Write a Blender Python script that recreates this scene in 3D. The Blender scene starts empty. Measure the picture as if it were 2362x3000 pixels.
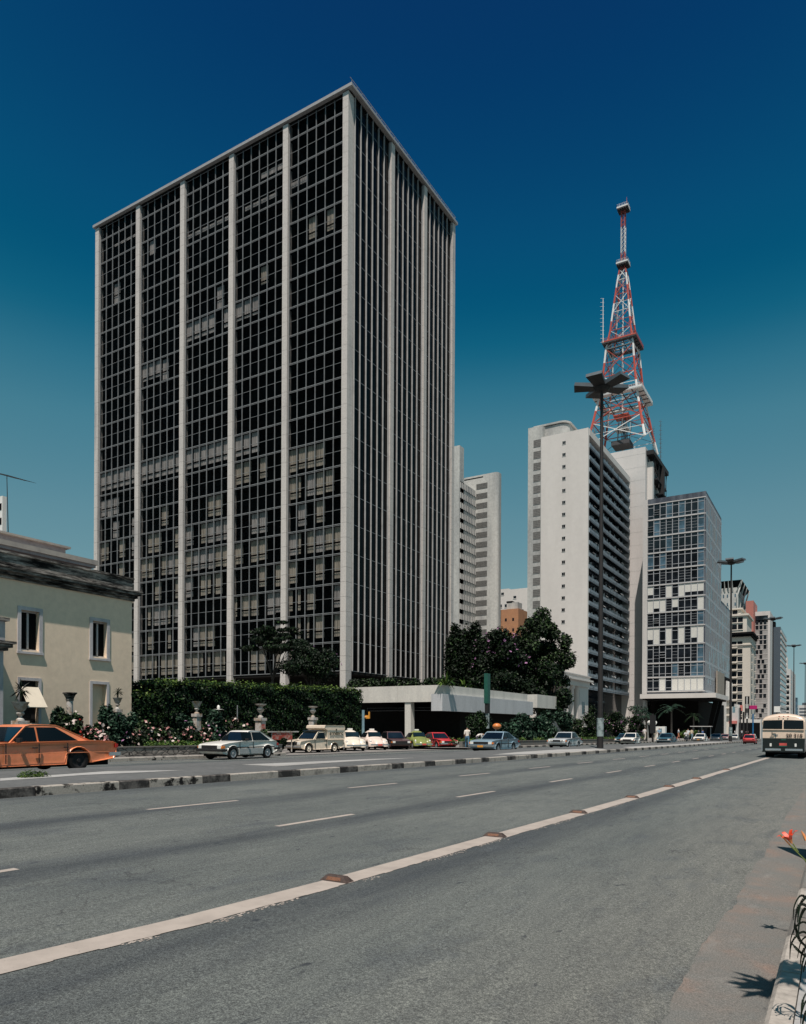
import bpy, bmesh, math, random
import numpy as np
from mathutils import Vector, Matrix
rnd = random.Random(7)
scene = bpy.context.scene
COL = scene.collection
# ------------------------------------------------------------------ camera model
F, CX, CY, RR = 1535.0, 854.0, 1541.0, 0.0050
TH = math.atan(0.602)
CAMZ = 1.6
CT, ST = math.cos(TH), math.sin(TH)
FWD = Vector((-ST, CT, 0)); RGT = Vector((CT, ST, 0)); UP = Vector((0, 0, 1))
CAM = Vector((0, 0, CAMZ))
def ray(px, py):
    dx, dy = px-CX, py-CY
    u = dx*math.cos(RR)+dy*math.sin(RR); v = -dx*math.sin(RR)+dy*math.cos(RR)
    return RGT*(u/F)+FWD-UP*(v/F)
def at(px, py, Z): return CAM+ray(px, py)*Z
def onX(px, py, X): d = ray(px, py); return CAM+d*(X/d.x)
def onY(px, py, Y): d = ray(px, py); return CAM+d*(Y/d.y)
SL, CS = 0.0065, 0.018
def gz(x, y, lift=0.0):
    b = max(-6.0, min(28.0, -x))
    return -SL*max(-60, min(y, 420))+(CS*b if b < 18 else CS*18-0.015*(b-18))+lift
def onG(px, py, lift=0.0):
    d = ray(px, py)
    z = 30.0
    for i in range(60):
        p = CAM+d*z
        h = p.z-gz(p.x, p.y, lift)
        z = z*0.5+0.5*min(1500, (CAMZ-gz(p.x, p.y, lift))/max(1e-5, -d.z))
    p = CAM+d*z
    return Vector((p.x, p.y, gz(p.x, p.y, lift)))
# ------------------------------------------------------------------ mesh builder
class MB:
    def __init__(s): s.v = []; s.f = []; s.m = []
    def add(s, vs, fs, mi=0):
        o = len(s.v); s.v.extend([tuple(p) for p in vs])
        s.f.extend([tuple(i+o for i in f) for f in fs]); s.m.extend([mi]*len(fs))
    def quad(s, a, b, c, d, mi=0): s.add([a, b, c, d], [(0, 1, 2, 3)], mi)
    def box(s, x0, y0, z0, x1, y1, z1, mi=0):
        if x0 > x1: x0, x1 = x1, x0
        if y0 > y1: y0, y1 = y1, y0
        if z0 > z1: z0, z1 = z1, z0
        s.add([(x0,y0,z0),(x1,y0,z0),(x1,y1,z0),(x0,y1,z0),(x0,y0,z1),(x1,y0,z1),(x1,y1,z1),(x0,y1,z1)],
              [(0,3,2,1),(4,5,6,7),(0,1,5,4),(1,2,6,5),(2,3,7,6),(3,0,4,7)], mi)
    def prism(s, pts, z0, z1, mi=0):
        n = len(pts); vs = [(p[0], p[1], z0) for p in pts]+[(p[0], p[1], z1) for p in pts]
        s.add(vs, [tuple(range(n-1, -1, -1)), tuple(range(n, 2*n))]+[(i, (i+1) % n, n+(i+1) % n, n+i) for i in range(n)], mi)
    def tube(s, p0, p1, r0, r1=None, n=8, mi=0, cap=True):
        if r1 is None: r1 = r0
        p0, p1 = Vector(p0), Vector(p1); d = (p1-p0)
        if d.length < 1e-6: return
        d.normalize(); a = d.orthogonal().normalized(); b = d.cross(a)
        vs = []
        for p, r in ((p0, r0), (p1, r1)):
            for k in range(n):
                t = 2*math.pi*k/n; vs.append(p+a*(math.cos(t)*r)+b*(math.sin(t)*r))
        fs = [(k, (k+1) % n, n+(k+1) % n, n+k) for k in range(n)]
        if cap: fs += [tuple(range(n-1, -1, -1)), tuple(range(n, 2*n))]
        s.add(vs, fs, mi)
    def path(s, pts, rs, n=6, mi=0):
        for i in range(len(pts)-1): s.tube(pts[i], pts[i+1], rs[i], rs[i+1], n, mi, cap=(i == 0 or i == len(pts)-2))
    def lathe(s, c, prof, n=20, mi=0):
        c = Vector(c); vs = []; fs = []
        for (r, z) in prof:
            for k in range(n):
                t = 2*math.pi*k/n; vs.append((c.x+r*math.cos(t), c.y+r*math.sin(t), c.z+z))
        for j in range(len(prof)-1):
            for k in range(n): fs.append((j*n+k, j*n+(k+1) % n, (j+1)*n+(k+1) % n, (j+1)*n+k))
        fs.append(tuple(range(n-1, -1, -1))); m = (len(prof)-1)*n; fs.append(tuple(range(m, m+n)))
        s.add(vs, fs, mi)
    def ell(s, c, r, n=12, m=8, mi=0, rot=None):
        vs = []; fs = []; c = Vector(c)
        for j in range(m+1):
            ph = math.pi*j/m-math.pi/2
            for k in range(n):
                t = 2*math.pi*k/n
                p = Vector((r[0]*math.cos(ph)*math.cos(t), r[1]*math.cos(ph)*math.sin(t), r[2]*math.sin(ph)))
                if rot is not None: p = rot@p
                vs.append(c+p)
        for j in range(m):
            for k in range(n): fs.append((j*n+k, j*n+(k+1) % n, (j+1)*n+(k+1) % n, (j+1)*n+k))
        s.add(vs, fs, mi)
    def hexa(s, p8, mi=0):
        s.add(p8, [(0,3,2,1),(4,5,6,7),(0,1,5,4),(1,2,6,5),(2,3,7,6),(3,0,4,7)], mi)
    def build(s, name, mats, parent=None, loc=None, smooth=False, world=True, bevel=0.0, ang=35):
        """one mesh object; world=True: verts are world coordinates, stored relative to loc / the parent's place"""
        if not isinstance(mats, (list, tuple)): mats = [mats]
        me = bpy.data.meshes.new(name)
        V = np.array(s.v, dtype=np.float64).reshape(-1, 3)
        off = Vector((0, 0, 0)); l = Vector((0, 0, 0))
        if world:
            if parent is not None:
                off = W(parent)
            elif loc is not None: off = Vector(loc)
            else:
                mn = V.min(0); mx = V.max(0); off = Vector(((mn[0]+mx[0])/2, (mn[1]+mx[1])/2, mn[2]))
        V = V-np.array(off)
        me.from_pydata(V.tolist(), [], s.f)
        for m in mats: me.materials.append(m)
        me.polygons.foreach_set('material_index', s.m)
        if bevel > 0:
            bm = bmesh.new(); bm.from_mesh(me)
            bmesh.ops.remove_doubles(bm, verts=bm.verts, dist=1e-5)
            es = [e for e in bm.edges if len(e.link_faces) == 2 and e.calc_face_angle(0) > math.radians(ang)]
            bmesh.ops.bevel(bm, geom=es, offset=bevel, segments=2, profile=0.6, affect='EDGES', clamp_overlap=True)
            bm.to_mesh(me); bm.free()
        if smooth:
            me.polygons.foreach_set('use_smooth', [True]*len(me.polygons))
            if smooth != 'all':
                try: me.set_sharp_from_angle(angle=math.radians(38))
                except Exception: pass
        me.update()
        o = bpy.data.objects.new(name, me); COL.objects.link(o)
        if parent is not None: o.parent = parent
        elif world: o.location = off
        return o
def W(o):
    p = Vector((0, 0, 0))
    while o is not None: p += o.location; o = o.parent
    return p
def tag(o, label=None, cat=None, group=None, kind=None):
    if label: o['label'] = label
    if cat: o['category'] = cat
    if group: o['group'] = group
    if kind: o['kind'] = kind
    return o
def thing(name, loc, label, cat, group=None, rz=0.0):
    o = bpy.data.objects.new(name, None); COL.objects.link(o)
    o.location = loc; o.rotation_euler.z = rz; o.empty_display_size = 0.3
    return tag(o, label, cat, group)
def dup(root, parent=None, deep=True):
    c = root.copy(); COL.objects.link(c)
    if parent is not None: c.parent = parent
    for ch in list(root.children): dup(ch, c)
    return c
# ------------------------------------------------------------------ materials
def newmat(name):
    m = bpy.data.materials.new(name); m.use_nodes = True
    nt = m.node_tree; return m, nt, nt.nodes['Principled BSDF']
def N(nt, t, **kw):
    n = nt.nodes.new(t)
    for k, v in kw.items():
        if k in ('operation', 'blend_type', 'data_type', 'noise_dimensions', 'feature', 'distance', 'wave_type', 'bands_direction', 'interpolation'): setattr(n, k, v)
        else: n.inputs[k].default_value = v
    return n
def ramp(nt, src, stops, inter='LINEAR'):
    r = nt.nodes.new('ShaderNodeValToRGB'); r.color_ramp.interpolation = inter
    e = r.color_ramp.elements
    e[0].position, e[1].position = stops[0][0], stops[-1][0]
    def c4(c): return (c, c, c, 1) if isinstance(c, (int, float)) else (*c, 1)
    e[0].color, e[1].color = c4(stops[0][1]), c4(stops[-1][1])
    for p, c in stops[1:-1]: x = e.new(p); x.color = c4(c)
    nt.links.new(src, r.inputs[0]); return r.outputs[0]
def mixc(nt, fac, a, b, mode='MIX'):
    m = nt.nodes.new('ShaderNodeMix'); m.data_type = 'RGBA'; m.blend_type = mode
    for i, v in ((0, fac), (6, a), (7, b)):
        if hasattr(v, 'is_output'): nt.links.new(v, m.inputs[i])
        elif i == 0: m.inputs[0].default_value = v
        else: m.inputs[i].default_value = (*v, 1) if len(v) == 3 else v
    return m.outputs[2]
def pos(nt): return nt.nodes.new('ShaderNodeNewGeometry').outputs['Position']
def objc(nt): return nt.nodes.new('ShaderNodeTexCoord').outputs['Object']
def noise(nt, vec, scale, detail=4, rough=0.55, stretch=None):
    if stretch:
        mp = nt.nodes.new('ShaderNodeMapping'); mp.inputs['Scale'].default_value = stretch
        nt.links.new(vec, mp.inputs[0]); vec = mp.outputs[0]
    n = N(nt, 'ShaderNodeTexNoise', Scale=scale, Detail=detail, Roughness=rough); nt.links.new(vec, n.inputs['Vector'])
    return n.outputs['Fac']
def bump(nt, bs, h, s=0.3, d=0.02):
    b = N(nt, 'ShaderNodeBump', Strength=s, Distance=d); nt.links.new(h, b.inputs['Height']); nt.links.new(b.outputs[0], bs.inputs['Normal'])
def mul(c, k): return tuple(min(1, x*k) for x in c)
def plain(name, col, rough=0.6, var=0.25, scale=3.0, metal=0.0, spec=0.5, streak=False, b=0.0, coat=0.0):
    m, nt, bs = newmat(name)
    p = pos(nt)
    f = noise(nt, p, scale, 5, 0.6, (1, 1, 0.12) if streak else None)
    c = ramp(nt, f, [(0.3, mul(col, 1-var)), (0.5, col), (0.72, mul(col, 1+var*0.5))])
    nt.links.new(c, bs.inputs['Base Color'])
    bs.inputs['Roughness'].default_value = rough; bs.inputs['Metallic'].default_value = metal
    bs.inputs['Specular IOR Level'].default_value = spec
    if coat: bs.inputs['Coat Weight'].default_value = coat; bs.inputs['Coat Roughness'].default_value = 0.06
    if b: bump(nt, bs, noise(nt, p, scale*6, 5), b, 0.02)
    return m
def stained(name, col, stain, lo=0.45, hi=0.7, scale=0.6, rough=0.8, streak=True, fine=0.1, b=0.15):
    """weathered concrete / plaster: large blotches, run-off streaks, fine grain"""
    m, nt, bs = newmat(name); p = pos(nt)
    f1 = noise(nt, p, scale, 6, 0.65, (1, 1, 0.15) if streak else None)
    f2 = noise(nt, p, scale*9, 5, 0.6)
    c = ramp(nt, f1, [(lo, col), (hi, stain)])
    if fine: c = mixc(nt, min(1, fine*5), c, ramp(nt, f2, [(0.3, (0.72, 0.72, 0.72)), (0.68, (1.12, 1.12, 1.12))]), 'MULTIPLY')
    nt.links.new(c, bs.inputs['Base Color']); bs.inputs['Roughness'].default_value = rough
    bs.inputs['Specular IOR Level'].default_value = 0.25
    if b: bump(nt, bs, f2, b, 0.03)
    return m
def glassy(name, col=(0.01, 0.012, 0.015), rough=0.05, spec=0.5, wob=0.0):
    m, nt, bs = newmat(name); p = pos(nt)
    nt.links.new(ramp(nt, noise(nt, p, 0.5, 2), [(0.35, mul(col, 0.6)), (0.65, mul(col, 1.5))]), bs.inputs['Base Color'])
    bs.inputs['Roughness'].default_value = rough; bs.inputs['Specular IOR Level'].default_value = spec
    if wob: bump(nt, bs, noise(nt, p, 1.2, 2), wob, 0.05)
    return m
def tinted(name, col=(0.3, 0.3, 0.28), refl=0.06):
    m, nt, bs = newmat(name); nt.nodes.remove(bs)
    out = nt.nodes['Material Output']
    t = N(nt, 'ShaderNodeBsdfTransparent'); t.inputs[0].default_value = (*col, 1)
    g = N(nt, 'ShaderNodeBsdfGlossy', Roughness=0.03); g.inputs[0].default_value = (0.8, 0.85, 0.9, 1)
    fr = N(nt, 'ShaderNodeFresnel', IOR=1.33)
    sc = N(nt, 'ShaderNodeMath', operation='MULTIPLY'); sc.inputs[1].default_value = refl*12
    nt.links.new(fr.outputs[0], sc.inputs[0])
    mx = nt.nodes.new('ShaderNodeMixShader'); nt.links.new(sc.outputs[0], mx.inputs[0])
    nt.links.new(t.outputs[0], mx.inputs[1]); nt.links.new(g.outputs[0], mx.inputs[2]); nt.links.new(mx.outputs[0], out.inputs[0])
    return m
def leafmat(name, col, var=0.5, trans=0.25):
    m, nt, bs = newmat(name)
    f = noise(nt, pos(nt), 1.3, 3); f2 = noise(nt, pos(nt), 9.0, 2)
    c = mixc(nt, 0.5, ramp(nt, f, [(0.35, mul(col, 1-var)), (0.65, mul(col, 1+var))]), ramp(nt, f2, [(0.35, mul(col, 1-var)), (0.65, mul(col, 1+var))]))
    nt.links.new(c, bs.inputs['Base Color']); bs.inputs['Roughness'].default_value = 0.5
    bs.inputs['Specular IOR Level'].default_value = 0.16
    return m
def paint(name, col, rough=0.25):
    m, nt, bs = newmat(name)
    f = noise(nt, pos(nt), 5.0, 4)
    nt.links.new(ramp(nt, f, [(0.3, mul(col, 0.88)), (0.7, mul(col, 1.05))]), bs.inputs['Base Color'])
    bs.inputs['Roughness'].default_value = rough; bs.inputs['Coat Weight'].default_value = 0.35; bs.inputs['Coat Roughness'].default_value = 0.1
    return m
M = {}
M['black'] = plain('flat_black', (0.008, 0.008, 0.009), 0.8)
M['dark'] = plain('dark_void', (0.006, 0.006, 0.007), 0.95, spec=0.1)
M['rubber'] = plain('tyre_rubber', (0.012, 0.012, 0.012), 0.9, spec=0.2)
M['chrome'] = plain('chrome_trim', (0.62, 0.63, 0.64), 0.25, 0.1, metal=0.9)
M['steel'] = plain('dull_steel', (0.32, 0.33, 0.34), 0.45, 0.2, metal=0.4)
M['carglass'] = glassy('car_window_glass', (0.006, 0.010, 0.014), 0.03, 0.9)
M['sideglass'] = glassy('dark_side_window_glass', (0.004, 0.006, 0.008), 0.06, 0.25)
M['lens'] = plain('headlight_lens', (0.7, 0.7, 0.66), 0.15, 0.1)
M['amber'] = plain('amber_lens', (0.7, 0.2, 0.03), 0.25)
M['redlens'] = plain('red_lens', (0.35, 0.015, 0.012), 0.25)
M['plate_or'] = plain('orange_number_plate', (0.65, 0.28, 0.04), 0.4)
M['plate_rd'] = plain('red_number_plate', (0.55, 0.08, 0.07), 0.4)
M['plate_yl'] = plain('yellow_number_plate', (0.6, 0.45, 0.1), 0.4)
M['white'] = plain('white_paint', (0.75, 0.74, 0.70), 0.5, 0.12)
M['bark'] = plain('tree_bark', (0.05, 0.042, 0.035), 0.9, 0.4, 8, b=0.5)
def text_mesh(body, size, mat, name, parent, mw, depth=0.01, bold=0.0):
    cu = bpy.data.curves.new(name, 'FONT'); cu.body = body; cu.size = size; cu.extrude = depth
    cu.align_x = 'CENTER'; cu.align_y = 'CENTER'; cu.offset = bold
    o = bpy.data.objects.new('tmp', cu); COL.objects.link(o)
    bpy.context.view_layer.update()
    me = bpy.data.meshes.new_from_object(o.evaluated_get(bpy.context.evaluated_depsgraph_get()))
    bpy.data.objects.remove(o); bpy.data.curves.remove(cu)
    me.transform(mw); me.materials.clear(); me.materials.append(mat); me.name = name
    t = bpy.data.objects.new(name, me); COL.objects.link(t); t.parent = parent
    return t
# ------------------------------------------------------------------ ground materials
def asphalt():
    m, nt, bs = newmat('asphalt'); p = pos(nt)
    sep = nt.nodes.new('ShaderNodeSeparateXYZ'); nt.links.new(p, sep.inputs[0])
    base = ramp(nt, noise(nt, p, 0.45, 6, 0.65, (1, .3, 1)), [(0.28, (0.078, 0.089, 0.090)), (0.72, (0.128, 0.139, 0.133))])
    wob = N(nt, 'ShaderNodeMath', operation='MULTIPLY_ADD'); nt.links.new(noise(nt, p, 0.12, 3), wob.inputs[0]); wob.inputs[1].default_value = 1.1
    nt.links.new(sep.outputs[0], wob.inputs[2])
    s1 = N(nt, 'ShaderNodeMath', operation='MULTIPLY_ADD'); nt.links.new(wob.outputs[0], s1.inputs[0]); s1.inputs[1].default_value = 2*math.pi/3.15; s1.inputs[2].default_value = 0.4
    s2 = N(nt, 'ShaderNodeMath', operation='COSINE'); nt.links.new(s1.outputs[0], s2.inputs[0])
    fr = ramp(nt, s2.outputs[0], [(0.0, 0.0), (0.3, 0.05), (1.0, 1.0)])
    br = N(nt, 'ShaderNodeMath', operation='MULTIPLY'); nt.links.new(fr, br.inputs[0])
    nt.links.new(ramp(nt, noise(nt, p, 0.9, 5, 0.65, (1, 0.10, 1)), [(0.34, 0.3), (0.6, 1.0)]), br.inputs[1])
    base = mixc(nt, br.outputs[0], base, (0.050, 0.058, 0.064))
    gutx = nt.nodes.new('ShaderNodeMapRange'); nt.links.new(wob.outputs[0], gutx.inputs[0]); gutx.inputs[1].default_value = -2.2; gutx.inputs[2].default_value = -.6
    base = mixc(nt, gutx.outputs[0], base, (0.132, 0.136, 0.127))
    # rubbed bluish patches, fine streaks along the road
    base = mixc(nt, ramp(nt, noise(nt, p, 1.7, 6, 0.7, (1, .45, 1)), [(0.52, 0.0), (0.68, 0.55)]), base, (0.060, 0.070, 0.080))
    st = noise(nt, p, 9, 4, 0.6, (1, 0.12, 1)); base = mixc(nt, 0.5, base, ramp(nt, st, [(0.35, (0.75, 0.76, 0.78)), (0.62, (1.1, 1.1, 1.08))]), 'MULTIPLY')
    # aggregate: pale and dark stones of several sizes
    sp = noise(nt, p, 105, 4, 0.8); base = mixc(nt, 1.0, base, ramp(nt, sp, [(0.38, (0.48, 0.48, 0.48)), (0.5, (0.94, 0.94, 0.94)), (0.60, (1.75, 1.75, 1.66))]), 'MULTIPLY')
    sp2 = noise(nt, p, 38, 4, 0.7); base = mixc(nt, 1.0, base, ramp(nt, sp2, [(0.38, (0.7, 0.7, 0.7)), (0.5, (1, 1, 1)), (0.62, (1.3, 1.3, 1.28))]), 'MULTIPLY')
    oil = ramp(nt, noise(nt, p, 6.5, 4, 0.6, (1, 0.4, 1)), [(0.66, 0.0), (0.72, 0.75)])
    base = mixc(nt, oil, base, (0.018, 0.022, 0.03))
    # hairline cracks
    v = nt.nodes.new('ShaderNodeTexVoronoi'); v.feature = 'DISTANCE_TO_EDGE'; v.inputs['Scale'].default_value = 0.45
    ad = nt.nodes.new('ShaderNodeVectorMath'); ad.operation = 'MULTIPLY_ADD'
    nz = N(nt, 'ShaderNodeTexNoise', Scale=2.5, Detail=5); nt.links.new(p, nz.inputs['Vector']); nt.links.new(nz.outputs['Color'], ad.inputs[0]); ad.inputs[1].default_value = (.9, .9, .9); nt.links.new(p, ad.inputs[2]); nt.links.new(ad.outputs[0], v.inputs['Vector'])
    ck = N(nt, 'ShaderNodeMath', operation='MULTIPLY'); nt.links.new(ramp(nt, v.outputs['Distance'], [(0.0, 0.9), (0.008, 0.0)]), ck.inputs[0]); nt.links.new(ramp(nt, noise(nt, p, .4, 2), [(.5, 0.0), (.6, .8)]), ck.inputs[1])
    base = mixc(nt, ck.outputs[0], base, (0.03, 0.032, 0.035))
    nt.links.new(base, bs.inputs['Base Color']); bs.inputs['Roughness'].default_value = 0.85; bs.inputs['Specular IOR Level'].default_value = 0.3
    bump(nt, bs, sp, 0.7, 0.012)
    return m
def roadpaint(name, col=(0.37, 0.325, 0.285)):
    m, nt, bs = newmat(name); p = pos(nt)
    c = ramp(nt, noise(nt, p, 3.0, 5, 0.65), [(0.3, mul(col, 0.78)), (0.6, col)])
    worn = ramp(nt, noise(nt, p, 26, 5, 0.7), [(0.26, 1.0), (0.36, 0.0)])
    c = mixc(nt, worn, c, (0.13, 0.13, 0.125))
    nt.links.new(c, bs.inputs['Base Color']); bs.inputs['Roughness'].default_value = 0.75
    bump(nt, bs, noise(nt, p, 80, 3), 0.3, 0.01)
    return m
M['asphalt'] = asphalt(); M['paint'] = roadpaint('worn_road_paint')
def gutter_mat():
    m, nt, bs = newmat('pink_grey_gutter_concrete'); p = pos(nt)
    c = ramp(nt, noise(nt, p, 1.7, 6, .65), [(.38, (0.135, 0.137, 0.129)), (.55, (0.150, 0.139, 0.126)), (.70, (0.195, 0.145, 0.120))])
    c = mixc(nt, ramp(nt, noise(nt, p, 4.5, 5, .6, (1, .5, 1)), [(.58, 0.0), (.72, .6)]), c, (0.21, 0.205, 0.19))
    g = noise(nt, p, 105, 4, .8); c = mixc(nt, 1.0, c, ramp(nt, g, [(.38, (.66, .66, .66)), (.5, (.97, .97, .97)), (.60, (1.4, 1.4, 1.36))]), 'MULTIPLY')
    c = mixc(nt, ramp(nt, noise(nt, p, 8, 4, .6), [(.66, 0.0), (.73, .6)]), c, (0.05, 0.05, 0.052))
    nt.links.new(c, bs.inputs['Base Color']); bs.inputs['Roughness'].default_value = .88; bs.inputs['Specular IOR Level'].default_value = .25; bump(nt, bs, g, .5, .01); return m
M['gutter'] = gutter_mat()
M['slab'] = stained('pale_sidewalk_concrete', (0.34, 0.34, 0.33), (0.26, 0.255, 0.24), 0.4, 0.7, 0.8, 0.85, False, 0.08, 0.2)
M['median'] = stained('median_surface', (0.115, 0.12, 0.12), (0.085, 0.09, 0.09), 0.4, 0.7, 0.7, 0.9, False, 0.15, 0.4)
M['kerbw'] = stained('whitewashed_kerb', (0.36, 0.33, 0.29), (0.012, 0.011, 0.010), 0.50, 0.57, 2.6, 0.85, False, 0.15, 0.3)
M['kerbb'] = stained('blackened_kerb', (0.030, 0.028, 0.027), (0.13, 0.12, 0.11), 0.47, 0.62, 3.0, 0.85, False, 0.1, 0.3)
M['kerbc'] = stained('whitewashed_kerb_clean', (0.36, 0.33, 0.29), (0.13, 0.12, 0.11), 0.5, 0.68, 2.0, 0.85, False, 0.15, 0.3)
M['forecourt'] = stained('forecourt_concrete', (0.21, 0.20, 0.185), (0.16, 0.155, 0.15), 0.4, 0.7, 0.5, 0.9, False, 0.1, 0.2)
M['earth'] = stained('distant_ground', (0.12, 0.12, 0.11), (0.08, 0.09, 0.07), 0.4, 0.7, 0.05, 0.95, False, 0.1, 0.2)

def ribbon(name, xa, xb, ys, lift, mat, step=3.0, kind='structure', mb=None, mi=0):
    """strip between x=xa and xb following the ground; splits at the crown"""
    xs = sorted([xa, xb]+[x for x in (-18.0, -28.0, 6.0) if min(xa, xb) < x < max(xa, xb)])
    own = mb is None
    if own: mb = MB()
    for i in range(len(xs)-1):
        for j in range(len(ys)-1):
            a, b, y0, y1 = xs[i], xs[i+1], ys[j], ys[j+1]
            mb.quad((a, y0, gz(a, y0, lift)), (b, y0, gz(b, y0, lift)), (b, y1, gz(b, y1, lift)), (a, y1, gz(a, y1, lift)), mi)
    if own:
        o = mb.build(name, mat); return tag(o, kind=kind)
YS = [-60, 0, 60, 150, 300, 420, 900, 1600]
ribbon('ground', -900, 900, [-60, 60, 420, 4000], -0.30, M['earth'])
KX, MX, OX, OX2 = -0.33, -13.75, -26.6, -24.4     # near kerb, median kerb, far kerb
ribbon('road', KX-0.0, MX, YS, 0.0, M['asphalt'])
ribbon('opposite_road', MX-1.0, -28.2, YS, -0.0, M['asphalt'])
# gutter strip with a wavering edge against the asphalt
mb = MB(); g = []
r2 = random.Random(3)
yy = -4.0; pts = []
while yy < 60:
    pts.append((-.85+0.02*math.sin(yy*1.9)+0.012*math.sin(yy*6.1+1)+0.012*r2.uniform(-1, 1), yy)); yy += 0.12 if yy < 14 else 2
for (x0, y0), (x1, y1) in zip(pts, pts[1:]):
    mb.quad((x0, y0, gz(x0, y0, .004)), (KX, y0, gz(KX, y0, .004)), (KX, y1, gz(KX, y1, .004)), (x1, y1, gz(x1, y1, .004)))
tag(mb.build('gutter', M['gutter']), kind='structure')
# near sidewalk and kerb stones
ribbon('sidewalk', KX+0.14, 9.0, [-20, 0, 30, 60, 420], 0.128, M['slab'])
def kerb(name, xface, depth, y0, y1, h, pat, mats, mi_of, out=1):
    """row of kerb stones. xface: side that faces the carriageway; depth goes away from it"""
    mb = MB(); y = y0; k = 0
    while y < y1:
        L = pat(k); e = min(y+L, y1); g = 0.008
        xa, xb = xface, xface-out*depth
        a0 = gz(xface, y+g); a1 = gz(xface, e-g)
        lo = -0.05
        c = 0.02
        v = [(xa, y+g, a0+lo), (xb, y+g, a0+lo), (xb, e-g, a1+lo), (xa, e-g, a1+lo),
             (xa-out*c*0.4, y+g, a0+h-c), (xb, y+g, a0+h-c), (xb, e-g, a1+h-c), (xa-out*c*0.4, e-g, a1+h-c),
             (xa-out*c*1.6, y+g+.004, a0+h), (xb, y+g+.004, a0+h), (xb, e-g-.004, a1+h), (xa-out*c*1.6, e-g-.004, a1+h)]
        fs = [(0,1,2,3),(0,4,5,1),(1,5,6,2),(2,6,7,3),(3,7,4,0),(4,8,9,5),(5,9,10,6),(6,10,11,7),(7,11,8,4),(8,11,10,9)]
        if out < 0: fs = [tuple(reversed(f)) for f in fs]
        mb.add(v, fs, mi_of(k)); y = e; k += 1
    return tag(mb.build(name, mats), kind='structure')
kr = random.Random(11)
LW = [kr.uniform(1.5, 2.3) for _ in range(400)]; LB = [kr.uniform(0.75, 1.05) for _ in range(400)]
kerb('median_kerb', MX, 0.20, -6, 330, 0.19, lambda k: LW[k//2] if k % 2 == 0 else LB[k//2], [M['kerbw'], M['kerbb'], M['kerbc']],
     lambda k: 1 if k % 2 else (0 if k < 14 else 2))
ribbon('median', MX-0.20, MX-4.6, YS, 0.175, M['median'])
mb = MB()
for j in range(len(YS)-1):
    x = MX-4.6; y0, y1 = YS[j], YS[j+1]
    mb.quad((x, y1, gz(x, y1, .175)), (x, y0, gz(x, y0, .175)), (x, y0, gz(x, y0, -.05)), (x, y1, gz(x, y1, -.05)))
NK = [(-5, .9, 1), (0, 0, 0)]
kerb('near_kerb', KX, 0.135, 1.2, 40, 0.135, lambda k: 0.96, [M['kerbw'], M['gutter'], M['kerbc']], lambda k: (2 if k in (1, 3, 4, 6, 9, 12) else 1), out=-1)
kerb('far_kerb', OX, 0.20, -6, 31.5, 0.16, lambda k: 1.0, [M['kerbw'], M['kerbb'], M['kerbc']], lambda k: 2 if k % 2 else 0)
kerb('far_kerb', OX2, 0.20, 50.5, 230, 0.16, lambda k: 1.0, [M['kerbw'], M['kerbb'], M['kerbc']], lambda k: 2 if k % 2 else 1)
ribbon('far_sidewalk', OX-0.2, -80, [-6, 31.5], 0.15, M['forecourt'])
ribbon('forecourt', -26.4, -80, [31.5, 50.5], 0.02, M['forecourt'])
ribbon('far_sidewalk', OX2-0.2, -120, [50.5, 230, 420], 0.15, M['forecourt'])
# painted marks
mb = MB()
def mark(x0, y0, x1, y1, wd, lift=0.003, dens=0.5):
    n = max(1, int(abs(y1-y0)/dens))
    for i in range(n):
        ya, yb = y0+(y1-y0)*i/n, y0+(y1-y0)*(i+1)/n; xa, xb = x0+(x1-x0)*i/n, x0+(x1-x0)*(i+1)/n
        mb.quad((xa-wd/2, ya, gz(xa-wd/2, ya, lift)), (xa+wd/2, ya, gz(xa+wd/2, ya, lift)), (xb+wd/2, yb, gz(xb+wd/2, yb, lift)), (xb-wd/2, yb, gz(xb-wd/2, yb, lift)))
def sx(y):
    P = [(2.6, -4.57), (4, -4.42), (6, -4.33), (10, -4.27), (14, -4.2), (18, -4.16), (26, -4.1), (60, -4.0), (400, -4.0)]
    if y < P[0][0]: return P[0][1]-(P[0][0]-y)*0.1
    for (a, u), (b, v) in zip(P, P[1:]):
        if y <= b: return u+(v-u)*(y-a)/(b-a)
    return -4.0
y = 0.8
def noise_ok(v): return math.sin(v*1.7)+math.sin(v*4.1+1)+.6*math.sin(v*9.3) > .1
sr = random.Random(5)
while y < 140:
    d = 0.16 if y < 14 else 1.0
    wa = [sr.uniform(-.012, .012) for _ in range(2)]
    a0, a1 = sx(y), sx(y+d); hw = 0.15
    mb.quad((a0-hw, y, gz(a0, y, .003)), (a0+hw+wa[0], y, gz(a0, y, .003)), (a1+hw+wa[0], y+d, gz(a1, y+d, .003)), (a1-hw, y+d, gz(a1, y+d, .003)))
    y += d
for k in range(900):   # paint flaked off the near edge
    yy = 1.5+16*sr.random()**1.6; a0 = sx(yy)+hw+abs(sr.gauss(0, .035)); L = sr.uniform(.006, .03); w_ = sr.uniform(.004, .014)
    if noise_ok(yy): mb.quad((a0-w_, yy, gz(a0, yy, .0032)), (a0+w_, yy-L*.3, gz(a0, yy, .0032)), (a0+w_*.8, yy+L, gz(a0, yy, .0032)), (a0-w_, yy+L*1.2, gz(a0, yy, .0032)))
tag(mb.build('bus_lane_stripe', M['paint']), kind='structure')
mb = MB()
for k in range(-1, 34):
    y0 = 8.5+6.1*k
    mark(-7.36+0.004*k, y0+.0, -7.34+0.004*k, y0+2.0, 0.11)
    mark(-10.42+0.006*k, y0+.1, -10.34+0.006*k, y0+2.25, 0.11)
tag(mb.build('lane_dashes', M['paint']), kind='structure')
mb = MB()
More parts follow.
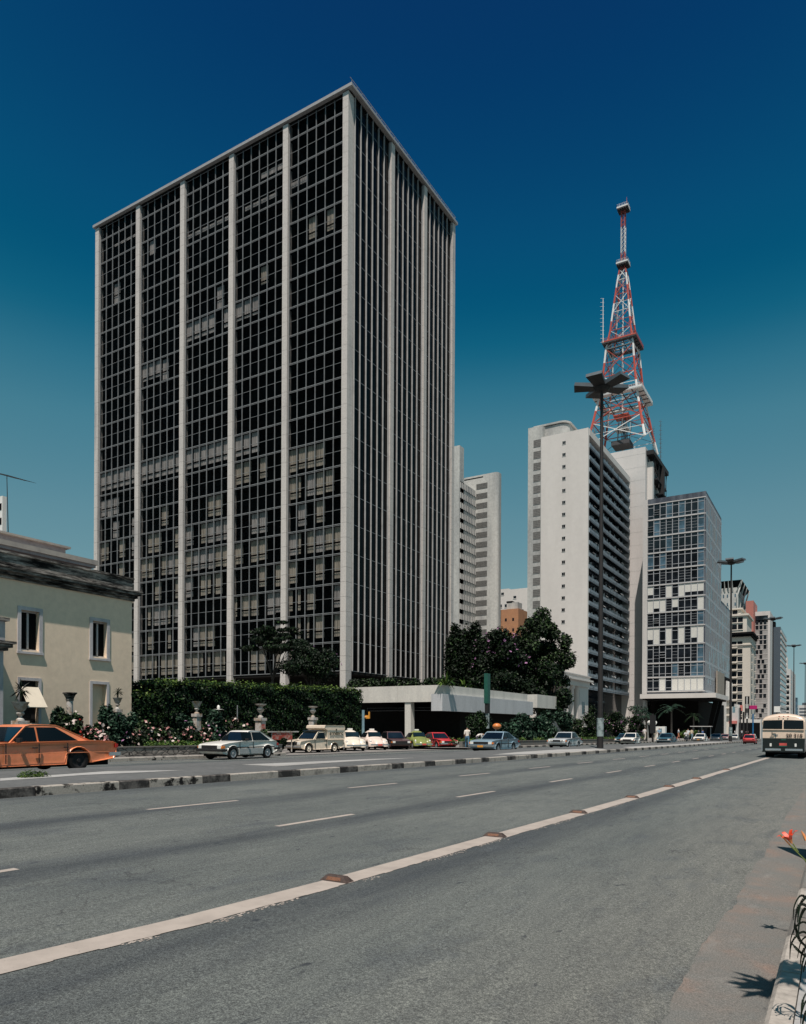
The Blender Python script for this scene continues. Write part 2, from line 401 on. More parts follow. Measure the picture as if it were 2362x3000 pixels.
for k in range(40): mark(-25.0, 6+k*1.6, -25.0, 7.6+k*1.6, .12)
for k in range(-2, 30): mark(-21.4, 9+k*7.0, -21.4, 11.2+k*7.0, .11)
tag(mb.build('edge_line', M['paint']), kind='structure')
# long pale wedges on the median top
mb = MB()
def wedge(pts, lift=0.181):
    P3 = [onG(x, y, lift) for x, y in pts]; mb.add(P3, [tuple(range(len(P3)))])
wedge([(0,1654),(96,1647.5),(178,1641.5),(300,1636),(391,1631.5),(228,1633.5),(137,1640),(0,1648.8)])
wedge([(511,1619.5),(585,1623.4),(700,1615.6),(799,1609.6),(891,1605),(795,1607.6),(691,1612),(577,1617)])
wedge([(1043,1598.5),(1110,1598),(1190,1594.5),(1290,1588.5),(1262,1585.6),(1180,1588),(1100,1593)])
wedge([(1317,1582.7),(1345,1585.0),(1410,1580.5),(1500,1574.5),(1560,1570.5),(1500,1571.8),(1446,1576)])
tag(mb.build('median_wedge_paving', M['slab']), kind='structure')
# raised reflector blocks on the bus lane stripe
M['rust'] = plain('rusty_iron', (0.055, 0.035, 0.028), 0.7, 0.5, 30, b=0.4)
M['rustor'] = plain('worn_orange_reflector', (0.14, 0.06, 0.03), 0.6, 0.7, 40)
def stud(k, px, py, label):
    p = onG(px, py); x = sx(p.y); z = gz(x, p.y)
    t = thing('lane_stud', (x-0.03, p.y, z), label, 'lane stud', 'raised lane studs along the bus lane stripe')
    a, b, c, d = 0.17, 0.075, 0.11, 0.035; h = 0.058   # long axis runs across the stripe
    mb = MB(); mb.hexa([(-a, -b, 0), (a, -b, 0), (a, b, 0), (-a, b, 0), (-c, -d, h), (c, -d, h), (c, d, h), (-c, d, h)])
    o = mb.build('stud_body', M['rust'], t, world=False, bevel=0.008)
    mb = MB(); mb.hexa([(-.09, -.068, .016), (.09, -.068, .016), (.08, -.046, .046), (-.08, -.046, .046), (-.09, -.058, .016), (.09, -.058, .016), (.08, -.036, .046), (-.08, -.036, .046)])
    mb.build('reflector', M['rustor'], t, world=False)
    mb = MB()
    return t
SL_ = ['rusty metal stud on the white stripe nearest the camera', 'rusty stud on the white stripe, second from the near end', 'small stud on the stripe, third from the near end',
       'fourth stud along the white stripe', 'fifth stud along the white stripe, close to the sixth', 'sixth stud on the white stripe, nearing the bus', 'last stud on the white stripe before the bus shadow']
for k, (px, py) in enumerate([(726, 1868), (1067, 1774), (1243, 1724), (1352, 1691), (1430, 1668), (1492, 1651), (1556, 1632)]): stud(k, px, py, SL_[k])
# ------------------------------------------------------------------ the office tower
M['col'] = stained('cream_concrete_columns', (0.54, 0.505, 0.47), (0.36, 0.34, 0.33), 0.52, 0.72, 0.5, 0.8, True, 0.1, 0.15)
M['alu'] = plain('aluminium_mullions', (0.27, 0.28, 0.285), 0.45, 0.25, 1.0, metal=0.15)
M['aluw'] = plain('pale_aluminium_rails', (0.27, 0.28, 0.285), 0.5, 0.2, 2.0)
M['towerglass'] = tinted('bronze_window_glass', (0.60, 0.60, 0.60), 0.010)
M['towerglass2'] = glassy('dark_side_glass', (0.003, 0.0035, 0.004), 0.15, 0.06)
M['b_roof'] = plain('roof_edge_metal', (0.32, 0.32, 0.32), 0.5, 0.15); M['fin'] = plain('pale_side_fins', (0.35, 0.35, 0.345), 0.5, 0.2, 1.0)
M['interior'] = plain('dark_interior', (0.014, 0.013, 0.012), 0.95, 0.3, spec=0.1)
def curtain_mat(name, col):
    m, nt, bs = newmat(name); p = pos(nt)
    c = ramp(nt, noise(nt, p, 7.0, 3, 0.5, (1, 1, 0.05)), [(0.3, mul(col, 0.45)), (0.6, col)])
    nt.links.new(c, bs.inputs['Base Color']); bs.inputs['Roughness'].default_value = 0.95; bs.inputs['Specular IOR Level'].default_value = 0.05
    return m
M['curt'] = curtain_mat('beige_curtain', (0.66, 0.60, 0.50)); M['curtg'] = curtain_mat('grey_curtain', (0.66, 0.63, 0.60))
c0 = at(738.6, 1000, 90.0); TX, TY = c0.x, c0.y
TXL = onY(204.5, 1000, TY).x; TYR = onX(957.4, 1000, TX).y
TZB, TZ1, TZT = onX(738.6, 1421, TX).z, onX(738.6, 224, TX).z, onX(738.6, 190, TX).z
PIT = (TZ1-TZB)/19.0
gT = gz(TX, TY, .1)
NB, NS = 5, 3; CWD = 0.86
bw = (TX-TXL-CWD)/NB; bs_ = (TYR-TY-CWD)/NS
tower = thing('office_tower', (TX, TY, gT), 'tall dark glass office tower with cream concrete columns', 'office tower')
def fold_curtain(mb, x0, x1, z0, z1, y, mi, seed):
    if z0 < PIT*.40 and z1 > PIT*.56:   # gap cut in the drapes stands in for the transom's shadow
        fold_curtain(mb, x0, x1, z0, PIT*.385, y, mi, seed); fold_curtain(mb, x0, x1, PIT*.445, z1, y, mi, seed); return
    r = random.Random(seed); n = max(3, int((x1-x0)/0.09)); ph = r.uniform(0, 6)
    X = [x0+(x1-x0)*i/n for i in range(n+1)]; Yv = [y+0.03*math.sin(ph+i*1.9)+0.015*r.uniform(-1, 1) for i in range(n+1)]
    vs = []; fs = []
    for x, yv in zip(X, Yv): vs += [(x, yv, z0), (x, yv, z1)]
    for i in range(n): fs.append((2*i, 2*i+2, 2*i+3, 2*i+1))
    mb.add(vs, fs, mi)
IN = bw-CWD; NP = 6; pw = IN/NP
def frame_mb(inner, h, np_=6, transom=True, depth=0.13, side=False):
    """local: x 0..inner along the wall, -y outwards, z 0..h"""
    mb = MB(); p = inner/np_
    for i in range(np_+1):
        x = min(max(i*p, 0.035), inner-0.035); mb.box(x-.026, -depth, 0, x+.026, 0.04, h)
    if side:
        mb.box(0, 0.0, 0.0, inner, 0.015, 0.05, 1); return mb
    mb.box(0, -0.05, 0.0, inner, 0.03, 0.06, 1); mb.box(0, -0.05, h-0.15, inner, 0.03, h-0.115, 1)
    if transom: mb.box(0, -0.035, h*0.5-0.016, inner, 0.03, h*0.5+0.016, 1)
    return mb
fr0 = glass0 = None
def place_world(o, loc, rz=0.0):
    o.location = Vector(loc)-W(o.parent); o.rotation_euler.z = rz
# which panes have curtains: fully drawn bands and random ones (row 0 = top)
tr = random.Random(21)
def curt_state(row, bay, pane):
    """None or (zlo, zhi, kind) as fraction of the pane height"""
    full = (0.12, 0.97)
    # row index counted from the top, curtains seen in the photograph
    if row == 11 and bay < 3: return ('w', 0.22, 0.97)
    if row == 11 and bay == 3 and pane < 3: return ('w', 0.22, 0.97)
    if row == 6 and bay == 2 and pane >= 0: return ('w', 0.25, 0.97) if tr.random() < 0.9 else None
    if row == 6 and bay == 3 and pane < 3: return ('w', 0.3, 0.97)
    if row == 7 and bay == 1 and pane < 3: return ('w', 0.3, 0.97)
    if row == 2 and bay in (2, 3) and tr.random() < 0.75: return ('w', 0.3, 0.45)
    if row == 1 and bay in (0,) and pane > 1: return ('w', 0.5, 0.6)
    if row == 2 and bay == 4 and pane < 2: return ('w', 0.3, 0.5)
    if row == 1 and bay == 3 and pane > 2: return ('w', 0.2, 0.4)
    if row == 4 and bay == 4 and pane in (2, 3, 4): return ('b', 0.2, 0.95) if pane != 3 else None
    if row == 5 and bay == 3 and pane == 3: return ('b', 0.3, 0.95)
    if row == 2 and bay == 1 and pane == 1: return ('w', 0.4, 0.95)
    if row == 11: return None
    if row in (12, 13) and bay in (0,): return ('g', 0.1, 0.8) if tr.random() < 0.45 else None
    if row == 12 and bay in (4,): return ('b', 0.2, 0.97) if pane < 4 and tr.random() < 0.8 else None
    if row == 12 and bay in (3,): return ('b', 0.2, 0.97) if tr.random() < 0.6 and pane < 4 else None
    if row >= 13:
        prob = {13: .5, 14: .65, 15: .7, 16: .55, 17: .55, 18: .5, 19: .6, 20: .6}.get(row, .5)
        if bay == 4: prob += .12
        q = (row*7+bay*13) % 5
        if q == 0: prob -= .35
        if tr.random() < prob:
            if tr.random() < 0.22: return ('p', 0.22, 0.97)
            return ('b' if tr.random() < 0.7 else 'g', 0.2, 0.97)
        return None
    if tr.random() < 0.025: return ('d', 0.1, 0.9)
    return None
for bay in range(NB):
    x0 = TXL+CWD+bay*bw
    for row in range(20):
        if row == 0: z0, h = TZ1, TZT-TZ1
        else: z0, h = TZ1-row*PIT, PIT
        if row == 0:
            o = frame_mb(IN, h, 6, False).build('window', [M['alu'], M['aluw']], tower, world=False)
        elif fr0 is None:
            fr0 = frame_mb(IN, PIT).build('window', [M['alu'], M['aluw']], tower, world=False); o = fr0
        else:
            o = fr0.copy(); COL.objects.link(o)
        place_world(o, (x0, TY, z0))
        g = MB(); g.quad((0, 0.0, 0.05), (IN, 0.0, 0.05), (IN, 0.0, h-.02), (0, 0.0, h-.02))
        if row == 0 or glass0 is None:
            go = g.build('pane', M['towerglass'], o, world=False)
            if row: glass0 = go
        else: go = glass0.copy(); COL.objects.link(go); go.parent = o
        cm = MB(); k = 0
        for pn in range(6):
            st = curt_state(row, bay, pn) if row else None
            if not st: continue
            kind, a, b = st; xa, xb = pn*pw+0.06, (pn+1)*pw-0.06
            if kind == 'p':
                w_ = pw*tr.uniform(.2, .45)
                fold_curtain(cm, xa, xa+w_, h*a, h*b, 0.28, 0, row*100+bay*10+pn); 
                if tr.random() < .6: fold_curtain(cm, xb-w_*.7, xb, h*a, h*b, 0.28, 0, row*100+pn)
            elif kind == 'w': fold_curtain(cm, xa, xb, h*a, h*b, 0.22, 1, row+pn)
            else: fold_curtain(cm, xa, xb, h*(a+tr.uniform(-.04, .03)), h*b, 0.28, 0 if kind == 'b' else 1, row*100+bay*10+pn)
            k += 1
        if k: cm.build('curtain', [M['curt'], M['curtg']], o, world=False)
# side facade windows: one stuff part
mb = MB()
INs = bs_-CWD
for b in range(NS):
    y0 = TY+CWD+b*bs_
    for row in range(20):
        z0, h = (TZ1, TZT-TZ1) if row == 0 else (TZ1-row*PIT, PIT)
        f = frame_mb(INs, h, 6, False, 0.19, True)
        f.quad((0, 0.02, 0.0), (INs, 0.02, 0.0), (INs, 0.02, h), (0, 0.02, h), 2)
        vs = [(TX-p[1], y0+p[0], z0+p[2]) for p in f.v]
        o_ = len(mb.v); mb.v += vs; mb.f += [tuple(i+o_ for i in q) for q in f.f]; mb.m += f.m
o = mb.build('side_window', [M['fin'], M['alu'], M['towerglass2']], tower); o['kind'] = 'stuff'
# columns with panel joints
def column(x0, y0, x1, y1, zb):
    mb = MB(); z = zb
    mb.box(x0+.03, y0+.03, zb, x1-.03, y1-.03, TZT, 1)
    zz = [zb]+[TZ1-r*PIT for r in range(19, -1, -1)]+[TZT-.02]
    zz = [q for q in zz if q >= zb]
    for a, b in zip(zz, zz[1:]):
        for (u, v) in ((a, (a+b)/2), ((a+b)/2, b)): mb.box(x0, y0, u+.012, x1, y1, v-.012)
    return mb.build('column', [M['col'], M['interior']], tower)
for b in range(NB+1):
    x = TXL+b*bw
    column(x, TY-0.42, x+CWD, TY+0.45 if b < NB else TY+0.8, gT)
for b in range(1, NS+1):
    y = TY+b*bs_; column(TX-0.3, y, TX+0.42, y+CWD, gT)
# flared column feet
for b in range(NB):
    x = TXL+b*bw; mb = MB()
    mb.hexa([(x-.5, TY-.55, gT), (x+CWD+.5, TY-.55, gT), (x+CWD+.5, TY+.3, gT), (x-.5, TY+.3, gT), (x-.01, TY-.43, TZB-.6), (x+CWD+.01, TY-.43, TZB-.6), (x+CWD+.01, TY+.3, TZB-.6), (x-.01, TY+.3, TZB-.6)])
    mb.build('column_foot', M['col'], tower)
# roof slab, interior and base
OV = 0.7
mb = MB(); mb.box(TXL-.3, TY-OV, TZT+.12, TX+OV, TYR+.3, TZT+.50); mb.box(TXL-.1, TY-.2, TZT-.05, TX+.1, TYR+.1, TZT+.118, 1)
mb.build('roof_slab', [M['b_roof'], M['interior']], tower)
mb = MB()
for i in range(26):
    y = TY-OV+.3+i*(TYR-TY)/25; mb.box(TX+OV-.25, y-.03, TZT+.72, TX+OV-.2, y+.03, TZT+1.15)
mb.box(TX+OV-.25, TY-OV, TZT+1.1, TX+OV-.2, TYR, TZT+1.15)
mb.build('roof_rail', M['alu'], tower)
mb = MB()
mb.box(TXL+.5, TY+1.6, TZB-.2, TX-1.2, TYR-.3, TZT-.05)
for r in range(20): mb.box(TXL+.4, TY+.1, TZ1-r*PIT-.18, TX-.05, TYR-.4, TZ1-r*PIT+.02)
mb.box(TXL+.2, TY+.05, TZB-.35, TX-.02, TYR, TZB-.05, 0)
mb.box(TXL+.1, TY+.1, TZB, TXL+.3, TYR, TZT); mb.box(TXL+.1, TYR-.2, gT, TX, TYR, TZT)
mb.build('interior', M['interior'], tower)
mb = MB(); mb.box(TXL+1, TY+3.2, gT, TX-2.5, TYR-1, TZB-.3)
mb.build('ground_floor', M['interior'], tower)
mb = MB(); k = 0; x = TXL+2
gr = random.Random(4)
while x < TX-1.5:
    w_ = gr.uniform(.3, 1.6)
    if gr.random() < 0.6: mb.box(x, TY+2.6, gT+.3, x+w_, TY+2.72, gT+5.6+gr.uniform(-.3, .8))
    x += w_+gr.uniform(.1, .9)
o = mb.build('ground_floor_curtain', M['curtg'], tower); o['kind'] = 'stuff'
# ------------------------------------------------------------------ cream house at the left
M['housewall'] = stained('cream_render', (0.76, 0.62, 0.47), (0.68, 0.55, 0.42), 0.4, 0.75, 0.35, 0.85, True, 0.06, 0.15)
def cornice_mat():
    m, nt, bs = newmat('mouldy_cornice'); p = pos(nt)
    f1 = noise(nt, p, 2.4, 6, 0.7, (1, .22, 1.6)); f2 = noise(nt, p, 9, 4, .6, (1, .3, 1.5))
    c = ramp(nt, f1, [(.40, (0.33, 0.30, 0.27)), (.50, (0.12, 0.11, 0.10)), (.58, (0.012, 0.012, 0.012))])
    c = mixc(nt, .8, c, ramp(nt, f2, [(.35, (.35, .35, .35)), (.6, (1.1, 1.1, 1.1))]), 'MULTIPLY')
    nt.links.new(c, bs.inputs['Base Color']); bs.inputs['Roughness'].default_value = .95; bs.inputs['Specular IOR Level'].default_value = .1; bump(nt, bs, f2, .5, .03); return m
M['cornice'] = cornice_mat()
M['stonetrim'] = stained('grey_stone_trim', (0.52, 0.50, 0.51), (0.33, 0.32, 0.32), 0.4, 0.7, 1.0, 0.8, True, 0.08, 0.1)
M['attic'] = stained('pale_attic_render', (0.40, 0.36, 0.32), (0.26, 0.24, 0.23), 0.45, 0.7, 0.5, 0.85, True, 0.08, 0.1)
M['awning'] = plain('cream_awning_canvas', (0.62, 0.56, 0.45), 0.8, 0.08)
HX = -37.0
def rx(x0, y0, x1, y1, X):
    xm, ym = (x0+x1)/2, (y0+y1)/2
    return onX(x0, ym, X).y, onX(x1, ym, X).y, onX(xm, y1, X).z, onX(xm, y0, X).z
HY1 = onX(279.5, 1300, HX).y; HZ = onX(279.5, 1272, HX).z
g0 = gz(HX, HY1, .15)
house = thing('house', (HX, HY1, g0), 'cream rendered two storey house with a mould blackened cornice', 'house')
ops = [rx(43.9, 1294.3, 82.6, 1378, HX), rx(195.6, 1317, 226, 1392, HX), rx(43, 1441.8, 80.8, 1532, HX), rx(195, 1449.4, 225.6, 1545, HX)]
mb = MB()
# wall with real openings: grid of panels
ysl = sorted({-14, HY1}|{v for o in ops for v in o[:2]})
cols = [(ops[0][0], ops[0][1]), (ops[1][0], ops[1][1])]
def wallpan(a, b, z0, z1): mb.box(HX-.35, a, z0, HX, b, z1)
cy = -14
for (a, b), up, dn in ((cols[0], ops[0], ops[2]), (cols[1], ops[1], ops[3])):
    wallpan(cy, a, g0, HZ)
    wallpan(a, b, up[3], HZ); wallpan(a, b, dn[3], up[2]); 
    if dn[2] > g0: wallpan(a, b, g0, dn[2])
    cy = b
wallpan(cy, HY1, g0, HZ)
mb.box(HX-16, HY1-.35, g0, HX-.35, HY1, HZ); mb.box(HX-16, -14, HZ-.3, HX-.35, HY1-.35, HZ)
mb.build('wall', M['housewall'], house)
mb = MB(); mb.box(HX-3, -13.9, g0, HX-2.8, HY1-.4, HZ-.3); mb.build('interior', M['dark'], house)
# cornice + parapet
ZC = onX(296, 1257, HX).z
mb = MB()
for (d, a, b) in ((0.12, 0.0, 0.16), (0.24, 0.16, 0.34), (0.40, 0.34, 0.50), (0.46, 0.50, 0.60)):
    mb.box(HX-16, -14, HZ+a-.05, HX+d, HY1+d, HZ+b-.05)
mb.build('cornice', M['cornice'], house, bevel=0.015)
mb = MB(); mb.box(HX-16, -14, HZ+.55, HX+.02, HY1+.02, HZ+1.25); mb.box(HX-16, -14, HZ+1.25, HX+.10, HY1+.10, HZ+1.36)
mb.build('parapet', M['cornice'], house, bevel=0.01)
# stepped attic storeys
A1, A2 = HX-2.2, HX-4.0
ya, za = onX(189, 1187.7, A1).y, onX(189, 1187.7, A1).z
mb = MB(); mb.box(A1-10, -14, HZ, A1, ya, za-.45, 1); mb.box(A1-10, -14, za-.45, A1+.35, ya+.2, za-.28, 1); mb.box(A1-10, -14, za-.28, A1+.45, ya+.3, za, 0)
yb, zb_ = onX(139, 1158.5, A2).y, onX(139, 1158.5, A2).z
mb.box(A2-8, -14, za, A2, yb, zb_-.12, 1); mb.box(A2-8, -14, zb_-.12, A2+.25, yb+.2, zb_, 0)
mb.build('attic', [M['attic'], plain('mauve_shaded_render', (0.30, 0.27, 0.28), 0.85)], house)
# windows
for k, (a, b, z0, z1) in enumerate(ops[:2]):
    mb = MB(); t = .19
    for (p, q, r, s) in ((a-t, a, z0-.08, z1+t), (b, b+t, z0-.08, z1+t), (a, b, z1, z1+t)): mb.box(HX-.01, p, r, HX+.06, q, s)
    fr = mb.build('window', M['stonetrim'], house, bevel=0.008)
    mb = MB(); mb.box(HX-.01, a-t-.03, z0-.2, HX+.11, b+t+.03, z0-.08); mb.build('sill', M['stonetrim'], fr)
    mb = MB(); m = (a+b)/2; mb.box(HX-.3, m-.05, z0, HX-.2, m+.05, z1-.1); mb.box(HX-.3, a, z0-.08, HX-.2, b, z0+.07); mb.box(HX-.3, a, z1-.08, HX-.2, b, z1)
    mb.build('casement_frame', M['stonetrim'], fr)
    mb = MB(); mb.quad((HX-.27, a, z0), (HX-.27, b, z0), (HX-.27, b, z1), (HX-.27, a, z1)); mb.build('pane', M['dark'], fr)
a, b, z0, z1 = ops[2]; t = .16
mb = MB()
for (p, q, r, s) in ((a-t, a, g0, z1+t), (b, b+t, g0, z1+t), (a, b, z1, z1+t)): mb.box(HX-.01, p, r, HX+.05, q, s)
dr = mb.build('door_surround', M['stonetrim'], house)
mb = MB(); mb.box(HX-.34, a, g0, HX-.28, b, z1); mb.build('door', M['black'], dr)
aw = thing('awning', (HX, (a+b)/2, z1-.3), 'cream canvas awning hung over the dark house door', 'awning')
mb = MB(); s = .78; zt = z1-.35; zl = zt-1.1
mb.hexa([(HX+.03, a, zt-.02), (HX+s, a-.05, zl), (HX+s, b+.05, zl), (HX+.03, b, zt-.02), (HX+.03, a, zt+.01), (HX+s+.01, a-.05, zl+.03), (HX+s+.01, b+.05, zl+.03), (HX+.03, b, zt+.01)])
mb.build('canvas', M['awning'], aw)
mb = MB(); mb.tube((HX+.02, a, zl), (HX+s, a, zl), .015); mb.tube((HX+.02, b, zl), (HX+s, b, zl), .015); mb.build('frame', M['steel'], aw)
a, b, z0, z1 = ops[3]
mb = MB()
for (p, q, r, s) in ((a-t, a, g0, z1+t), (b, b+t, g0, z1+t), (a, b, z1, z1+t)): mb.box(HX-.01, p, r, HX+.05, q, s)
sur = mb.build('niche_surround', M['stonetrim'], house)
mb = MB(); mb.box(HX-.36, a, g0, HX-.34, b, z1); mb.build('niche_panel', M['housewall'], sur)
# porch at the frame edge
PX = HX+1.9; py = onX(7, 1450, PX).y; pz = onX(10, 1359, PX).z
mb = MB(); mb.box(HX, py-9, g0, PX, py, pz-.45); mb.box(HX, py-9, pz, PX+.05, py+.05, pz+1.0)
mb.build('porch', M['stonetrim'], house)
mb = MB()
for d, a_, b_ in ((.15, -.45, -.3), (.3, -.3, -.12), (.42, -.12, 0)): mb.box(HX, py-9, pz+a_, PX+d, py+d, pz+b_)
mb.box(HX, py-9, pz+1.0, PX+.2, py+.2, pz+1.15)
mb.build('porch_cornice', M['cornice'], house)
# roof aerial
ax = at(20, 1221, 42); bx = at(14.5, 1007, 42)
ant = thing('tv_aerial', ax-Vector((0, 0, .6)), 'tall thin television aerial on the roof of the cream house', 'aerial')
mb = MB(); mb.tube(ax-Vector((0, 0, .6)), bx, .035, .02, 6); mb.build('mast', M['black'], ant)
mb = MB(); b0, b1 = at(-24, 997, 42), at(53, 1018, 42); mb.tube(b0, b1, .025, .02, 5)
for i in range(14):
    c = b0.lerp(b1, i/13); l = .9-.03*i; dv = (RGT*0.93+FWD*(-.36)).normalized().cross(UP)
    mb.tube(c-dv*l*.9+RGT*l*.5, c+dv*l*.9-RGT*l*.5, .009, None, 4)
mb.build('dipole_array', M['black'], ant)
# far block behind at the very left edge
fb = at(4, 1300, 150); z1 = at(4, 1050, 150).z
blk = thing('apartment_block', (fb.x, fb.y, gz(fb.x, fb.y)), 'sliver of a far apartment block at the left edge', 'apartment block')
mb = MB(); mb.box(fb.x-18, fb.y-.0, gz(fb.x, fb.y), fb.x+.0, fb.y+.9, z1); mb.build('wall', M['white'], blk)
for i in range(9):
    mb = MB(); mb.box(fb.x-16, fb.y-.06, z1-1.9-3*i-1.0, fb.x-.3, fb.y+.0-.003, z1-1.9-3*i+.4); mb.build('window', M['dark'], blk)

# ------------------------------------------------------------------ foliage helpers
LEAF = {
 'dark': (leafmat('dark_leaves', (0.008, 0.015, 0.007)), leafmat('mid_leaves', (0.034, 0.064, 0.022))),
 'hedge': (leafmat('hedge_leaves_dark', (0.006, 0.013, 0.006)), leafmat('hedge_leaves', (0.018, 0.042, 0.012))),
 'bright': (leafmat('bright_leaves', (0.03, 0.07, 0.018)), leafmat('yellow_green_leaves', (0.08, 0.13, 0.025))),
 'blue': (leafmat('blue_green_leaves', (0.010, 0.026, 0.016)), leafmat('pale_blue_green_leaves', (0.035, 0.075, 0.045))),
}
FL = {'pink': plain('pink_petals', (0.46, 0.22, 0.21), 0.7, 0.3, 20), 'white': plain('white_petals', (0.50, 0.42, 0.38), 0.7, 0.2, 20),
      'mauve': plain('mauve_petals', (0.26, 0.12, 0.24), 0.7, 0.3, 20), 'red': plain('red_petals', (0.5, 0.04, 0.03), 0.7, 0.3, 20), 'orange': plain('orange_petals', (0.7, 0.14, 0.02), 0.6, 0.3, 20)}
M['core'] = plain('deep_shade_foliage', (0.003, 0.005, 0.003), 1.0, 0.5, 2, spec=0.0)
def leaves(mb, blobs, n, size, rs, frac=0.35, aspect=0.55, shell=0.55, updir=0.45, m0=0, m1=1):
    """leaf quads scattered through ellipsoid blobs (cx,cy,cz,rx,ry,rz)"""
    wts = np.array([b[3]*b[4]*b[5] for b in blobs])**0.67; wts = wts/wts.sum()
    g = np.random.default_rng(rs)
    idx = g.choice(len(blobs), n, p=wts); B = np.array(blobs)[idx]
    d = g.normal(size=(n, 3)); d /= np.linalg.norm(d, axis=1)[:, None]
    r = shell+(1-shell)*g.random(n)**0.5; r *= 0.92+0.28*g.random(n)**3
    P = B[:, :3]+d*B[:, 3:6]*r[:, None]
    nr = d*0.6+g.normal(size=(n, 3))*0.55; nr[:, 2] += updir; nr /= np.linalg.norm(nr, axis=1)[:, None]
    a = np.cross(nr, g.normal(size=(n, 3))); a /= np.linalg.norm(a, axis=1)[:, None]; b = np.cross(nr, a)
    s = size*(0.6+0.8*g.random(n))
    A = a*s[:, None]; Bv = b*(s*aspect)[:, None]
    V = np.stack([P-A*.5, P-Bv*.5+nr*(s*.08)[:, None], P+A*.5, P+Bv*.5+nr*(s*.08)[:, None]], 1).reshape(-1, 3)
    o = len(mb.v); mb.v.extend(map(tuple, V.tolist()))
    mb.f.extend([(o+4*i, o+4*i+1, o+4*i+2, o+4*i+3) for i in range(n)])
    mb.m.extend((np.where(g.random(n) < frac, m1, m0)).tolist())
def clumps(c, R, n, rs, sub=0.42, flat=0.8, low=-0.6):
    """blobs spread over an ellipsoid crown: uneven outline with gaps between"""
    r = random.Random(rs); out = []
    for i in range(n):
        th = r.uniform(0, 2*math.pi); u = r.uniform(low, 1); q = math.sqrt(max(0, 1-u*u)); k = r.uniform(.45, .9)
        s = sub*r.uniform(.6, 1.25)
        out.append((c[0]+R[0]*q*math.cos(th)*k, c[1]+R[1]*q*math.sin(th)*k, c[2]+R[2]*u*k, R[0]*s, R[1]*s, R[2]*s*flat))
    return out
def limbs(base, blobs, r0, rs, n=7, split=0.35):
    r = random.Random(rs); mb = MB(); base = Vector(base)
    cx = sum(b[0] for b in blobs)/len(blobs); cy_ = sum(b[1] for b in blobs)/len(blobs); zmin = min(b[2]-b[5] for b in blobs)
    fork = Vector((base.x+(cx-base.x)*.4, base.y+(cy_-base.y)*.4, base.z+(zmin-base.z)*max(.3, split*2)))
    mid = base.lerp(fork, .5)+Vector((r.uniform(-.1, .1), r.uniform(-.1, .1), 0))
    mb.path([base, mid, fork], [r0*1.25, r0*.95, r0*.8], 9)
    for b in sorted(blobs, key=lambda b: r.random())[:n]:
        e = Vector(b[:3]); m = fork.lerp(e, .5)+Vector((r.uniform(-.3, .3), r.uniform(-.3, .3), r.uniform(0, .5)))
        mb.path([fork, m, e], [r0*.55, r0*.33, r0*.12], 6)
        for k in range(2):
            e2 = e+Vector((r.uniform(-1, 1)*b[3], r.uniform(-1, 1)*b[4], r.uniform(-.2, .8)*b[5])); mb.path([m, m.lerp(e2, .6), e2], [r0*.2, r0*.12, r0*.05], 5)
    return mb
def tree(label, base, c, R, nb, nl, size, rs, mats='dark', frac=.3, flower=None, nfl=0, group=None, sub=.42, trunk=.28, flat=.8, core=.0, name='tree', cat='tree', low=-.6, fsize=None, ftop=True):
    t = thing(name, base, label, cat, group)
    bl = clumps(c, R, nb, rs, sub, flat, low)
    mb = MB(); leaves(mb, bl, nl, size, rs, frac)
    mt = list(LEAF[mats])
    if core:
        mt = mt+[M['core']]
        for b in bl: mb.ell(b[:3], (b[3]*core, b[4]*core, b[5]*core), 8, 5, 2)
    mb.build('crown', mt, t)
    limbs(base, bl, trunk, rs).build('trunk', M['bark'], t, smooth=True)
    if flower:
        fb_ = [b for b in bl if b[2] > c[2]-.1*R[2]] if ftop else bl
        mb = MB(); leaves(mb, [(b[0], b[1], b[2]+b[5]*.15, b[3]*1.05, b[4]*1.05, b[5]*1.02) for b in fb_], nfl, fsize or size*.8, rs+5, 0, .8, .85, .5)
        o = mb.build('blossom', FL[flower], t)
    return t
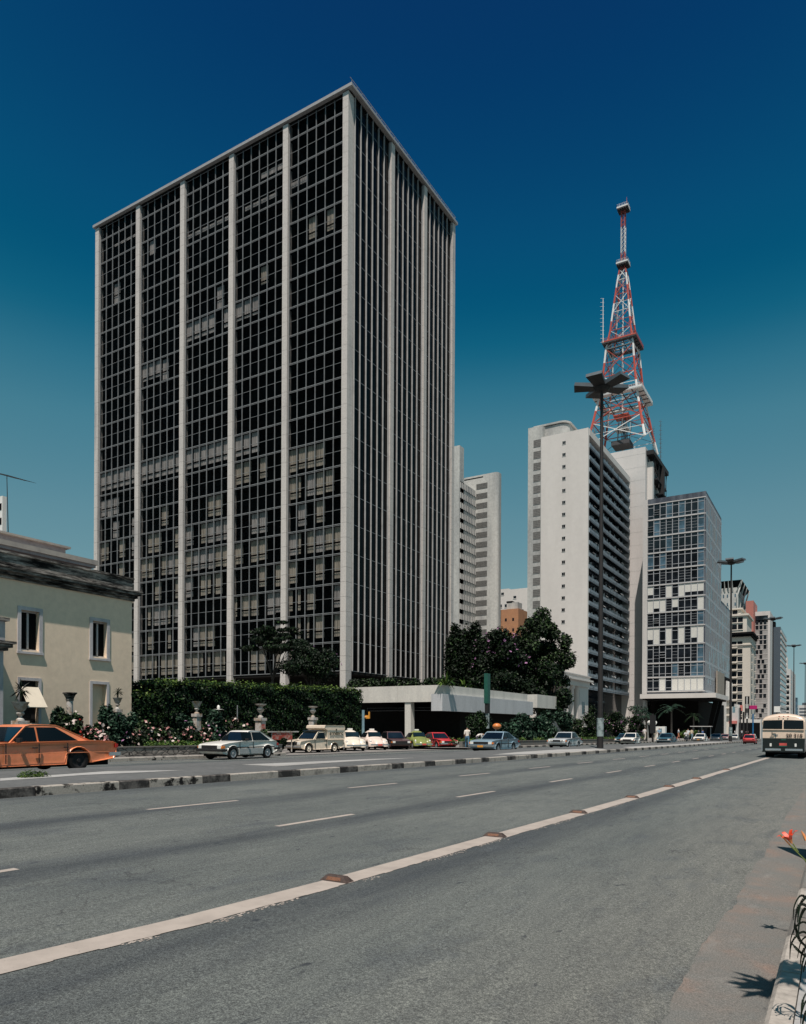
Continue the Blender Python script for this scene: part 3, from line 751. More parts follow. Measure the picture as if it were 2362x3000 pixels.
# ------------------------------------------------------------------ clipped hedge
GX = -36.7
def hedge_box(name, label, x0, x1, y0, y1, z1a, z1b, rs, n, top=0.3, mats='hedge'):
    g = min(gz(x1, y0), gz(x1, y1)); t = thing(name, ((x0+x1)/2, (y0+y1)/2, g), label, 'hedge')
    def zt(y): return z1a+(z1b-z1a)*(y-y0)/(y1-y0)
    mb = MB(); k = .22
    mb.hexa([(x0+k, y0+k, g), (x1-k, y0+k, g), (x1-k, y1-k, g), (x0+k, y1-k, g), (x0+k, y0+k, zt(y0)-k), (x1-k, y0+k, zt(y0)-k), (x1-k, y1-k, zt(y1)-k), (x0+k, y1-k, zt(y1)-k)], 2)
    gg = np.random.default_rng(rs)
    P = []; NR = []; faces = [('x', (y1-y0)*(z1a-g)), ('t', (y1-y0)*(x1-x0)*1.3), ('a', (x1-x0)*(z1a-g)), ('b', (x1-x0)*(z1b-g))]
    tot = sum(f[1] for f in faces)
    for nm, ar in faces:
        m = int(n*ar/tot); u, v = gg.random(m), gg.random(m); j = gg.normal(size=m)*.09+0.10*np.sin(u*40+v*23)
        if nm == 'x': q = np.stack([x1-.12+j, y0+(y1-y0)*u, g+(z1a+(z1b-z1a)*u-g)*v], 1); nv = (1, 0, .3)
        elif nm == 't': q = np.stack([x0+(x1-x0)*v, y0+(y1-y0)*u, z1a+(z1b-z1a)*u-.1+j*1.4], 1); nv = (0, 0, 1)
        elif nm == 'a': q = np.stack([x0+(x1-x0)*u, y0+.1+j, g+(z1a-g)*v], 1); nv = (0, -1, .3)
        else: q = np.stack([x0+(x1-x0)*u, y1-.1+j, g+(z1b-g)*v], 1); nv = (0, 1, .3)
        P.append(q); NR.append(np.tile(nv, (m, 1)))
    P = np.concatenate(P); NR = np.concatenate(NR).astype(float); m = len(P)
    NR += gg.normal(size=(m, 3))*.5; NR /= np.linalg.norm(NR, axis=1)[:, None]
    a = np.cross(NR, gg.normal(size=(m, 3))); a /= np.linalg.norm(a, axis=1)[:, None]; b = np.cross(NR, a); s = .17*(.6+.8*gg.random(m))
    A = a*s[:, None]; Bv = b*(s*.6)[:, None]
    V = np.stack([P-A*.5, P-Bv*.5, P+A*.5, P+Bv*.5], 1).reshape(-1, 3); o = len(mb.v)
    mb.v.extend(map(tuple, V.tolist())); mb.f.extend([(o+4*i, o+4*i+1, o+4*i+2, o+4*i+3) for i in range(m)]); istop = np.concatenate([np.full(int(n*ar/tot), nm == 't') for nm, ar in faces]); mb.m.extend(np.where(istop & (gg.random(m) < .6), 3, np.where(gg.random(m) < top, 1, 0)).tolist())  # sunlit hedge top put into the leaf colour: brighter leaves there
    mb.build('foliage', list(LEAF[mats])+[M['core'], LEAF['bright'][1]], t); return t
hy = [onX(x, 1450, GX).y for x in (281, 345, 769)]
hz = [onX(300, 1467, GX).z, onX(345, 1442, GX).z, onX(769, 1461, GX).z]
hedge_box('hedge', 'tall clipped green hedge in front of the dark glass tower', GX-3.5, GX, hy[1], hy[2], hz[1], hz[2], 1, 34000, .42)
hedge_box('hedge', 'lower clipped hedge joining the corner of the cream house', GX-3.5, GX-.3, hy[0]+.1, hy[1]-.05, hz[0], hz[0], 2, 5000, .6)
# ------------------------------------------------------------------ garden walls
def stonewall_mat():
    m, nt, bs = newmat('rubble_stone'); p = pos(nt)
    v = nt.nodes.new('ShaderNodeTexVoronoi'); v.feature = 'DISTANCE_TO_EDGE'; v.inputs['Scale'].default_value = 3.2
    mp = nt.nodes.new('ShaderNodeMapping'); mp.inputs['Scale'].default_value = (1, .8, 1.6); nt.links.new(p, mp.inputs[0]); nt.links.new(mp.outputs[0], v.inputs['Vector'])
    st = ramp(nt, noise(nt, p, 2.5, 4), [(.3, (.10, .09, .08)), (.7, (.30, .27, .24))])
    c = mixc(nt, ramp(nt, v.outputs['Distance'], [(.02, 1.0), (.07, 0.0)]), st, (.012, .011, .010))
    nt.links.new(c, bs.inputs['Base Color']); bs.inputs['Roughness'].default_value = .9; bump(nt, bs, v.outputs['Distance'], .6, .05); return m
M['rubble'] = stonewall_mat()
def gwall(label, x, y0, y1, h, mat):
    n = 12; g = gz(x, (y0+y1)/2, .15); t = thing('garden_wall', (x, (y0+y1)/2, g), label, 'garden wall')
    mb = MB(); mc = MB()
    for i in range(n):
        a, b = y0+(y1-y0)*i/n, y0+(y1-y0)*(i+1)/n; za, zb = gz(x, a, .15), gz(x, b, .15)
        mb.hexa([(x-.3, a, za-.1), (x, a, za-.1), (x, b, zb-.1), (x-.3, b, zb-.1), (x-.3, a, za+h), (x, a, za+h), (x, b, zb+h), (x-.3, b, zb+h)])
        mc.hexa([(x-.33, a, za+h), (x+.03, a, za+h), (x+.03, b, zb+h), (x-.33, b, zb+h), (x-.33, a, za+h+.05), (x+.03, a, za+h+.05), (x+.03, b, zb+h+.05), (x-.33, b, zb+h+.05)])
    mb.build('stones', mat, t); mc.build('coping', M['gutter'], t); return t
gwall('low rubble stone garden wall behind the orange car and white hatchback', -28.2, -6, 33.0, .42, M['rubble'])
gwall('low stone wall along the planted bed behind the blue and silver cars', -26.0, 52.5, 118, .42, M['gutter'])
ribbon('garden_bed', -28.5, -36.9, [-6, 34], .22, plain('dark_soil', (0.02, 0.018, 0.013), 1.0))
# ------------------------------------------------------------------ shrubs in the garden
def shrub(label, px, py_top, wpx, X, rs, mats='dark', fl=None, nfl=0, n=2600, frac=.35, name='flowering_shrub', group='shrubs in the house garden', size=.2, cone=False, lowfl=False):
    c = onX(px, py_top, X); g = gz(c.x, c.y, .2); Zd = (c-CAM).dot(FWD)
    hw = wpx/2*Zd/F; H = c.z-g
    t = thing(name, (c.x, c.y, g), label, 'shrub', group)
    if cone: bl = [(c.x, c.y, g+H*(.1+.8*i/6), hw*(1-.85*i/6), hw*(1-.85*i/6), H*.12) for i in range(7)]
    else: bl = clumps((c.x, c.y, g+H*.5), (hw, hw*.8, H*.52), 9, rs, .5, .9, -.9)
    mb = MB(); leaves(mb, bl, n, size, rs, frac, .55, .5)
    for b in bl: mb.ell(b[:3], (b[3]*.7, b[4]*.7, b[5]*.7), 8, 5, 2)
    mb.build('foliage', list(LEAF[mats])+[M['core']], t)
    if fl:
        mb = MB(); fb_ = [b for b in bl if (b[2] < g+H*.55)] if lowfl else bl
        leaves(mb, [(b[0]+.08, b[1]-.04, b[2], b[3]*1.08, b[4]*1.08, b[5]*1.05) for b in (fb_ or bl)], nfl, .17, rs+9, .35, .9, .93, .2)
        mb.build('blossom', [FL[fl[0]], FL[fl[1]]], t)
    return t
SH = [
 ('dark bush below the awning beside the house door', 130, 1494, 34, -33.5, 'dark', None, 0),
 ('bush with pale leaves at the foot of the stone column', 124, 1487, 30, -34.0, 'blue', None, 0),
 ('flowering bush with pink and white blooms just above the orange car roof', 165, 1512, 60, -31.0, 'dark', ('white', 'red'), 150),
 ('bush of white and pink blooms beside the tail of the orange car', 200, 1533, 55, -30.2, 'dark', ('pink', 'white'), 220),
 ('broad leafed bush under the small potted palm', 222, 1486, 46, -33.0, 'blue', None, 0),
 ('large dark bush in front of the hedge corner', 262, 1503, 62, -31.5, 'blue', ('mauve', 'white'), 25),
 ('pink flowering bush above the stone wall left of the urn', 300, 1528, 62, -30.2, 'dark', ('pink', 'white'), 180),
 ('pink flowering bush above the stone wall under the urn', 355, 1535, 58, -30.0, 'dark', ('pink', 'white'), 200),
 ('leafy bush right below the urn near the hedge', 392, 1512, 52, -31.5, 'blue', ('red', 'mauve'), 14),
 ('pink flowering bush behind the bonnet of the white hatchback', 420, 1536, 56, -30.0, 'dark', ('pink', 'white'), 180),
 ('leafy bush with mauve flowers between the urn and the garden lamp', 452, 1512, 60, -31.5, 'blue', ('mauve', 'white'), 30),
 ('pink flowering bush behind the roof of the white hatchback', 505, 1529, 62, -30.0, 'dark', ('pink', 'white'), 120),
 ('dark bush in front of the hedge behind the white hatchback rear', 560, 1548, 56, -30.0, 'dark', None, 0),
 ('dark leafy bush at the end of the rubble wall', 590, 1556, 40, -29.6, 'hedge', None, 0)]
for i, s in enumerate(SH):
    shrub(s[0], s[1], s[2], s[3], s[4], 40+i, s[5], s[6], s[7], n=2300)
shrub('small pointed conifer right of the cream awning', 146, 1478, 26, -34.5, 70, 'dark', None, 0, 1600, name='small_conifer', size=.16, cone=True)
# low green border plants
gg = random.Random(8)
mb = MB()
bl = []
y = 24.0
while y < 33: x = -28.7-gg.uniform(0, .5); bl.append((x, y, gz(x, y, .62), .35, .4, .25)); y += .4
leaves(mb, bl, 4200, .15, 5, .5, .5, .3, .8)
tag(mb.build('border_plants', list(LEAF['bright'])), 'low bright green border plants along the rubble wall', 'border plants', kind='stuff')
# ------------------------------------------------------------------ urns
M['urn'] = stained('weathered_urn_stone', (0.48, 0.46, 0.43), (0.30, 0.20, 0.12), 0.45, 0.65, 3.0, 0.85, False, 0.1, 0.3)
M['redwhite'] = stained('faded_red_paint', (0.40, 0.07, 0.05), (0.45, 0.35, 0.30), 0.45, 0.6, 3, 0.8, False)
def urn(label, px, ytop, ybot, X, yped=None, palm=0, style=0, wide=1.0, red=False):
    top, bot = onX(px, ytop, X), onX(px, ybot, X); H = top.z-bot.z; c = (bot.x, bot.y, bot.z)
    g = gz(bot.x, bot.y, .2)
    t = thing('garden_urn', (bot.x, bot.y, bot.z), label, 'urn', 'stone urns on pedestals in the house garden')
    w_ = H*.42*wide
    if style == 0: prof = [(.5, 0), (.5, .08), (.22, .16), (.2, .26), (.42, .32), (.5, .40), (.35, .48), (.62, .60), (.82, .82), (1.0, .95), (1.04, 1.0), (.9, 1.0), (.7, .9)]
    else: prof = [(.42, 0), (.45, .1), (.2, .2), (.18, .36), (.5, .48), (.66, .62), (.4, .72), (.36, .82), (.95, .93), (1.0, 1.0), (.8, 1.0), (.5, .9)]
    mb = MB(); mb.lathe(c, [(r*w_, z*H) for r, z in prof], 20); mb.build('bowl', M['urn'], t, smooth=True)
    mb = MB(); pw_ = w_*.62
    mb.box(c[0]-pw_, c[1]-pw_, g, c[0]+pw_, c[1]+pw_, c[2]-.18); mb.box(c[0]-pw_*1.25, c[1]-pw_*1.25, c[2]-.18, c[0]+pw_*1.25, c[1]+pw_*1.25, c[2]-.002)
    pd = mb.build('pedestal', M['urn'], t, bevel=.01)
    if red:
        mb = MB(); mb.box(c[0]+pw_, c[1]-pw_*.7, g+.2, c[0]+pw_+.03, c[1]+pw_*.7, c[2]-.4); mb.build('painted_panel', M['redwhite'], pd)
    if palm:
        p = thing('potted_palm', (c[0], c[1], c[2]+H*.9), 'spiky potted palm growing in the %s' % ('urn beside the porch' if palm > 1.5 else 'urn at the niche of the cream house'), 'potted plant')
        mb = MB(); h = .28*palm; mb.path([(c[0], c[1], c[2]+H*.9), (c[0]+.04, c[1], c[2]+H+h)], [.05, .035], 6); mb.build('stem', M['bark'], p)
        mb = MB(); r_ = random.Random(int(px)); hd = Vector((c[0]+.04, c[1], c[2]+H+h))
        for i in range(46):
            d = Vector((r_.gauss(0, 1), r_.gauss(0, 1), r_.gauss(.25, .9))).normalized(); L = .30*palm*r_.uniform(.75, 1.1)
            sd_ = d.cross(UP).normalized()*.022*palm; e = hd+d*L+Vector((0, 0, -.05*palm)); m_ = hd+d*L*.5
            mb.add([hd, m_+sd_, e, m_-sd_], [(0, 1, 2, 3)])
        mb.build('leaves', LEAF['dark'][0], p)
    return t
urn('large urn with a spiky palm beside the porch', 43, 1487, 1527, -32.5, palm=2.0, red=True)
urn('urn with a small palm in front of the wall niche', 249, 1478, 1502, -34.5, palm=1.25, wide=.95)
urn('plain flared urn before the tall hedge, nearest the house', 417, 1486, 1512, -31.5, wide=.95)
urn('narrow urn on a red and white pedestal before the hedge', 552, 1491, 1521, -31.5, style=1, red=True)
urn('narrow urn on a pale pedestal behind the cream van', 663, 1496, 1520, -31.5, style=1)
cc = onX(148, 1467, -34.5); g = gz(cc.x, cc.y, .2)
t = thing('stone_column', (cc.x, cc.y, g), 'short stone column with a carved capital before the house wall', 'column')
mb = MB(); hh = cc.z-g; mb.lathe((cc.x, cc.y, g), [(.24, 0), (.24, .15), (.18, .2), (.16, hh-.45)], 16); mb.build('shaft', M['urn'], t, smooth=True)
mb = MB(); mb.lathe((cc.x, cc.y, g), [(.17, hh-.45), (.2, hh-.4), (.2, hh-.3), (.3, hh-.1), (.36, hh-.06), (.36, hh), (.25, hh)], 8); mb.build('capital', M['cornice'], t)
cc = onX(463, 1494, -31.5); g = gz(cc.x, cc.y, .2); hh = cc.z-g
t = thing('garden_lamp', (cc.x, cc.y, g), 'small white garden lamp with a flat disc shade before the hedge', 'garden lamp')
mb = MB(); mb.tube((cc.x, cc.y, g), (cc.x, cc.y, g+hh-.25), .025); mb.build('pole', M['steel'], t)
mb = MB(); mb.lathe((cc.x, cc.y, g+hh-.27), [(.30, 0), (.33, .02), (.05, .05)], 16); mb.build('shade', M['white'], t)
mb = MB(); mb.ell((cc.x, cc.y, g+hh-.12), (.09, .09, .13)); mb.build('globe', M['white'], t, smooth=True)
cc = onX(503, 1494, -31.0); g = gz(cc.x, cc.y, .2)
mb = MB(); mb.tube((cc.x, cc.y, g), (cc.x, cc.y, cc.z), .03); tag(mb.build('garden_post', M['steel']), 'thin pale post standing before the tall hedge', 'post')
# trees in front of the tower
def pz(px, py, Z): return at(px, py, Z)
b = at(574, 1500, 70); c = at(583, 1360, 70)
tree('slender tree with flat layered crown before the tower columns', (b.x, b.y, gz(b.x, b.y)), c, (3.0, 2.6, 2.3), 34, 9000, .26, 101, 'hedge', .18, sub=.28, flat=.32, trunk=.13)
b = at(660, 1500, 68); c = at(657, 1415, 68)
tree('round dark tree with mauve blossom on its right side, before the tower', (b.x, b.y, gz(b.x, b.y)), c, (2.9, 2.6, 2.5), 30, 9500, .24, 102, 'hedge', .12, 'mauve', 45, sub=.36, trunk=.13, core=.5)
bt = at(692, 1410, 66.5)

c0 = onX(576, 1549, -29.2); c1 = onX(618, 1567, -29.2); g = gz(-29.2, c0.y, .1)
t = thing('barrier_panel', (-29.2, (c0.y+c1.y)/2, g), 'faded red barrier panel with a pale rail behind the cream van', 'barrier')
mb = MB(); mb.box(-29.25, c0.y, c1.z, -29.15, c1.y, c0.z-.08); mb.build('panel', M['redwhite'], t)
mb = MB(); mb.box(-29.28, c0.y-.3, c0.z-.07, -29.12, c1.y+.6, c0.z); mb.tube((-29.2, c0.y, g), (-29.2, c0.y, c0.z), .04); mb.tube((-29.2, c1.y, g), (-29.2, c1.y, c0.z), .04); mb.build('rail', M['urn'], t)
# ------------------------------------------------------------------ entrance pavilion
M['conc_w'] = stained('white_board_marked_concrete', (0.60, 0.58, 0.53), (0.46, 0.45, 0.42), 0.45, 0.75, 0.8, 0.8, True, 0.08, 0.15)
M['conc_shade'] = stained('shaded_concrete', (0.50, 0.51, 0.52), (0.40, 0.41, 0.42), 0.45, 0.75, 0.8, 0.8, True, 0.08, 0.15)  # pavilion concrete with the shade of the avenue side put into its colour
FY = 62.0
a, b = onY(939.9, 1450.7, FY), onY(940, 1486.2, FY); FX = a.x; FL_ = onY(733, 1470, FY).x
GX2 = FX+.35; e0 = onX(1129.5, 1486.2, GX2); zt2, zb2 = onX(1035, 1478.3, GX2).z, onX(1035, 1510.5, GX2).z
pav = thing('entrance_pavilion', (FX, FY, gz(FX, FY)), 'low concrete entrance pavilion with pale fascia beams and one pillar', 'pavilion')
mb = MB(); mb.box(FL_-3, FY, b.z, (FL_+FX)/2+.6, FY+.3, a.z); mb.box((FL_+FX)/2+.62, FY, b.z, FX, FY+.3, a.z); mb.box(FX-.3, FY+.3, b.z, FX, FY+22, a.z)
mb.box(FL_-3, FY+.3, b.z+.3, FX-.3, FY+22, b.z+.55, 1)
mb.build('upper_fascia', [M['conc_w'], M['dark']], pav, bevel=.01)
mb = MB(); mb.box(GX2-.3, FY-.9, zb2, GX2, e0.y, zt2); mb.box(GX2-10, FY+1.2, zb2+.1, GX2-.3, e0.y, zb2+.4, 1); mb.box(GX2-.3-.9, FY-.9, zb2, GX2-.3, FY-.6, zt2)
mb.build('lower_fascia', [M['conc_shade'], M['dark']], pav, bevel=.01)
f3a, f3b = onY(1082, 1472, e0.y+.6), onY(1138.5, 1499, e0.y+.6)
mb = MB(); mb.box(f3a.x, e0.y+.6, f3b.z, f3b.x, e0.y+.9, f3a.z); mb.box(f3b.x-.3, e0.y+.9, f3b.z, f3b.x, e0.y+8, f3a.z); mb.build('rear_fascia', M['conc_w'], pav)
p0, p1 = onY(862.6, 1520, FY+.5).x, onY(875.5, 1520, FY+.5).x; g = gz(p0, FY)
mb = MB(); mb.hexa([(p0, FY+.1, g), (p1, FY+.1, g), (p1, FY+.8, g), (p0, FY+.8, g), (p0-.03, FY+.1, b.z), (p1-.06, FY+.1, b.z), (p1-.06, FY+.8, b.z), (p0-.03, FY+.8, b.z)]); mb.build('pillar', M['conc_w'], pav)
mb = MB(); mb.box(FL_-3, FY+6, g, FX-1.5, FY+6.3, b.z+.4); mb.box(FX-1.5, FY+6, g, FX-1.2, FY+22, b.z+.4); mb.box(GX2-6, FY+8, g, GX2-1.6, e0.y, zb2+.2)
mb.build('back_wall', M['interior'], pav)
# parking signs, posts
def xpost(name, label, cat, px, ytop, ybot, Z, r, mat, g=None):
    a, b = at(px, ytop, Z), at(px, ybot, Z); t = thing(name, (b.x, b.y, b.z), label, cat, g)
    mb = MB(); mb.tube(b, (b.x, b.y, a.z), r, r, 10); mb.build('pole', mat, t); return t, Vector((b.x, b.y, a.z)), b
M['bluegrey'] = plain('blue_grey_paint', (0.16, 0.26, 0.30), 0.5)
M['green'] = plain('green_post_paint', (0.012, 0.085, 0.06), 0.5, 0.2)
t, a, b = xpost('sign_post', 'blue grey post with a small orange box beside the hedge end', 'sign post', 769.5, 1504, 1560, 57, .11, M['bluegrey'])
mb = MB(); c = at(779, 1519, 57); mb.box(c.x-.22, c.y-.05, c.z-.12, c.x+.2, c.y+.05, c.z+.14); mb.box(c.x+.1, c.y-.04, c.z+.14, c.x+.2, c.y+.04, c.z+.42); mb.tube(c, (a.x, a.y, c.z), .03); mb.build('sign_box', M['plate_or'], t)
# advertising totem: green upper, grey lower
a, b = at(1032.5, 1427, 66), at(1032.5, 1543, 66); zm = at(1032.5, 1502, 66).z
tt = thing('sign_totem', (b.x, b.y, b.z), 'tall green sign totem on a peeling grey base by the pavilion', 'sign')
mb = MB(); mb.box(a.x-.18, a.y-.3, zm+.5, a.x+.18, a.y+.3, a.z); mb.build('sign_panel', M['green'], tt, bevel=.02)
M['peel'] = stained('peeling_grey_post', (0.30, 0.36, 0.36), (0.10, 0.13, 0.13), 0.45, 0.6, 4.0, 0.8, False, 0.1)
mb = MB(); mb.box(a.x-.12, a.y-.24, zm-.4, a.x+.18, a.y+.24, zm+.5, 1); mb.tube(b, (b.x, b.y, zm-.4), .19, .19, 12); mb.build('base', [M['peel'], M['black']], tt)
c = at(1053, 1538, 58.5); g = gz(c.x, c.y, .15)
ph = thing('public_telephone', (c.x, c.y, g), 'orange egg shaped public telephone hood behind the blue hatchback', 'telephone')
M['orange'] = paint('orange_fibreglass', (0.62, 0.20, 0.05), 0.35)
mb = MB()
n, m = 18, 9; vs = []; fs = []
for j in range(m+1):
    phi = math.pi*j/m
    for k in range(n+1):
        th = -math.pi*.72+2*math.pi*.72*k/n-.6
        vs.append((c.x+.33*math.sin(phi)*math.cos(th), c.y+.33*math.sin(phi)*math.sin(th), c.z-.02+.22*math.cos(phi)))
for j in range(m):
    for k in range(n): q = j*(n+1)+k; fs.append((q, q+1, q+n+2, q+n+1))
mb.add(vs, fs); o = mb.build('hood', M['orange'], ph, smooth=True); md = o.modifiers.new('s', 'SOLIDIFY'); md.thickness = .03
mb = MB(); mb.tube((c.x-.1, c.y, g), (c.x-.1, c.y, c.z), .05); mb.build('pole', M['steel'], ph)
mb = MB(); mb.box(c.x-.2, c.y-.1, c.z-.25, c.x+.02, c.y+.1, c.z+.1); mb.build('handset_box', M['black'], ph)
# ------------------------------------------------------------------ big trees beyond the pavilion
def bigtree(label, px, pyt, pyb, hw, Z, rs, mats='dark', frac=.3, n=15000, nb=34, fl=None, nfl=0, sub=.32, size=.42, core=.5, low=-.9, group=None, flat=.85, name='tree', trunk=.35):
    top, bot = at(px, pyt, Z), at(px, pyb, Z); g = gz(bot.x, bot.y, .15)
    R = hw*Z/F; c = ((bot.x), (bot.y), (top.z+bot.z)/2); Rz = (top.z-bot.z)/2
    return tree(label, (bot.x, bot.y, g), c, (R, R, Rz), nb, n, size, rs, mats, frac, fl, nfl, group, sub, trunk, flat, core, name, 'tree', low, fsize=.4)
bigtree('dark tree rising at the right edge of the glass tower', 985, 1306, 1515, 44, 108, 201, 'hedge', .12, 15000, 34, core=.75, sub=.36)
bigtree('broad dark tree tinged with mauve blossom on its crown', 1055, 1332, 1515, 76, 104, 202, 'hedge', .12, 24000, 52, 'mauve', 420, core=.7)
bigtree('tall leafy tree with spreading sunlit branches before the white slab building', 1140, 1292, 1500, 72, 106, 203, 'dark', .40, 24000, 70, sub=.21, core=.45, flat=.75)
bigtree('dark low tree filling the space beside the portico villa', 1162, 1400, 1535, 44, 98, 204, 'hedge', .2, 8000, 22, core=.55)
bigtree('dark tree mass behind the rear beam of the pavilion', 1080, 1415, 1530, 80, 100, 205, 'hedge', .15, 9000, 24, core=.6)
# terrace planting over the pavilion roof
mb = MB(); bl = []
r_ = random.Random(31)
for i in range(26):
    u = r_.random(); q = onY(745+u*200, 1452-r_.uniform(0, 12), FY+2.5); bl.append((q.x, q.y, q.z-.2, .8, .6, .5))
leaves(mb, bl, 5200, .28, 32, .28); tag(mb.build('roof_planting', list(LEAF['dark'])), 'dark planting along the pavilion roof at the tower foot', 'planting', kind='stuff')
def agave(label, px, py, Z, s, rs, mats='bright', n=34, up=.5):
    c = at(px, py, Z); t = thing('strap_leaf_plant', (c.x, c.y, c.z), label, 'plant')
    mb = MB(); r_ = random.Random(rs)
    for i in range(n):
        d = Vector((r_.gauss(0, 1), r_.gauss(0, 1), abs(r_.gauss(up, .5)))).normalized(); L = s*r_.uniform(.6, 1.1); w = d.cross(UP).normalized()*s*.07
        m = c+d*L*.55+Vector((0, 0, s*.1)); e = c+d*L-Vector((0, 0, s*.18))
        mb.add([c-w*.5, c+w*.5, m+w, m-w, e], [(0, 1, 2, 3), (3, 2, 4)], r_.randrange(2))
    mb.build('leaves', list(LEAF[mats]), t); return t
agave('yellow green strap leaved plant at the right end of the pavilion roof', 945, 1452, 70, 1.7, 1)
agave('drooping strap leaved plant below the roof end of the pavilion', 940, 1462, 72, 1.3, 2, 'blue')
agave('strap leaved plant growing over the grey lower beam', 985, 1466, 80, 1.9, 3, 'bright')
# ------------------------------------------------------------------ roadside planting on the right half
for i, (lb, px, yt, w_, X, mt, fl, nf, sz) in enumerate([
 ('leafy bush behind the pedestrians under the grey beam', 1005, 1518, 50, -27.5, 'hedge', None, 0, .22),
 ('leafy bush beside the green sign totem', 1022, 1510, 44, -28.5, 'hedge', None, 0, .22),
 ('tall broad leafed plants left of the orange telephone hood', 1075, 1528, 50, -27.0, 'blue', None, 0, .3),
 ('broad leafed plants right of the orange telephone hood', 1105, 1520, 60, -27.5, 'blue', None, 0, .32),
 ('banana like planting in front of the pavilion end', 1140, 1512, 60, -27.5, 'blue', ('white', 'white'), 20, .34),
 ('pale leafed planting at the foot of the portico', 1180, 1500, 60, -28.5, 'blue', None, 0, .3),
 ('bush in front of the portico columns', 1215, 1514, 56, -29.0, 'dark', ('white', 'white'), 25, .28),
 ('dark bush left of the big lamp post foot', 1250, 1512, 50, -29.5, 'dark', ('mauve', 'mauve'), 30, .26),
 ('mauve flowering bush right of the big lamp post foot', 1300, 1508, 60, -29.5, 'hedge', ('mauve', 'white'), 200, .26),
 ('dark mauve flowering bush before the slab building foot', 1335, 1512, 56, -30.0, 'hedge', ('mauve', 'white'), 140, .26),
 ('dark bush beside the corner of the canopy building', 1262, 1490, 50, -40.0, 'hedge', None, 0, .3)]):
    shrub(lb, px, yt, w_, X, 300+i, mt, fl, nf, 2600, .38, 'shrub', 'shrubs in the planted bed across the avenue', sz)
mb = MB(); bl = []
y = 53.0
while y < 118: bl.append((-26.5-gg.uniform(0, .6), y, gz(-26.4, y, .66), .4, .5, .28)); y += .55
leaves(mb, bl, 7000, .2, 6, .45, .5, .3, .8)
tag(mb.build('border_plants', list(LEAF['bright'])), 'low green border plants along the wall across the avenue', 'border plants', kind='stuff')
# grass tuft on the median
c = onG(70, 1646, .18); mb = MB(); leaves(mb, [(c.x, c.y, c.z+.05, .2, .42, .11)], 420, .09, 9, .5, .25, .1, .9)
tag(mb.build('weed_tuft', list(LEAF['bright'])), 'tuft of green weeds growing on the median behind the kerb', 'weeds', kind='stuff')
# ------------------------------------------------------------------ background buildings
class Rep:
    """repeat of one part on one building: the nearest 100 as objects that share a mesh, any rest as one part"""
    def __init__(s, name, mb, mats, parent): s.n, s.mb, s.mats, s.p, s.L = name, mb, mats, parent, []
    def put(s, loc, rz=0.0): s.L.append((Vector(loc), rz))
    def done(s, limit=100):
        s.L.sort(key=lambda q: (q[0]-CAM).length); first = None
        for loc, rz in s.L[:limit]:
            if first is None: first = s.mb.build(s.n, s.mats, s.p, world=False); o = first
            else: o = first.copy(); COL.objects.link(o)
            o.location = loc-W(s.p); o.rotation_euler.z = rz
        if len(s.L) > limit:
            m = MB()
            for loc, rz in s.L[limit:]:
                c, n_ = math.cos(rz), math.sin(rz)
                m.add([(loc.x+p[0]*c-p[1]*n_, loc.y+p[0]*n_+p[1]*c, loc.z+p[2]) for p in s.mb.v], [tuple(f) for f in s.mb.f], 0)
                m.m[-len(s.mb.f):] = s.mb.m
            o = m.build(s.n, s.mats, s.p); o['kind'] = 'stuff'
def bthing(name, X, Y, label, cat): return thing(name, (X, Y, gz(X, Y)), label, cat)
M['b_grey'] = stained('weathered_grey_concrete', (0.52, 0.52, 0.49), (0.27, 0.28, 0.28), 0.42, 0.74, 0.16, 0.9, True, 0.12, 0.1)
M['b_white'] = stained('white_painted_render', (0.63, 0.60, 0.565), (0.56, 0.53, 0.50), 0.4, 0.75, 0.12, 0.85, True, 0.03, 0.05)
M['b_white2'] = stained('white_tile_cladding', (0.57, 0.55, 0.53), (0.48, 0.47, 0.455), 0.4, 0.75, 0.2, 0.7, True, 0.04, 0.05)
M['louv'] = plain('grey_louvre_slats', (0.20, 0.20, 0.19), 0.7, 0.3, 2)
M['louvd'] = plain('dark_louvre_gap', (0.06, 0.06, 0.06), 0.9)
M['bandblue'] = plain('blue_grey_balcony_panel', (0.20, 0.25, 0.29), 0.6, 0.35, 0.6)
M['wdark'] = glassy('dark_window_glass', (0.010, 0.013, 0.017), 0.08, 0.5)
M['wblue'] = glassy('blue_window_glass', (0.06, 0.11, 0.15), 0.12, 0.6)
M['blind'] = plain('pale_window_blind', (0.58, 0.58, 0.54), 0.8, 0.12)
M['cloth'] = plain('laundry_and_blinds', (0.42, 0.42, 0.42), 0.8, 0.6, 0.9)
M['frame'] = plain('grey_white_window_frame', (0.34, 0.36, 0.38), 0.5, 0.15)
def zs(px, py, X=None, Y=None): return (onX(px, py, X) if X is not None else onY(px, py, Y)).z
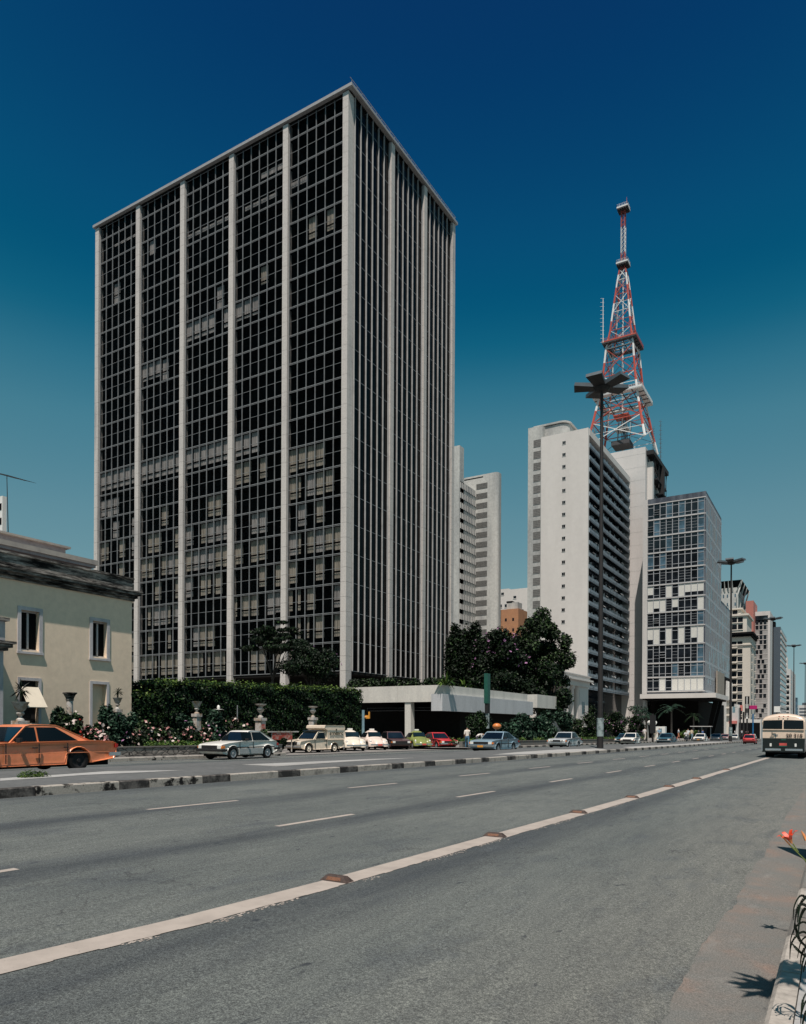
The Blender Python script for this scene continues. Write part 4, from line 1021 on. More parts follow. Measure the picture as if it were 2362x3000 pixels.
# --- louvred concrete complex left (two wings)
Y1_, X1_ = 214.0, onY(1006.7, 1300, 214.0).x
zt = zs(1030, 1003.6, Y=Y1_); xr = onY(1054, 1300, Y1_).x; g = gz(-80, 214)
t = bthing('concrete_tower', xr, Y1_, 'weathered concrete tower with louvred windows, just right of the glass tower', 'tower block')
yl = onX(972.4, 1300, X1_).y; xl = onY(955.6, 1300, yl).x
mb = MB()
mb.box(X1_-12, Y1_, g, xr-1.2, Y1_+2.6, zt); mb.box(xr-1.21, Y1_+1.2, g, xr, Y1_+2.6, zt)
for k in range(6):
    a0, a1 = math.pi/2*k/6, math.pi/2*(k+1)/6
    mb.quad((xr-1.2+1.2*math.sin(a0), Y1_+1.2-1.2*math.cos(a0), g), (xr-1.2+1.2*math.sin(a1), Y1_+1.2-1.2*math.cos(a1), g), (xr-1.2+1.2*math.sin(a1), Y1_+1.2-1.2*math.cos(a1), zt), (xr-1.2+1.2*math.sin(a0), Y1_+1.2-1.2*math.cos(a0), zt))
zf = zs(990, 1028, X=X1_)
mb.box(X1_-14, yl+.5, g, X1_-.0, Y1_, zf, 0)
zp = zs(964, 945, Y=yl); mb.box(xl-8, yl, g, onY(972.4, 1300, yl).x, yl+3.0, zp)
mb.build('wall', M['b_grey'], t, bevel=0)
mb = MB(); mb.box(xr-12, Y1_-.05, zt-.9, xr-5.2, Y1_+.1, zt-.6); mb.build('roof_slot', M['dark'], t)
lv = MB(); WL = onY(1045.8-0, 1300, Y1_).x-X1_-.6; x_a = onY(1008.3, 1300, Y1_).x; x_b = onY(1031.5, 1300, Y1_).x
WL = x_b-x_a
for k in range(14): lv.box(0, -.08, k*.125, WL, .02, k*.125+.07)
lv.box(0, -.02, 0, WL, .03, 1.75, 1)
rp = Rep('louvred_window', lv, [M['louv'], M['louvd']], t)
z = zs(1020, 1024, Y=Y1_)-1.75; pit = (zs(1020, 1024, Y=Y1_)-zs(1020, 1313, Y=Y1_))/14
for k in range(16): rp.put((x_a, Y1_, z-k*pit))
rp.done()
# side wing: rows of narrow windows between fins
wl = MB(); LN = Y1_-yl-1.0; n9 = 9
wl.box(-.02, 0, 0, .03, LN, 1.75, 1)
for k in range(n9+1): wl.box(0, k*LN/n9-.12, 0, .30, k*LN/n9+.12, 1.75, 0)
for k in range(n9): wl.box(.0, k*LN/n9+.3, .1, .08, (k+1)*LN/n9-.4, 1.5, 2)
rp = Rep('window_row', wl, [M['b_grey'], M['louvd'], M['frame']], t)
za = zs(1006, 1040, X=X1_)-1.9
for k in range(17): rp.put((X1_, yl+.6, za-k*pit))
rp.done()
# --- white slab tower
X2 = -55.5; Y2 = onX(1245, 1300, X2).y; zt = zs(1245, 903, X=X2)
x_l = onY(1145, 1300, Y2).x; Y2e = onX(1333.7, 1300, X2).y
t = bthing('slab_tower', X2, Y2, 'white slab tower with a blind end wall and dark balcony side', 'apartment tower')
g = gz(X2, Y2)
mb = MB(); mb.box(x_l, Y2, g, X2, Y2+.8, zt); mb.box(x_l, Y2+.8, g, X2-2.2, Y2e, zt-.1); mb.box(X2-2.2, Y2e-.6, g, X2+.1, Y2e, zt)
mb.box(X2-2.2, Y2+.8, zt-1.7, X2+.1, Y2e-.6, zt)
mb.build('wall', M['b_white'], t)
xg = onY(1117.3, 1300, Y2+1).x; zg = zs(1130, 905, Y=Y2+1)
mb = MB(); mb.box(xg, Y2+1, g, x_l, Y2+16, zg); mb.build('rear_block', M['b_grey'], t)
# penthouse with a rounded corner and roof lip
Yp = Y2+3; xa, xb = onY(1134, 900, Yp).x, onY(1203, 900, Yp).x; zpt = zs(1180, 895, Y=Yp)
def rounded(mb, xa, xb, ya, yb, z0, z1, r, mi=0):
    pts = [(xa, ya)]
    for k in range(7): a = -math.pi/2+math.pi/2*k/6; pts.append((xb-r+r*math.cos(a), ya+r+r*math.sin(a)))
    pts += [(xb, yb), (xa, yb)]; mb.prism(pts, z0, z1, mi)
mb = MB(); rounded(mb, xa, xb, Yp, Yp+16, zt-.5, zpt-.5, 2.2, 0); rounded(mb, xa-.3, xb+.35, Yp-.35, Yp+16.3, zpt-.3, zpt+.15, 2.5, 0); rounded(mb, xa, xb-.3, Yp+.3, Yp+15.7, zpt-.5, zpt-.3, 2.0, 1)
mb.build('penthouse', [M['b_grey'], M['dark']], t)
lv = MB(); xa, xb = onY(1129, 1300, Y2+1).x, onY(1143.8, 1300, Y2+1).x; WL = xb-xa
for k in range(7): lv.box(k*WL/7, -.1, 0, k*WL/7+WL/7*.45, .02, 1.9)
for k in range(5): lv.box(0, -.06, k*.45, WL, .02, k*.45+.12)
lv.box(0, -.02, 0, WL, .03, 1.9, 1)
rp = Rep('louvred_window', lv, [M['louv'], M['louvd']], t)
z0 = zs(1136, 932, Y=Y2+1); pit = (z0-zs(1136, 1308-6, Y=Y2+1))/15.0
pit = (zs(1136, 932, Y=Y2+1)-zs(1136, 1278, Y=Y2+1))/14.2
for k in range(21): rp.put((xa, Y2+1, z0-1.9-k*pit))
rp.done()
wn = MB(); wn.box(-.42, -.02, 0, .42, .25, .75, 0); wn.box(-.5, -.07, -.12, .5, 0, -.02, 1); wn.box(-.5, -.03, .75, .5, 0, .82, 1); wn.box(-.02, -.04, 0, .02, -.02, .75, 1)
rp = Rep('window', wn, [M['wdark'], M['b_grey']], t)
xs_ = onY(1193.5, 1300, Y2).x; z0 = zs(1193.5, 941, Y=Y2); pitw = (z0-zs(1193.5, 1348, Y=Y2))/16.1
for k in range(22): rp.put((xs_, Y2, z0-k*pitw))
rp.done()
# balconies on the avenue side
LB_ = Y2e-.6-(Y2+.8); NF = 21; zb_top = zt-1.7; pf = pitw
for k in range(NF):
    zf = zb_top-(k+1)*pf+.05
    if zf < g+1: break
    mb = MB(); br = random.Random(900+k)
    mb.box(-.15, 0, 0, .22, LB_, 1.0, 0); mb.box(-2.1, 0, 0, -.15, LB_, .12, 1); mb.box(.22, 0, .42, .26, LB_, .5, 3)
    y = 0.3
    while y < LB_-1:
        w_ = br.uniform(.25, 1.1); q = br.random()
        if q < .55: mb.box(-.3-br.uniform(0, .5), y, 1.02, -.22, y+w_*.5, 1.0+br.uniform(.35, 1.3), 2)
        elif q < .62: mb.hexa([(-.05, y, 1.75), (.45, y, 1.3), (.45, y+w_, 1.3), (-.05, y+w_, 1.75), (-.05, y, 1.8), (.45, y, 1.35), (.45, y+w_, 1.35), (-.05, y+w_, 1.8)], 2)
        y += w_+br.uniform(.1, .8)
    o = mb.build('balcony', [M['bandblue'], M['wdark'], M['cloth'], M['frame']], t, world=False); o.location = Vector((X2, Y2+.8, zf))-W(t)
mb = MB(); mb.box(X2-2.25, Y2+.85, g, X2-2.1, Y2e-.65, zt-1.8); mb.build('recessed_windows', M['wdark'], t)
# --- small white buildings and brick stack between
Yw = 270.0; a, b = onY(1053, 1246, Yw), onY(1118, 1245, Yw)
t = bthing('white_apartment_block', (a.x+b.x)/2, Yw, 'small white apartment block seen between the two towers', 'apartment block')
mb = MB(); mb.box(a.x, Yw, g, onY(1078, 1250, Yw).x, Yw+14, a.z-.6); mb.box(onY(1078, 1250, Yw).x, Yw+.0, g, b.x, Yw+14, b.z); mb.build('wall', M['b_white'], t)
for (x, y, s) in ((1065, 1258, 1), (1091, 1265, 1), (1060, 1284, 1.2), (1073, 1283, 1.2), (1093, 1280, 1.3), (1099, 1279, .5), (1107, 1293, .8)):
    c = onY(x, y, Yw); mb = MB(); mb.box(c.x-.6*s, Yw-.05, c.z-.5*s, c.x+.6*s, Yw+.1, c.z+.5*s); mb.box(c.x-.7*s, Yw-.12, c.z-.6*s-.1, c.x+.7*s, Yw, c.z-.5*s, 1); mb.build('window', [M['wdark'], M['b_white']], t)
a, b = onY(1099, 1312, 245), onY(1116, 1312, 245)
t = bthing('glazed_annex', b.x, 245, 'low annex of blue glazed bays beside the brick block', 'building')
mb = MB(); mb.box(a.x, 245, g, b.x+3, 255, a.z); mb.build('wall', M['b_white'], t)
for k in range(6):
    for j in range(2):
        x0 = a.x+.4+j*(b.x-a.x)/2; z0 = a.z-1.2-k*2.4; mb = MB(); mb.box(x0, 244.93, z0-.9, x0+(b.x-a.x)/2-.6, 245.0, z0+.6); mb.build('window', M['wblue'] if j == 0 else M['wdark'], t)
Yb = 232.0; a, b = onY(1059.3, 1292, Yb), onY(1098.5, 1292, Yb)
M['brick'] = stained('orange_brick', (0.46, 0.24, 0.13), (0.38, 0.20, 0.12), 0.4, 0.7, 0.4, 0.9, False, 0.1, 0.1)
t = bthing('brick_block', (a.x+b.x)/2, Yb, 'orange brick block with a concrete rooftop tank behind the trees', 'apartment block')
mb = MB(); mb.box(a.x, Yb, g, b.x, Yb+9, a.z); mb.box(a.x-1.0, Yb+.6, g, a.x, Yb+9, a.z-.3, 1); mb.build('wall', [M['brick'], M['dark']], t)
c0_, c1_ = onY(1074, 1277, Yb+1), onY(1097, 1290, Yb+1)
mb = MB(); mb.box(c0_.x, Yb+1, a.z, c1_.x, Yb+5, c0_.z); mb.box(c0_.x-.1, Yb+.9, c0_.z, (c0_.x+c1_.x)/2, Yb+5, c0_.z+.5, 1); mb.build('roof_tank', [M['b_grey'], M['dark']], t)
for (x, y) in ((1072, 1313), (1087.5, 1312), (1087.5, 1334), (1072, 1334)):
    c = onY(x, y, Yb); mb = MB(); mb.box(c.x-.35, Yb-.04, c.z-.5, c.x+.35, Yb+.1, c.z+.5); mb.build('window', M['wdark'], t)
# --- classical portico villa
X3 = -41.0; ya, yb = onX(1190, 1500, X3).y, onX(1246.5, 1500, X3).y; g = gz(X3, ya, .15); zt = zs(1215, 1452, X=X3)
t = bthing('portico_villa', X3, ya, 'white classical villa portico with tall columns below the slab tower', 'villa')
mb = MB(); y5 = onX(1228, 1500, X3).y
mb.box(X3-8, y5, g, X3, yb, zt); mb.box(X3-8, ya-4, g, X3-3.2, y5, zt); mb.build('wall', M['b_white'], t)
mb = MB(); mb.box(X3-8, ya-5, zt, X3+.25, yb+.2, zt+1.0); mb.build('entablature', M['b_white'], t)
mb = MB(); mb.box(X3-8, ya-5.3, zt+1.0, X3+.8, yb+.7, zt+1.35); mb.box(X3-8, ya-4.7, zt+1.35, X3+.3, yb+.2, zt+1.9, 1); mb.box(X3-8, ya-5, zt+1.9, X3+.5, yb+.4, zt+2.1, 1); mb.build('cornice', [M['b_white'], M['b_white2']], t, bevel=.02)
for px in (1199, 1210.5, 1221.5):
    y = onX(px, 1500, X3-.5).y; mb = MB(); r = .55; mb.lathe((X3-.5, y, g), [(r*1.25, 0), (r*1.25, .3), (r, .4), (r*.85, zt-g-.7), (r*1.15, zt-g-.4), (r*1.2, zt-g)], 16); mb.build('column', M['b_white'], t, smooth=True)
for (a, b, c, d) in ((1233, 1487, 1239, 1512), (1234, 1540, 1239, 1556)):
    y0, y1, z0, z1 = rx(a, b, c, d, X3); mb = MB(); mb.box(X3-.2, y0, z0, X3+.03, y1, z1); mb.build('window', M['wdark'], t)
# --- white blind tower that carries the mast
Y4 = 229.0; a, b = onY(1290, 953, Y4), onY(1368, 946, Y4); g = gz(-60, Y4)
t = bthing('mast_tower', b.x, Y4, 'blind white tower carrying the red and white broadcasting mast', 'tower block')
mb = MB(); mb.box(a.x-1, Y4, g, b.x, Y4+22, b.z); mb.build('wall', M['b_white2'], t)
mb = MB()
for k in range(22): z = b.z-2-k*4; mb.box(a.x-1, Y4-.02, z, b.x+.01, Y4, z+.05)
mb.build('panel_joint', M['b_grey'], t)['kind'] = 'stuff'
mb = MB(); mb.box(b.x+.02, Y4+2.5, g+30, b.x+1.6, Y4+4.5, b.z-4); mb.build('fin', M['b_white'], t)
# overhanging roof steelwork at the back
h0, h1 = onY(1378, 985, Y4+14), onY(1409, 1012, Y4+14)
mb = MB(); mb.box(b.x-.5, Y4+1, b.z-2.2, b.x+2.2, Y4+24, b.z-.9); mb.box(b.x-.5, Y4+8, b.z-8, b.x+2.0, Y4+22, b.z-7.6)
rr = random.Random(77)
for k in range(26):
    y = Y4+2+rr.uniform(0, 21); mb.tube((b.x+rr.uniform(0, 2), y, b.z-2), (b.x+rr.uniform(0, 2.5), y+rr.uniform(-2, 2), b.z-8+rr.uniform(-2, 2)), .12, None, 4)
mb.box(b.x+1.2, Y4+14, b.z-14, b.x+2.6, Y4+16, b.z-2)
mb.box(b.x+.4, Y4+12, b.z-11.6, b.x+2.8, Y4+18, b.z-11.2)
mb.build('roof_steelwork', M['black'], t)
roofz = b.z; TW = b.x
# --- broadcasting mast
M['tw_r'] = plain('mast_red', (0.42, 0.07, 0.045), 0.6, 0.2); M['tw_w'] = plain('mast_white', (0.66, 0.66, 0.64), 0.6, 0.15)
M['tw_d'] = plain('mast_dark_steel', (0.05, 0.05, 0.055), 0.7)
ZT = 247.0; ac = at(1319, 900, ZT)
mast = thing('broadcast_mast', (ac.x, ac.y, roofz), 'red and white lattice broadcasting mast with square platforms', 'mast')
def hz(py): return at(1319, py, ZT).z
LV = [(955, 9.6), (905, 7.9), (851, 6.3), (805, 5.3), (745, 4.5), (705, 3.4), (665, 2.75), (628, 2.1), (596, 1.55), (572, 1.0)]
def corner(i, s, z): sx_, sy_ = ((-1, -1), (1, -1), (1, 1), (-1, 1))[i % 4]; return Vector((ac.x+sx_*s, ac.y+sy_*s, z))
colr = ['tw_w', 'tw_r', 'tw_w', 'tw_r', 'tw_w', 'tw_r', 'tw_w', 'tw_r', 'tw_w']
for i in range(4):
    mb = MB()
    for k in range(len(LV)-1):
        (y0, s0), (y1, s1) = LV[k], LV[k+1]
        p0, p1 = corner(i, s0, hz(y0)), corner(i, s1, hz(y1)); pm = p0.lerp(p1, .5); r = .42-.022*k
        mb.tube(p0, pm, r, r, 6, k % 2); mb.tube(pm, p1, r, r*.95, 6, 1-k % 2)
    mb.build('leg', [M['tw_w'], M['tw_r']], mast)
for i in range(4):
    mb = MB()
    for k in range(len(LV)-1):
        (y0, s0), (y1, s1) = LV[k], LV[k+1]; z0, z1 = hz(y0), hz(y1)
        a0, b0, a1, b1 = corner(i, s0, z0), corner(i+1, s0, z0), corner(i, s1, z1), corner(i+1, s1, z1); r = .17 if k < 4 else .11
        cc = k % 2
        mb.tube(a0, b1, r, r, 4, cc); mb.tube(b0, a1, r, r, 4, cc); mb.tube(a1, b1, r, r, 4, 1-cc)
        am, bm_ = a0.lerp(a1, .5), b0.lerp(b1, .5); mb.tube(am, bm_, r*.6, None, 4, cc); m0_ = a1.lerp(b1, .5); mb.tube(am, m0_, r*.5, None, 4, 2); mb.tube(bm_, m0_, r*.5, None, 4, 2)
    mb.build('bracing', [M['tw_w'], M['tw_r'], M['tw_d']], mast)['kind'] = 'stuff'
def platform(py, s, th, col, under, hole=0.0, rail=1.1):
    z = hz(py); mb = MB(); x, y = ac.x, ac.y
    if hole:
        w_ = s-hole
        mb.box(x-s, y-s, z, x+s, y-s+w_, z+th); mb.box(x-s, y+s-w_, z, x+s, y+s, z+th); mb.box(x-s, y-s+w_, z, x-s+w_, y+s-w_, z+th); mb.box(x+s-w_, y-s+w_, z, x+s, y+s-w_, z+th)
    else: mb.box(x-s, y-s, z, x+s, y+s, z+th)
    mb.box(x-s-.05, y-s-.05, z+th-.12, x+s+.05, y-s, z+th+.35, 1); mb.box(x+s, y-s, z+th-.12, x+s+.05, y+s, z+th+.35, 1)
    n = max(4, int(s*2/.8))
    for i in range(n+1):
        u = -s+2*s*i/n
        for q in ((x+u, y-s), (x+s, y+u), (x+u, y+s), (x-s, y+u)): mb.tube((q[0], q[1], z+th), (q[0], q[1], z+th+rail), .05, None, 4, 1)
    for zz in (.6, rail):
        for a, b in (((x-s, y-s), (x+s, y-s)), ((x+s, y-s), (x+s, y+s)), ((x+s, y+s), (x-s, y+s)), ((x-s, y+s), (x-s, y-s))): mb.tube((*a, z+th+zz), (*b, z+th+zz), .04, None, 4, 1)
    for i in range(1, 5):
        u = -s+2*s*i/5; mb.box(x-s, y+u-.1, z-.25, x+s, y+u+.1, z, 2); mb.box(x+u-.1, y-s, z-.25, x+u+.1, y+s, z, 2)
    mb.build('platform', [M[under], M[col], M['tw_d']], mast)
platform(851, 8.2, .35, 'tw_w', 'tw_w', 6.4); platform(735, 5.6, .5, 'tw_r', 'tw_d', 3.9); platform(564, 1.9, .5, 'tw_w', 'tw_d'); platform(446, 1.8, .4, 'tw_w', 'tw_d')
mb = MB(); zs0, zs1 = hz(572), hz(446); s = .62; nsec = 14
for i in range(4):
    for k in range(nsec):
        z0, z1 = zs0+(zs1-zs0)*k/nsec, zs0+(zs1-zs0)*(k+1)/nsec; ci = 1 if (k < 4 or k > 9) else 0
        mb.tube(corner(i, s, z0), corner(i, s, z1), .13, None, 5, ci); mb.tube(corner(i, s, z0), corner(i+1, s, z1), .07, None, 4, ci); mb.tube(corner(i+1, s, z0), corner(i, s, z1), .07, None, 4, ci if k > 9 else 2)
mb.build('upper_mast', [M['tw_w'], M['tw_r'], M['tw_d']], mast)
mb = MB(); mb.tube((ac.x+1.3, ac.y-1, hz(446)), (ac.x+1.3, ac.y-1, hz(424)), .1, .05, 5, 1); mb.tube((ac.x, ac.y, hz(905)), (ac.x, ac.y, hz(572)), .28, .2, 6, 0)
mb.box(ac.x-2.5, ac.y-2.5, hz(885), ac.x+2.5, ac.y+2.5, hz(882), 1); mb.box(ac.x-2.2, ac.y-2.2, hz(912), ac.x+2.2, ac.y+2.2, hz(909), 0); mb.box(ac.x-3, ac.y-3, hz(947), ac.x+3, ac.y+3, hz(938), 2)
for k in range(18):
    a0 = Vector((ac.x+rr.uniform(-2.6, 2.6), ac.y+rr.uniform(-2.6, 2.6), hz(947))); mb.tube(a0, (a0.x+rr.uniform(-1, 1), a0.y+rr.uniform(-1, 1), hz(rr.uniform(870, 905))), .1, None, 4, rr.choice((0, 2, 2)))
mb.build('inner_ladder', [M['tw_w'], M['tw_r'], M['tw_d']], mast)
for dx, pyb_, pyt_ in ((1278, 725, 632),):
    a, b = at(dx, pyb_, ZT-6), at(dx, pyt_, ZT-6); mb = MB(); mb.tube(a, b, .16, .12, 5)
    for k in range(12): p = a.lerp(b, k/11); mb.tube(p-RGT*.9, p+RGT*.3, .04, None, 4)
    mb.build('dipole_aerial', [M['tw_w']], mast)
for i, (px, y0, y1) in enumerate(((1384, 950, 908), (1400, 990, 893))):
    a, b = at(px, y0+25, ZT-4), at(px, y1, ZT-4); tt = thing('roof_aerial', a, ('short' if i == 0 else 'tall')+' thin lattice aerial at the right of the broadcasting mast foot', 'aerial'); mb = MB(); mb.tube(a, b, .12, .06, 5)
    for k in range(14): p = a.lerp(b, k/13); mb.tube(p-RGT*.5, p+RGT*.55, .05, None, 4); mb.tube(p-RGT*.5, p+RGT*.5+UP*.8, .04, None, 4)
    mb.build('lattice', M['tw_d'], tt)
for (px, py) in ((1371.5, 822), (1253, 848)): pass
# --- glazed building with canopy
X5 = -32.2; Y5 = onX(1494.7, 1300, X5).y; xl5 = onY(1372, 1300, Y5).x; zt5 = zs(1494.7, 1037, X=X5); Y5e = onX(1527.7, 1300, X5).y; Y5f = onX(1547, 1300, X5).y
zc = zs(1494.7, 1468, X=X5); g = gz(X5, Y5)
t = bthing('glazed_block', X5, Y5, 'glazed office block with white grid frames standing on a broad canopy', 'office block')
mb = MB(); mb.box(xl5-1.4, Y5+.15, zc, X5, Y5e, zt5, 1); mb.box(xl5+2, Y5e, zc, X5, Y5f, zs(1540, 1285, X=X5), 1); mb.box(xl5-1.4, Y5-.1, zc, xl5-.05, Y5+.15, zt5)
mb.build('wall', [M['b_white2'], stained('blue_grey_curtain_wall', (0.12, 0.14, 0.165), (0.05, 0.06, 0.08), 0.4, 0.6, 0.5, 0.6, True, 0.15, 0.1)], t)
NC, cw = 9, (X5-.35-xl5)/9.0; NR = 15
rows = [1058, 1096, 1133, 1170, 1207, 1242]
z_top = zs(1494, 1047, X=X5); z_bot = zs(1494, 1460, X=X5)
# floor heights: eight office floors above, then tall floors below
fls = [z_top]
pxr = [1047, 1084.5, 1122, 1159, 1196.5, 1232.5, 1259, 1284.5, 1321, 1361.5, 1402, 1434, 1461]
pxr = [1048, 1083.5, 1120.5, 1157.5, 1195, 1229, 1259, 1290, 1322, 1361, 1401, 1432, 1463]
ZF = [zs(1494, q, X=X5) for q in pxr]
reps = {}
vr = random.Random(55); cells = []
def gwin(kind, w, h):
    mb = MB(); f = .09
    mb.box(0, -.12, 0, f, .1, h); mb.box(w-f, -.12, 0, w, .1, h); mb.box(f, -.12, 0, w-f, .1, f*1.6); mb.box(f, -.12, h-f*1.6, w-f, .1, h)
    mb.quad((f, 0, 0), (w-f, 0, 0), (w-f, 0, h), (f, 0, h), {0: 1, 1: 1, 2: 2, 3: 3, 4: 3, 5: 1, 6: 1}[kind])
    if kind in (0, 2, 5): mb.box(f, -.06, h*.22, w-f, .02, h*.25); mb.box(f, -.06, h*.76, w-f, .02, h*.79)
    if kind in (1,): 
        for q in (.24, .42, .6, .78): mb.box(f, -.06, h*q, w-f, .02, h*q+.06)
    if kind == 4: mb.box(f, -.03, 0.0, w-f, .01, h*.3, 1); mb.box(f, -.06, h*.3, w-f, .02, h*.3+.06)
    if kind == 6:
        for q in (.3, .45, .6): mb.hexa([(f, -.5, h*q-.12), (w-f, -.5, h*q-.12), (w-f, 0, h*q), (f, 0, h*q), (f, -.5, h*q-.06), (w-f, -.5, h*q-.06), (w-f, 0, h*q+.06), (f, 0, h*q+.06)])
    if kind == 5: mb.box(f+.2, .01, h*.3, w*.5, .03, h*.7, 3)
    return mb
lst = []
for r in range(len(ZF)-1):
    z1_, z0_ = ZF[r], ZF[r+1]; h = z1_-z0_-.2
    for c in range(NC):
        k = vr.choices((0, 1, 2, 3, 4, 5, 6), (5, 4, 1.5, .15, .2, 2, .8))[0]
        if r in (5, 6, 8): k = vr.choices((3, 4, 0, 1), (3, 2, 2, 2))[0]
        if r == 11: k = 3 if c > 1 and vr.random() < .85 else 0
        if c == NC-1 and r not in (5, 6, 8, 11): k = 2
        lst.append((k, h, (xl5+.0+c*cw, Y5, z0_+.1)))
lst = lst[::-1]; cache = {}
extra = MB()
for i, (k, h, loc) in enumerate(lst):
    key = (k, round(h, 2)); mats_ = [M['frame'], M['wdark'], M['wblue'], M['blind']]
    if i < 100:
        if key not in cache: o = cache[key] = gwin(k, cw, h).build('window', mats_, t, world=False)
        else: o = cache[key].copy(); COL.objects.link(o)
        o.location = Vector(loc)-W(t)
    else:
        q = gwin(k, cw, h); o_ = len(extra.v); extra.v += [(loc[0]+p[0], loc[1]+p[1], loc[2]+p[2]) for p in q.v]; extra.f += [tuple(j+o_ for j in f) for f in q.f]; extra.m += q.m
extra.build('window', [M['frame'], M['wdark'], M['wblue'], M['blind']], t)['kind'] = 'stuff'
mb = MB()
for zf in ZF: mb.box(xl5-.05, Y5-.22, zf-.16, X5+.02, Y5-.13, zf+.06)
mb.build('floor_band', M['b_white2'], t)['kind'] = 'stuff'
# side facade: closely set vertical fins, dark slots and irregular openings
mb = MB(); y = Y5+.4; fr = random.Random(3); zt6 = zs(1540, 1285, X=X5)
while y < Y5f-.5:
    top = zt5-.8 if y < Y5e-.6 else zt6-.8
    mb.box(X5, y, zc+1, X5+.04, y+.30, top, 0)
    for zf in ZF:
        if zf < top: mb.box(X5, y+.30, zf-.35, X5+.03, y+1.3, zf+.35, 0)
    for k in range(9):
        z = fr.uniform(zc+2, top-4); mb.box(X5, y+.3, z, X5+.02+.001*k, y+1.28, z+fr.uniform(1, 6), fr.choice((1, 2, 3, 3)))
    y += 1.3
mb.build('finned_side', [M['frame'], M['wdark'], M['wblue'], M['louv']], t)
cz = zs(1500, 1467.5, X=-28.2); XC = -28.2; YC = onX(1517, 1472, XC).y; YCe = onX(1544, 1477, XC).y; xcl = onY(1356, 1470, YC).x
cz = zs(1517, 1467.5, X=XC); cb = zs(1517, 1477.5, X=XC)
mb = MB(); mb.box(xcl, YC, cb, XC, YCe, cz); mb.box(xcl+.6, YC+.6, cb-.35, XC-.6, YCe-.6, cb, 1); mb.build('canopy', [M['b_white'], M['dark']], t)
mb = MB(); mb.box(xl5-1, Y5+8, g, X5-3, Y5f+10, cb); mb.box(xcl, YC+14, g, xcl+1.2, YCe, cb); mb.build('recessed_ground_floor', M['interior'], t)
mb = MB()
for y in (YC+13, YC+20): mb.hexa([(XC-4.5, y, g), (XC-3.5, y, g), (XC-3.5, y+1, g), (XC-4.5, y+1, g), (XC-2.5, y, cb-.4), (XC-1, y, cb-.4), (XC-1, y+1.2, cb-.4), (XC-2.5, y+1.2, cb-.4)], 1)
mb.hexa([(xcl+.6, YC+3, g), (xcl+1.6, YC+3, g), (xcl+1.6, YC+4, g), (xcl+.6, YC+4, g), (xcl+.5, YC+1, cb), (xcl+1.1, YC+1, cb), (xcl+1.1, YC+4, cb), (xcl+.5, YC+4, cb)])
mb.build('raked_pillars', [M['b_grey'], M['interior']], t)['kind'] = 'stuff'
# brown rendered box and raking struts at the far end above the canopy
mb = MB(); yk = Y5e+3; a, b = onX(1520.5, 1421, X5+.8), onX(1535, 1465, X5+.8); mb.box(X5+.4, a.y, cz, X5+.8, b.y, a.z); mb.box(X5+.4, b.y, cz, X5+.6, Y5f, a.z-.6, 1)
for k in range(5): y = b.y+1.5+k*3.0; mb.tube((X5+1.2, y, cz-.2), (X5+1.0, y+2.6, a.z-2), .35, .3, 6, 2); mb.tube((X5+3, y+1, g+2), (X5+3.4, y+3.2, cb-.3), .25, .25, 5, 2)
mb.build('stair_structure', [stained('brown_render', (0.33, 0.29, 0.24), (0.26, 0.23, 0.2)), M['dark'], M['b_grey']], t)
# --- buildings along the avenue, farther off
def avebox(name, label, cat, pxl, pxc, pxr_, pyt, X, mat, deepz=0):
    Yc = onX(pxc, 1400, X).y; xl = onY(pxl, 1400, Yc).x; Ye = onX(pxr_, 1400, X).y if pxr_ > pxc else Yc+20
    zt = zs(pxc, pyt, X=X); g = gz(X, Yc); t = bthing(name, X, Yc, label, cat)
    mb = MB(); mb.box(xl, Yc, g, X, Ye, zt); mb.build('wall', mat, t); return t, xl, Yc, Ye, zt, g
M['deco'] = stained('cream_deco_render', (0.62, 0.57, 0.50), (0.52, 0.47, 0.41), 0.4, 0.75, 0.1, 0.85, True, 0.03, 0.05)
M['reds'] = plain('red_painted_wall', (0.42, 0.16, 0.13), 0.8)
# crown building
t, xl, Yc, Ye, zt, g = avebox('crowned_tower', 'grey tower with a flaring dark topped concrete crown', 'office tower', 1520, 1561, 1577, 1243, -44.0, M['b_grey'])
zc1, zc0 = zs(1566, 1213, X=-41), zt; mb = MB(); o1 = 2.6
mb.hexa([(xl, Yc+.5, zc0), (-44.5, Yc+.5, zc0), (-44.5, Ye-.5, zc0), (xl, Ye-.5, zc0), (xl, Yc-1.4, zc1), (-44+o1-.3, Yc-1.4, zc1), (-44+o1-.3, Ye+o1, zc1), (xl, Ye+o1, zc1)]); mb.build('crown', M['dark'], t)
mb = MB(); W_ = -44-xl
for i in range(6):
    x = xl+W_*i/5.0; xx = x+ (o1*1.0 if i == 5 else 0); mb.hexa([(x-.4, Yc-.3, zc0-2), (x+.1, Yc-.3, zc0-2), (x+.1, Yc, zc0-2), (x-.4, Yc, zc0-2), (xx-.4, Yc-1.8, zc1), (xx-.15, Yc-1.8, zc1), (xx-.15, Yc-1.3, zc1), (xx-.4, Yc-1.3, zc1)])
for i in range(4):
    y = Yc+(Ye-Yc)*i/3.0; mb.hexa([(-44, y-1.2, g), (-43.6, y-1.2, g), (-43.6, y+1.2, g), (-44, y+1.2, g), (-44, y-1.0, zc0-4), (-43.4, y-1.0, zc0-4), (-43.4, y+1.0, zc0-4), (-44, y+1.0, zc0-4)]); mb.hexa([(-44, y-1.0, zc0-4), (-43.4, y-1.0, zc0-4), (-43.4, y+1, zc0-4), (-44, y+1, zc0-4), (-44+o1-.6, y-.1, zc1), (-44+o1, y-.1, zc1), (-44+o1, y+.2, zc1), (-44+o1-.6, y+.2, zc1)])
mb.build('crown_ribs', M['b_grey'], t)
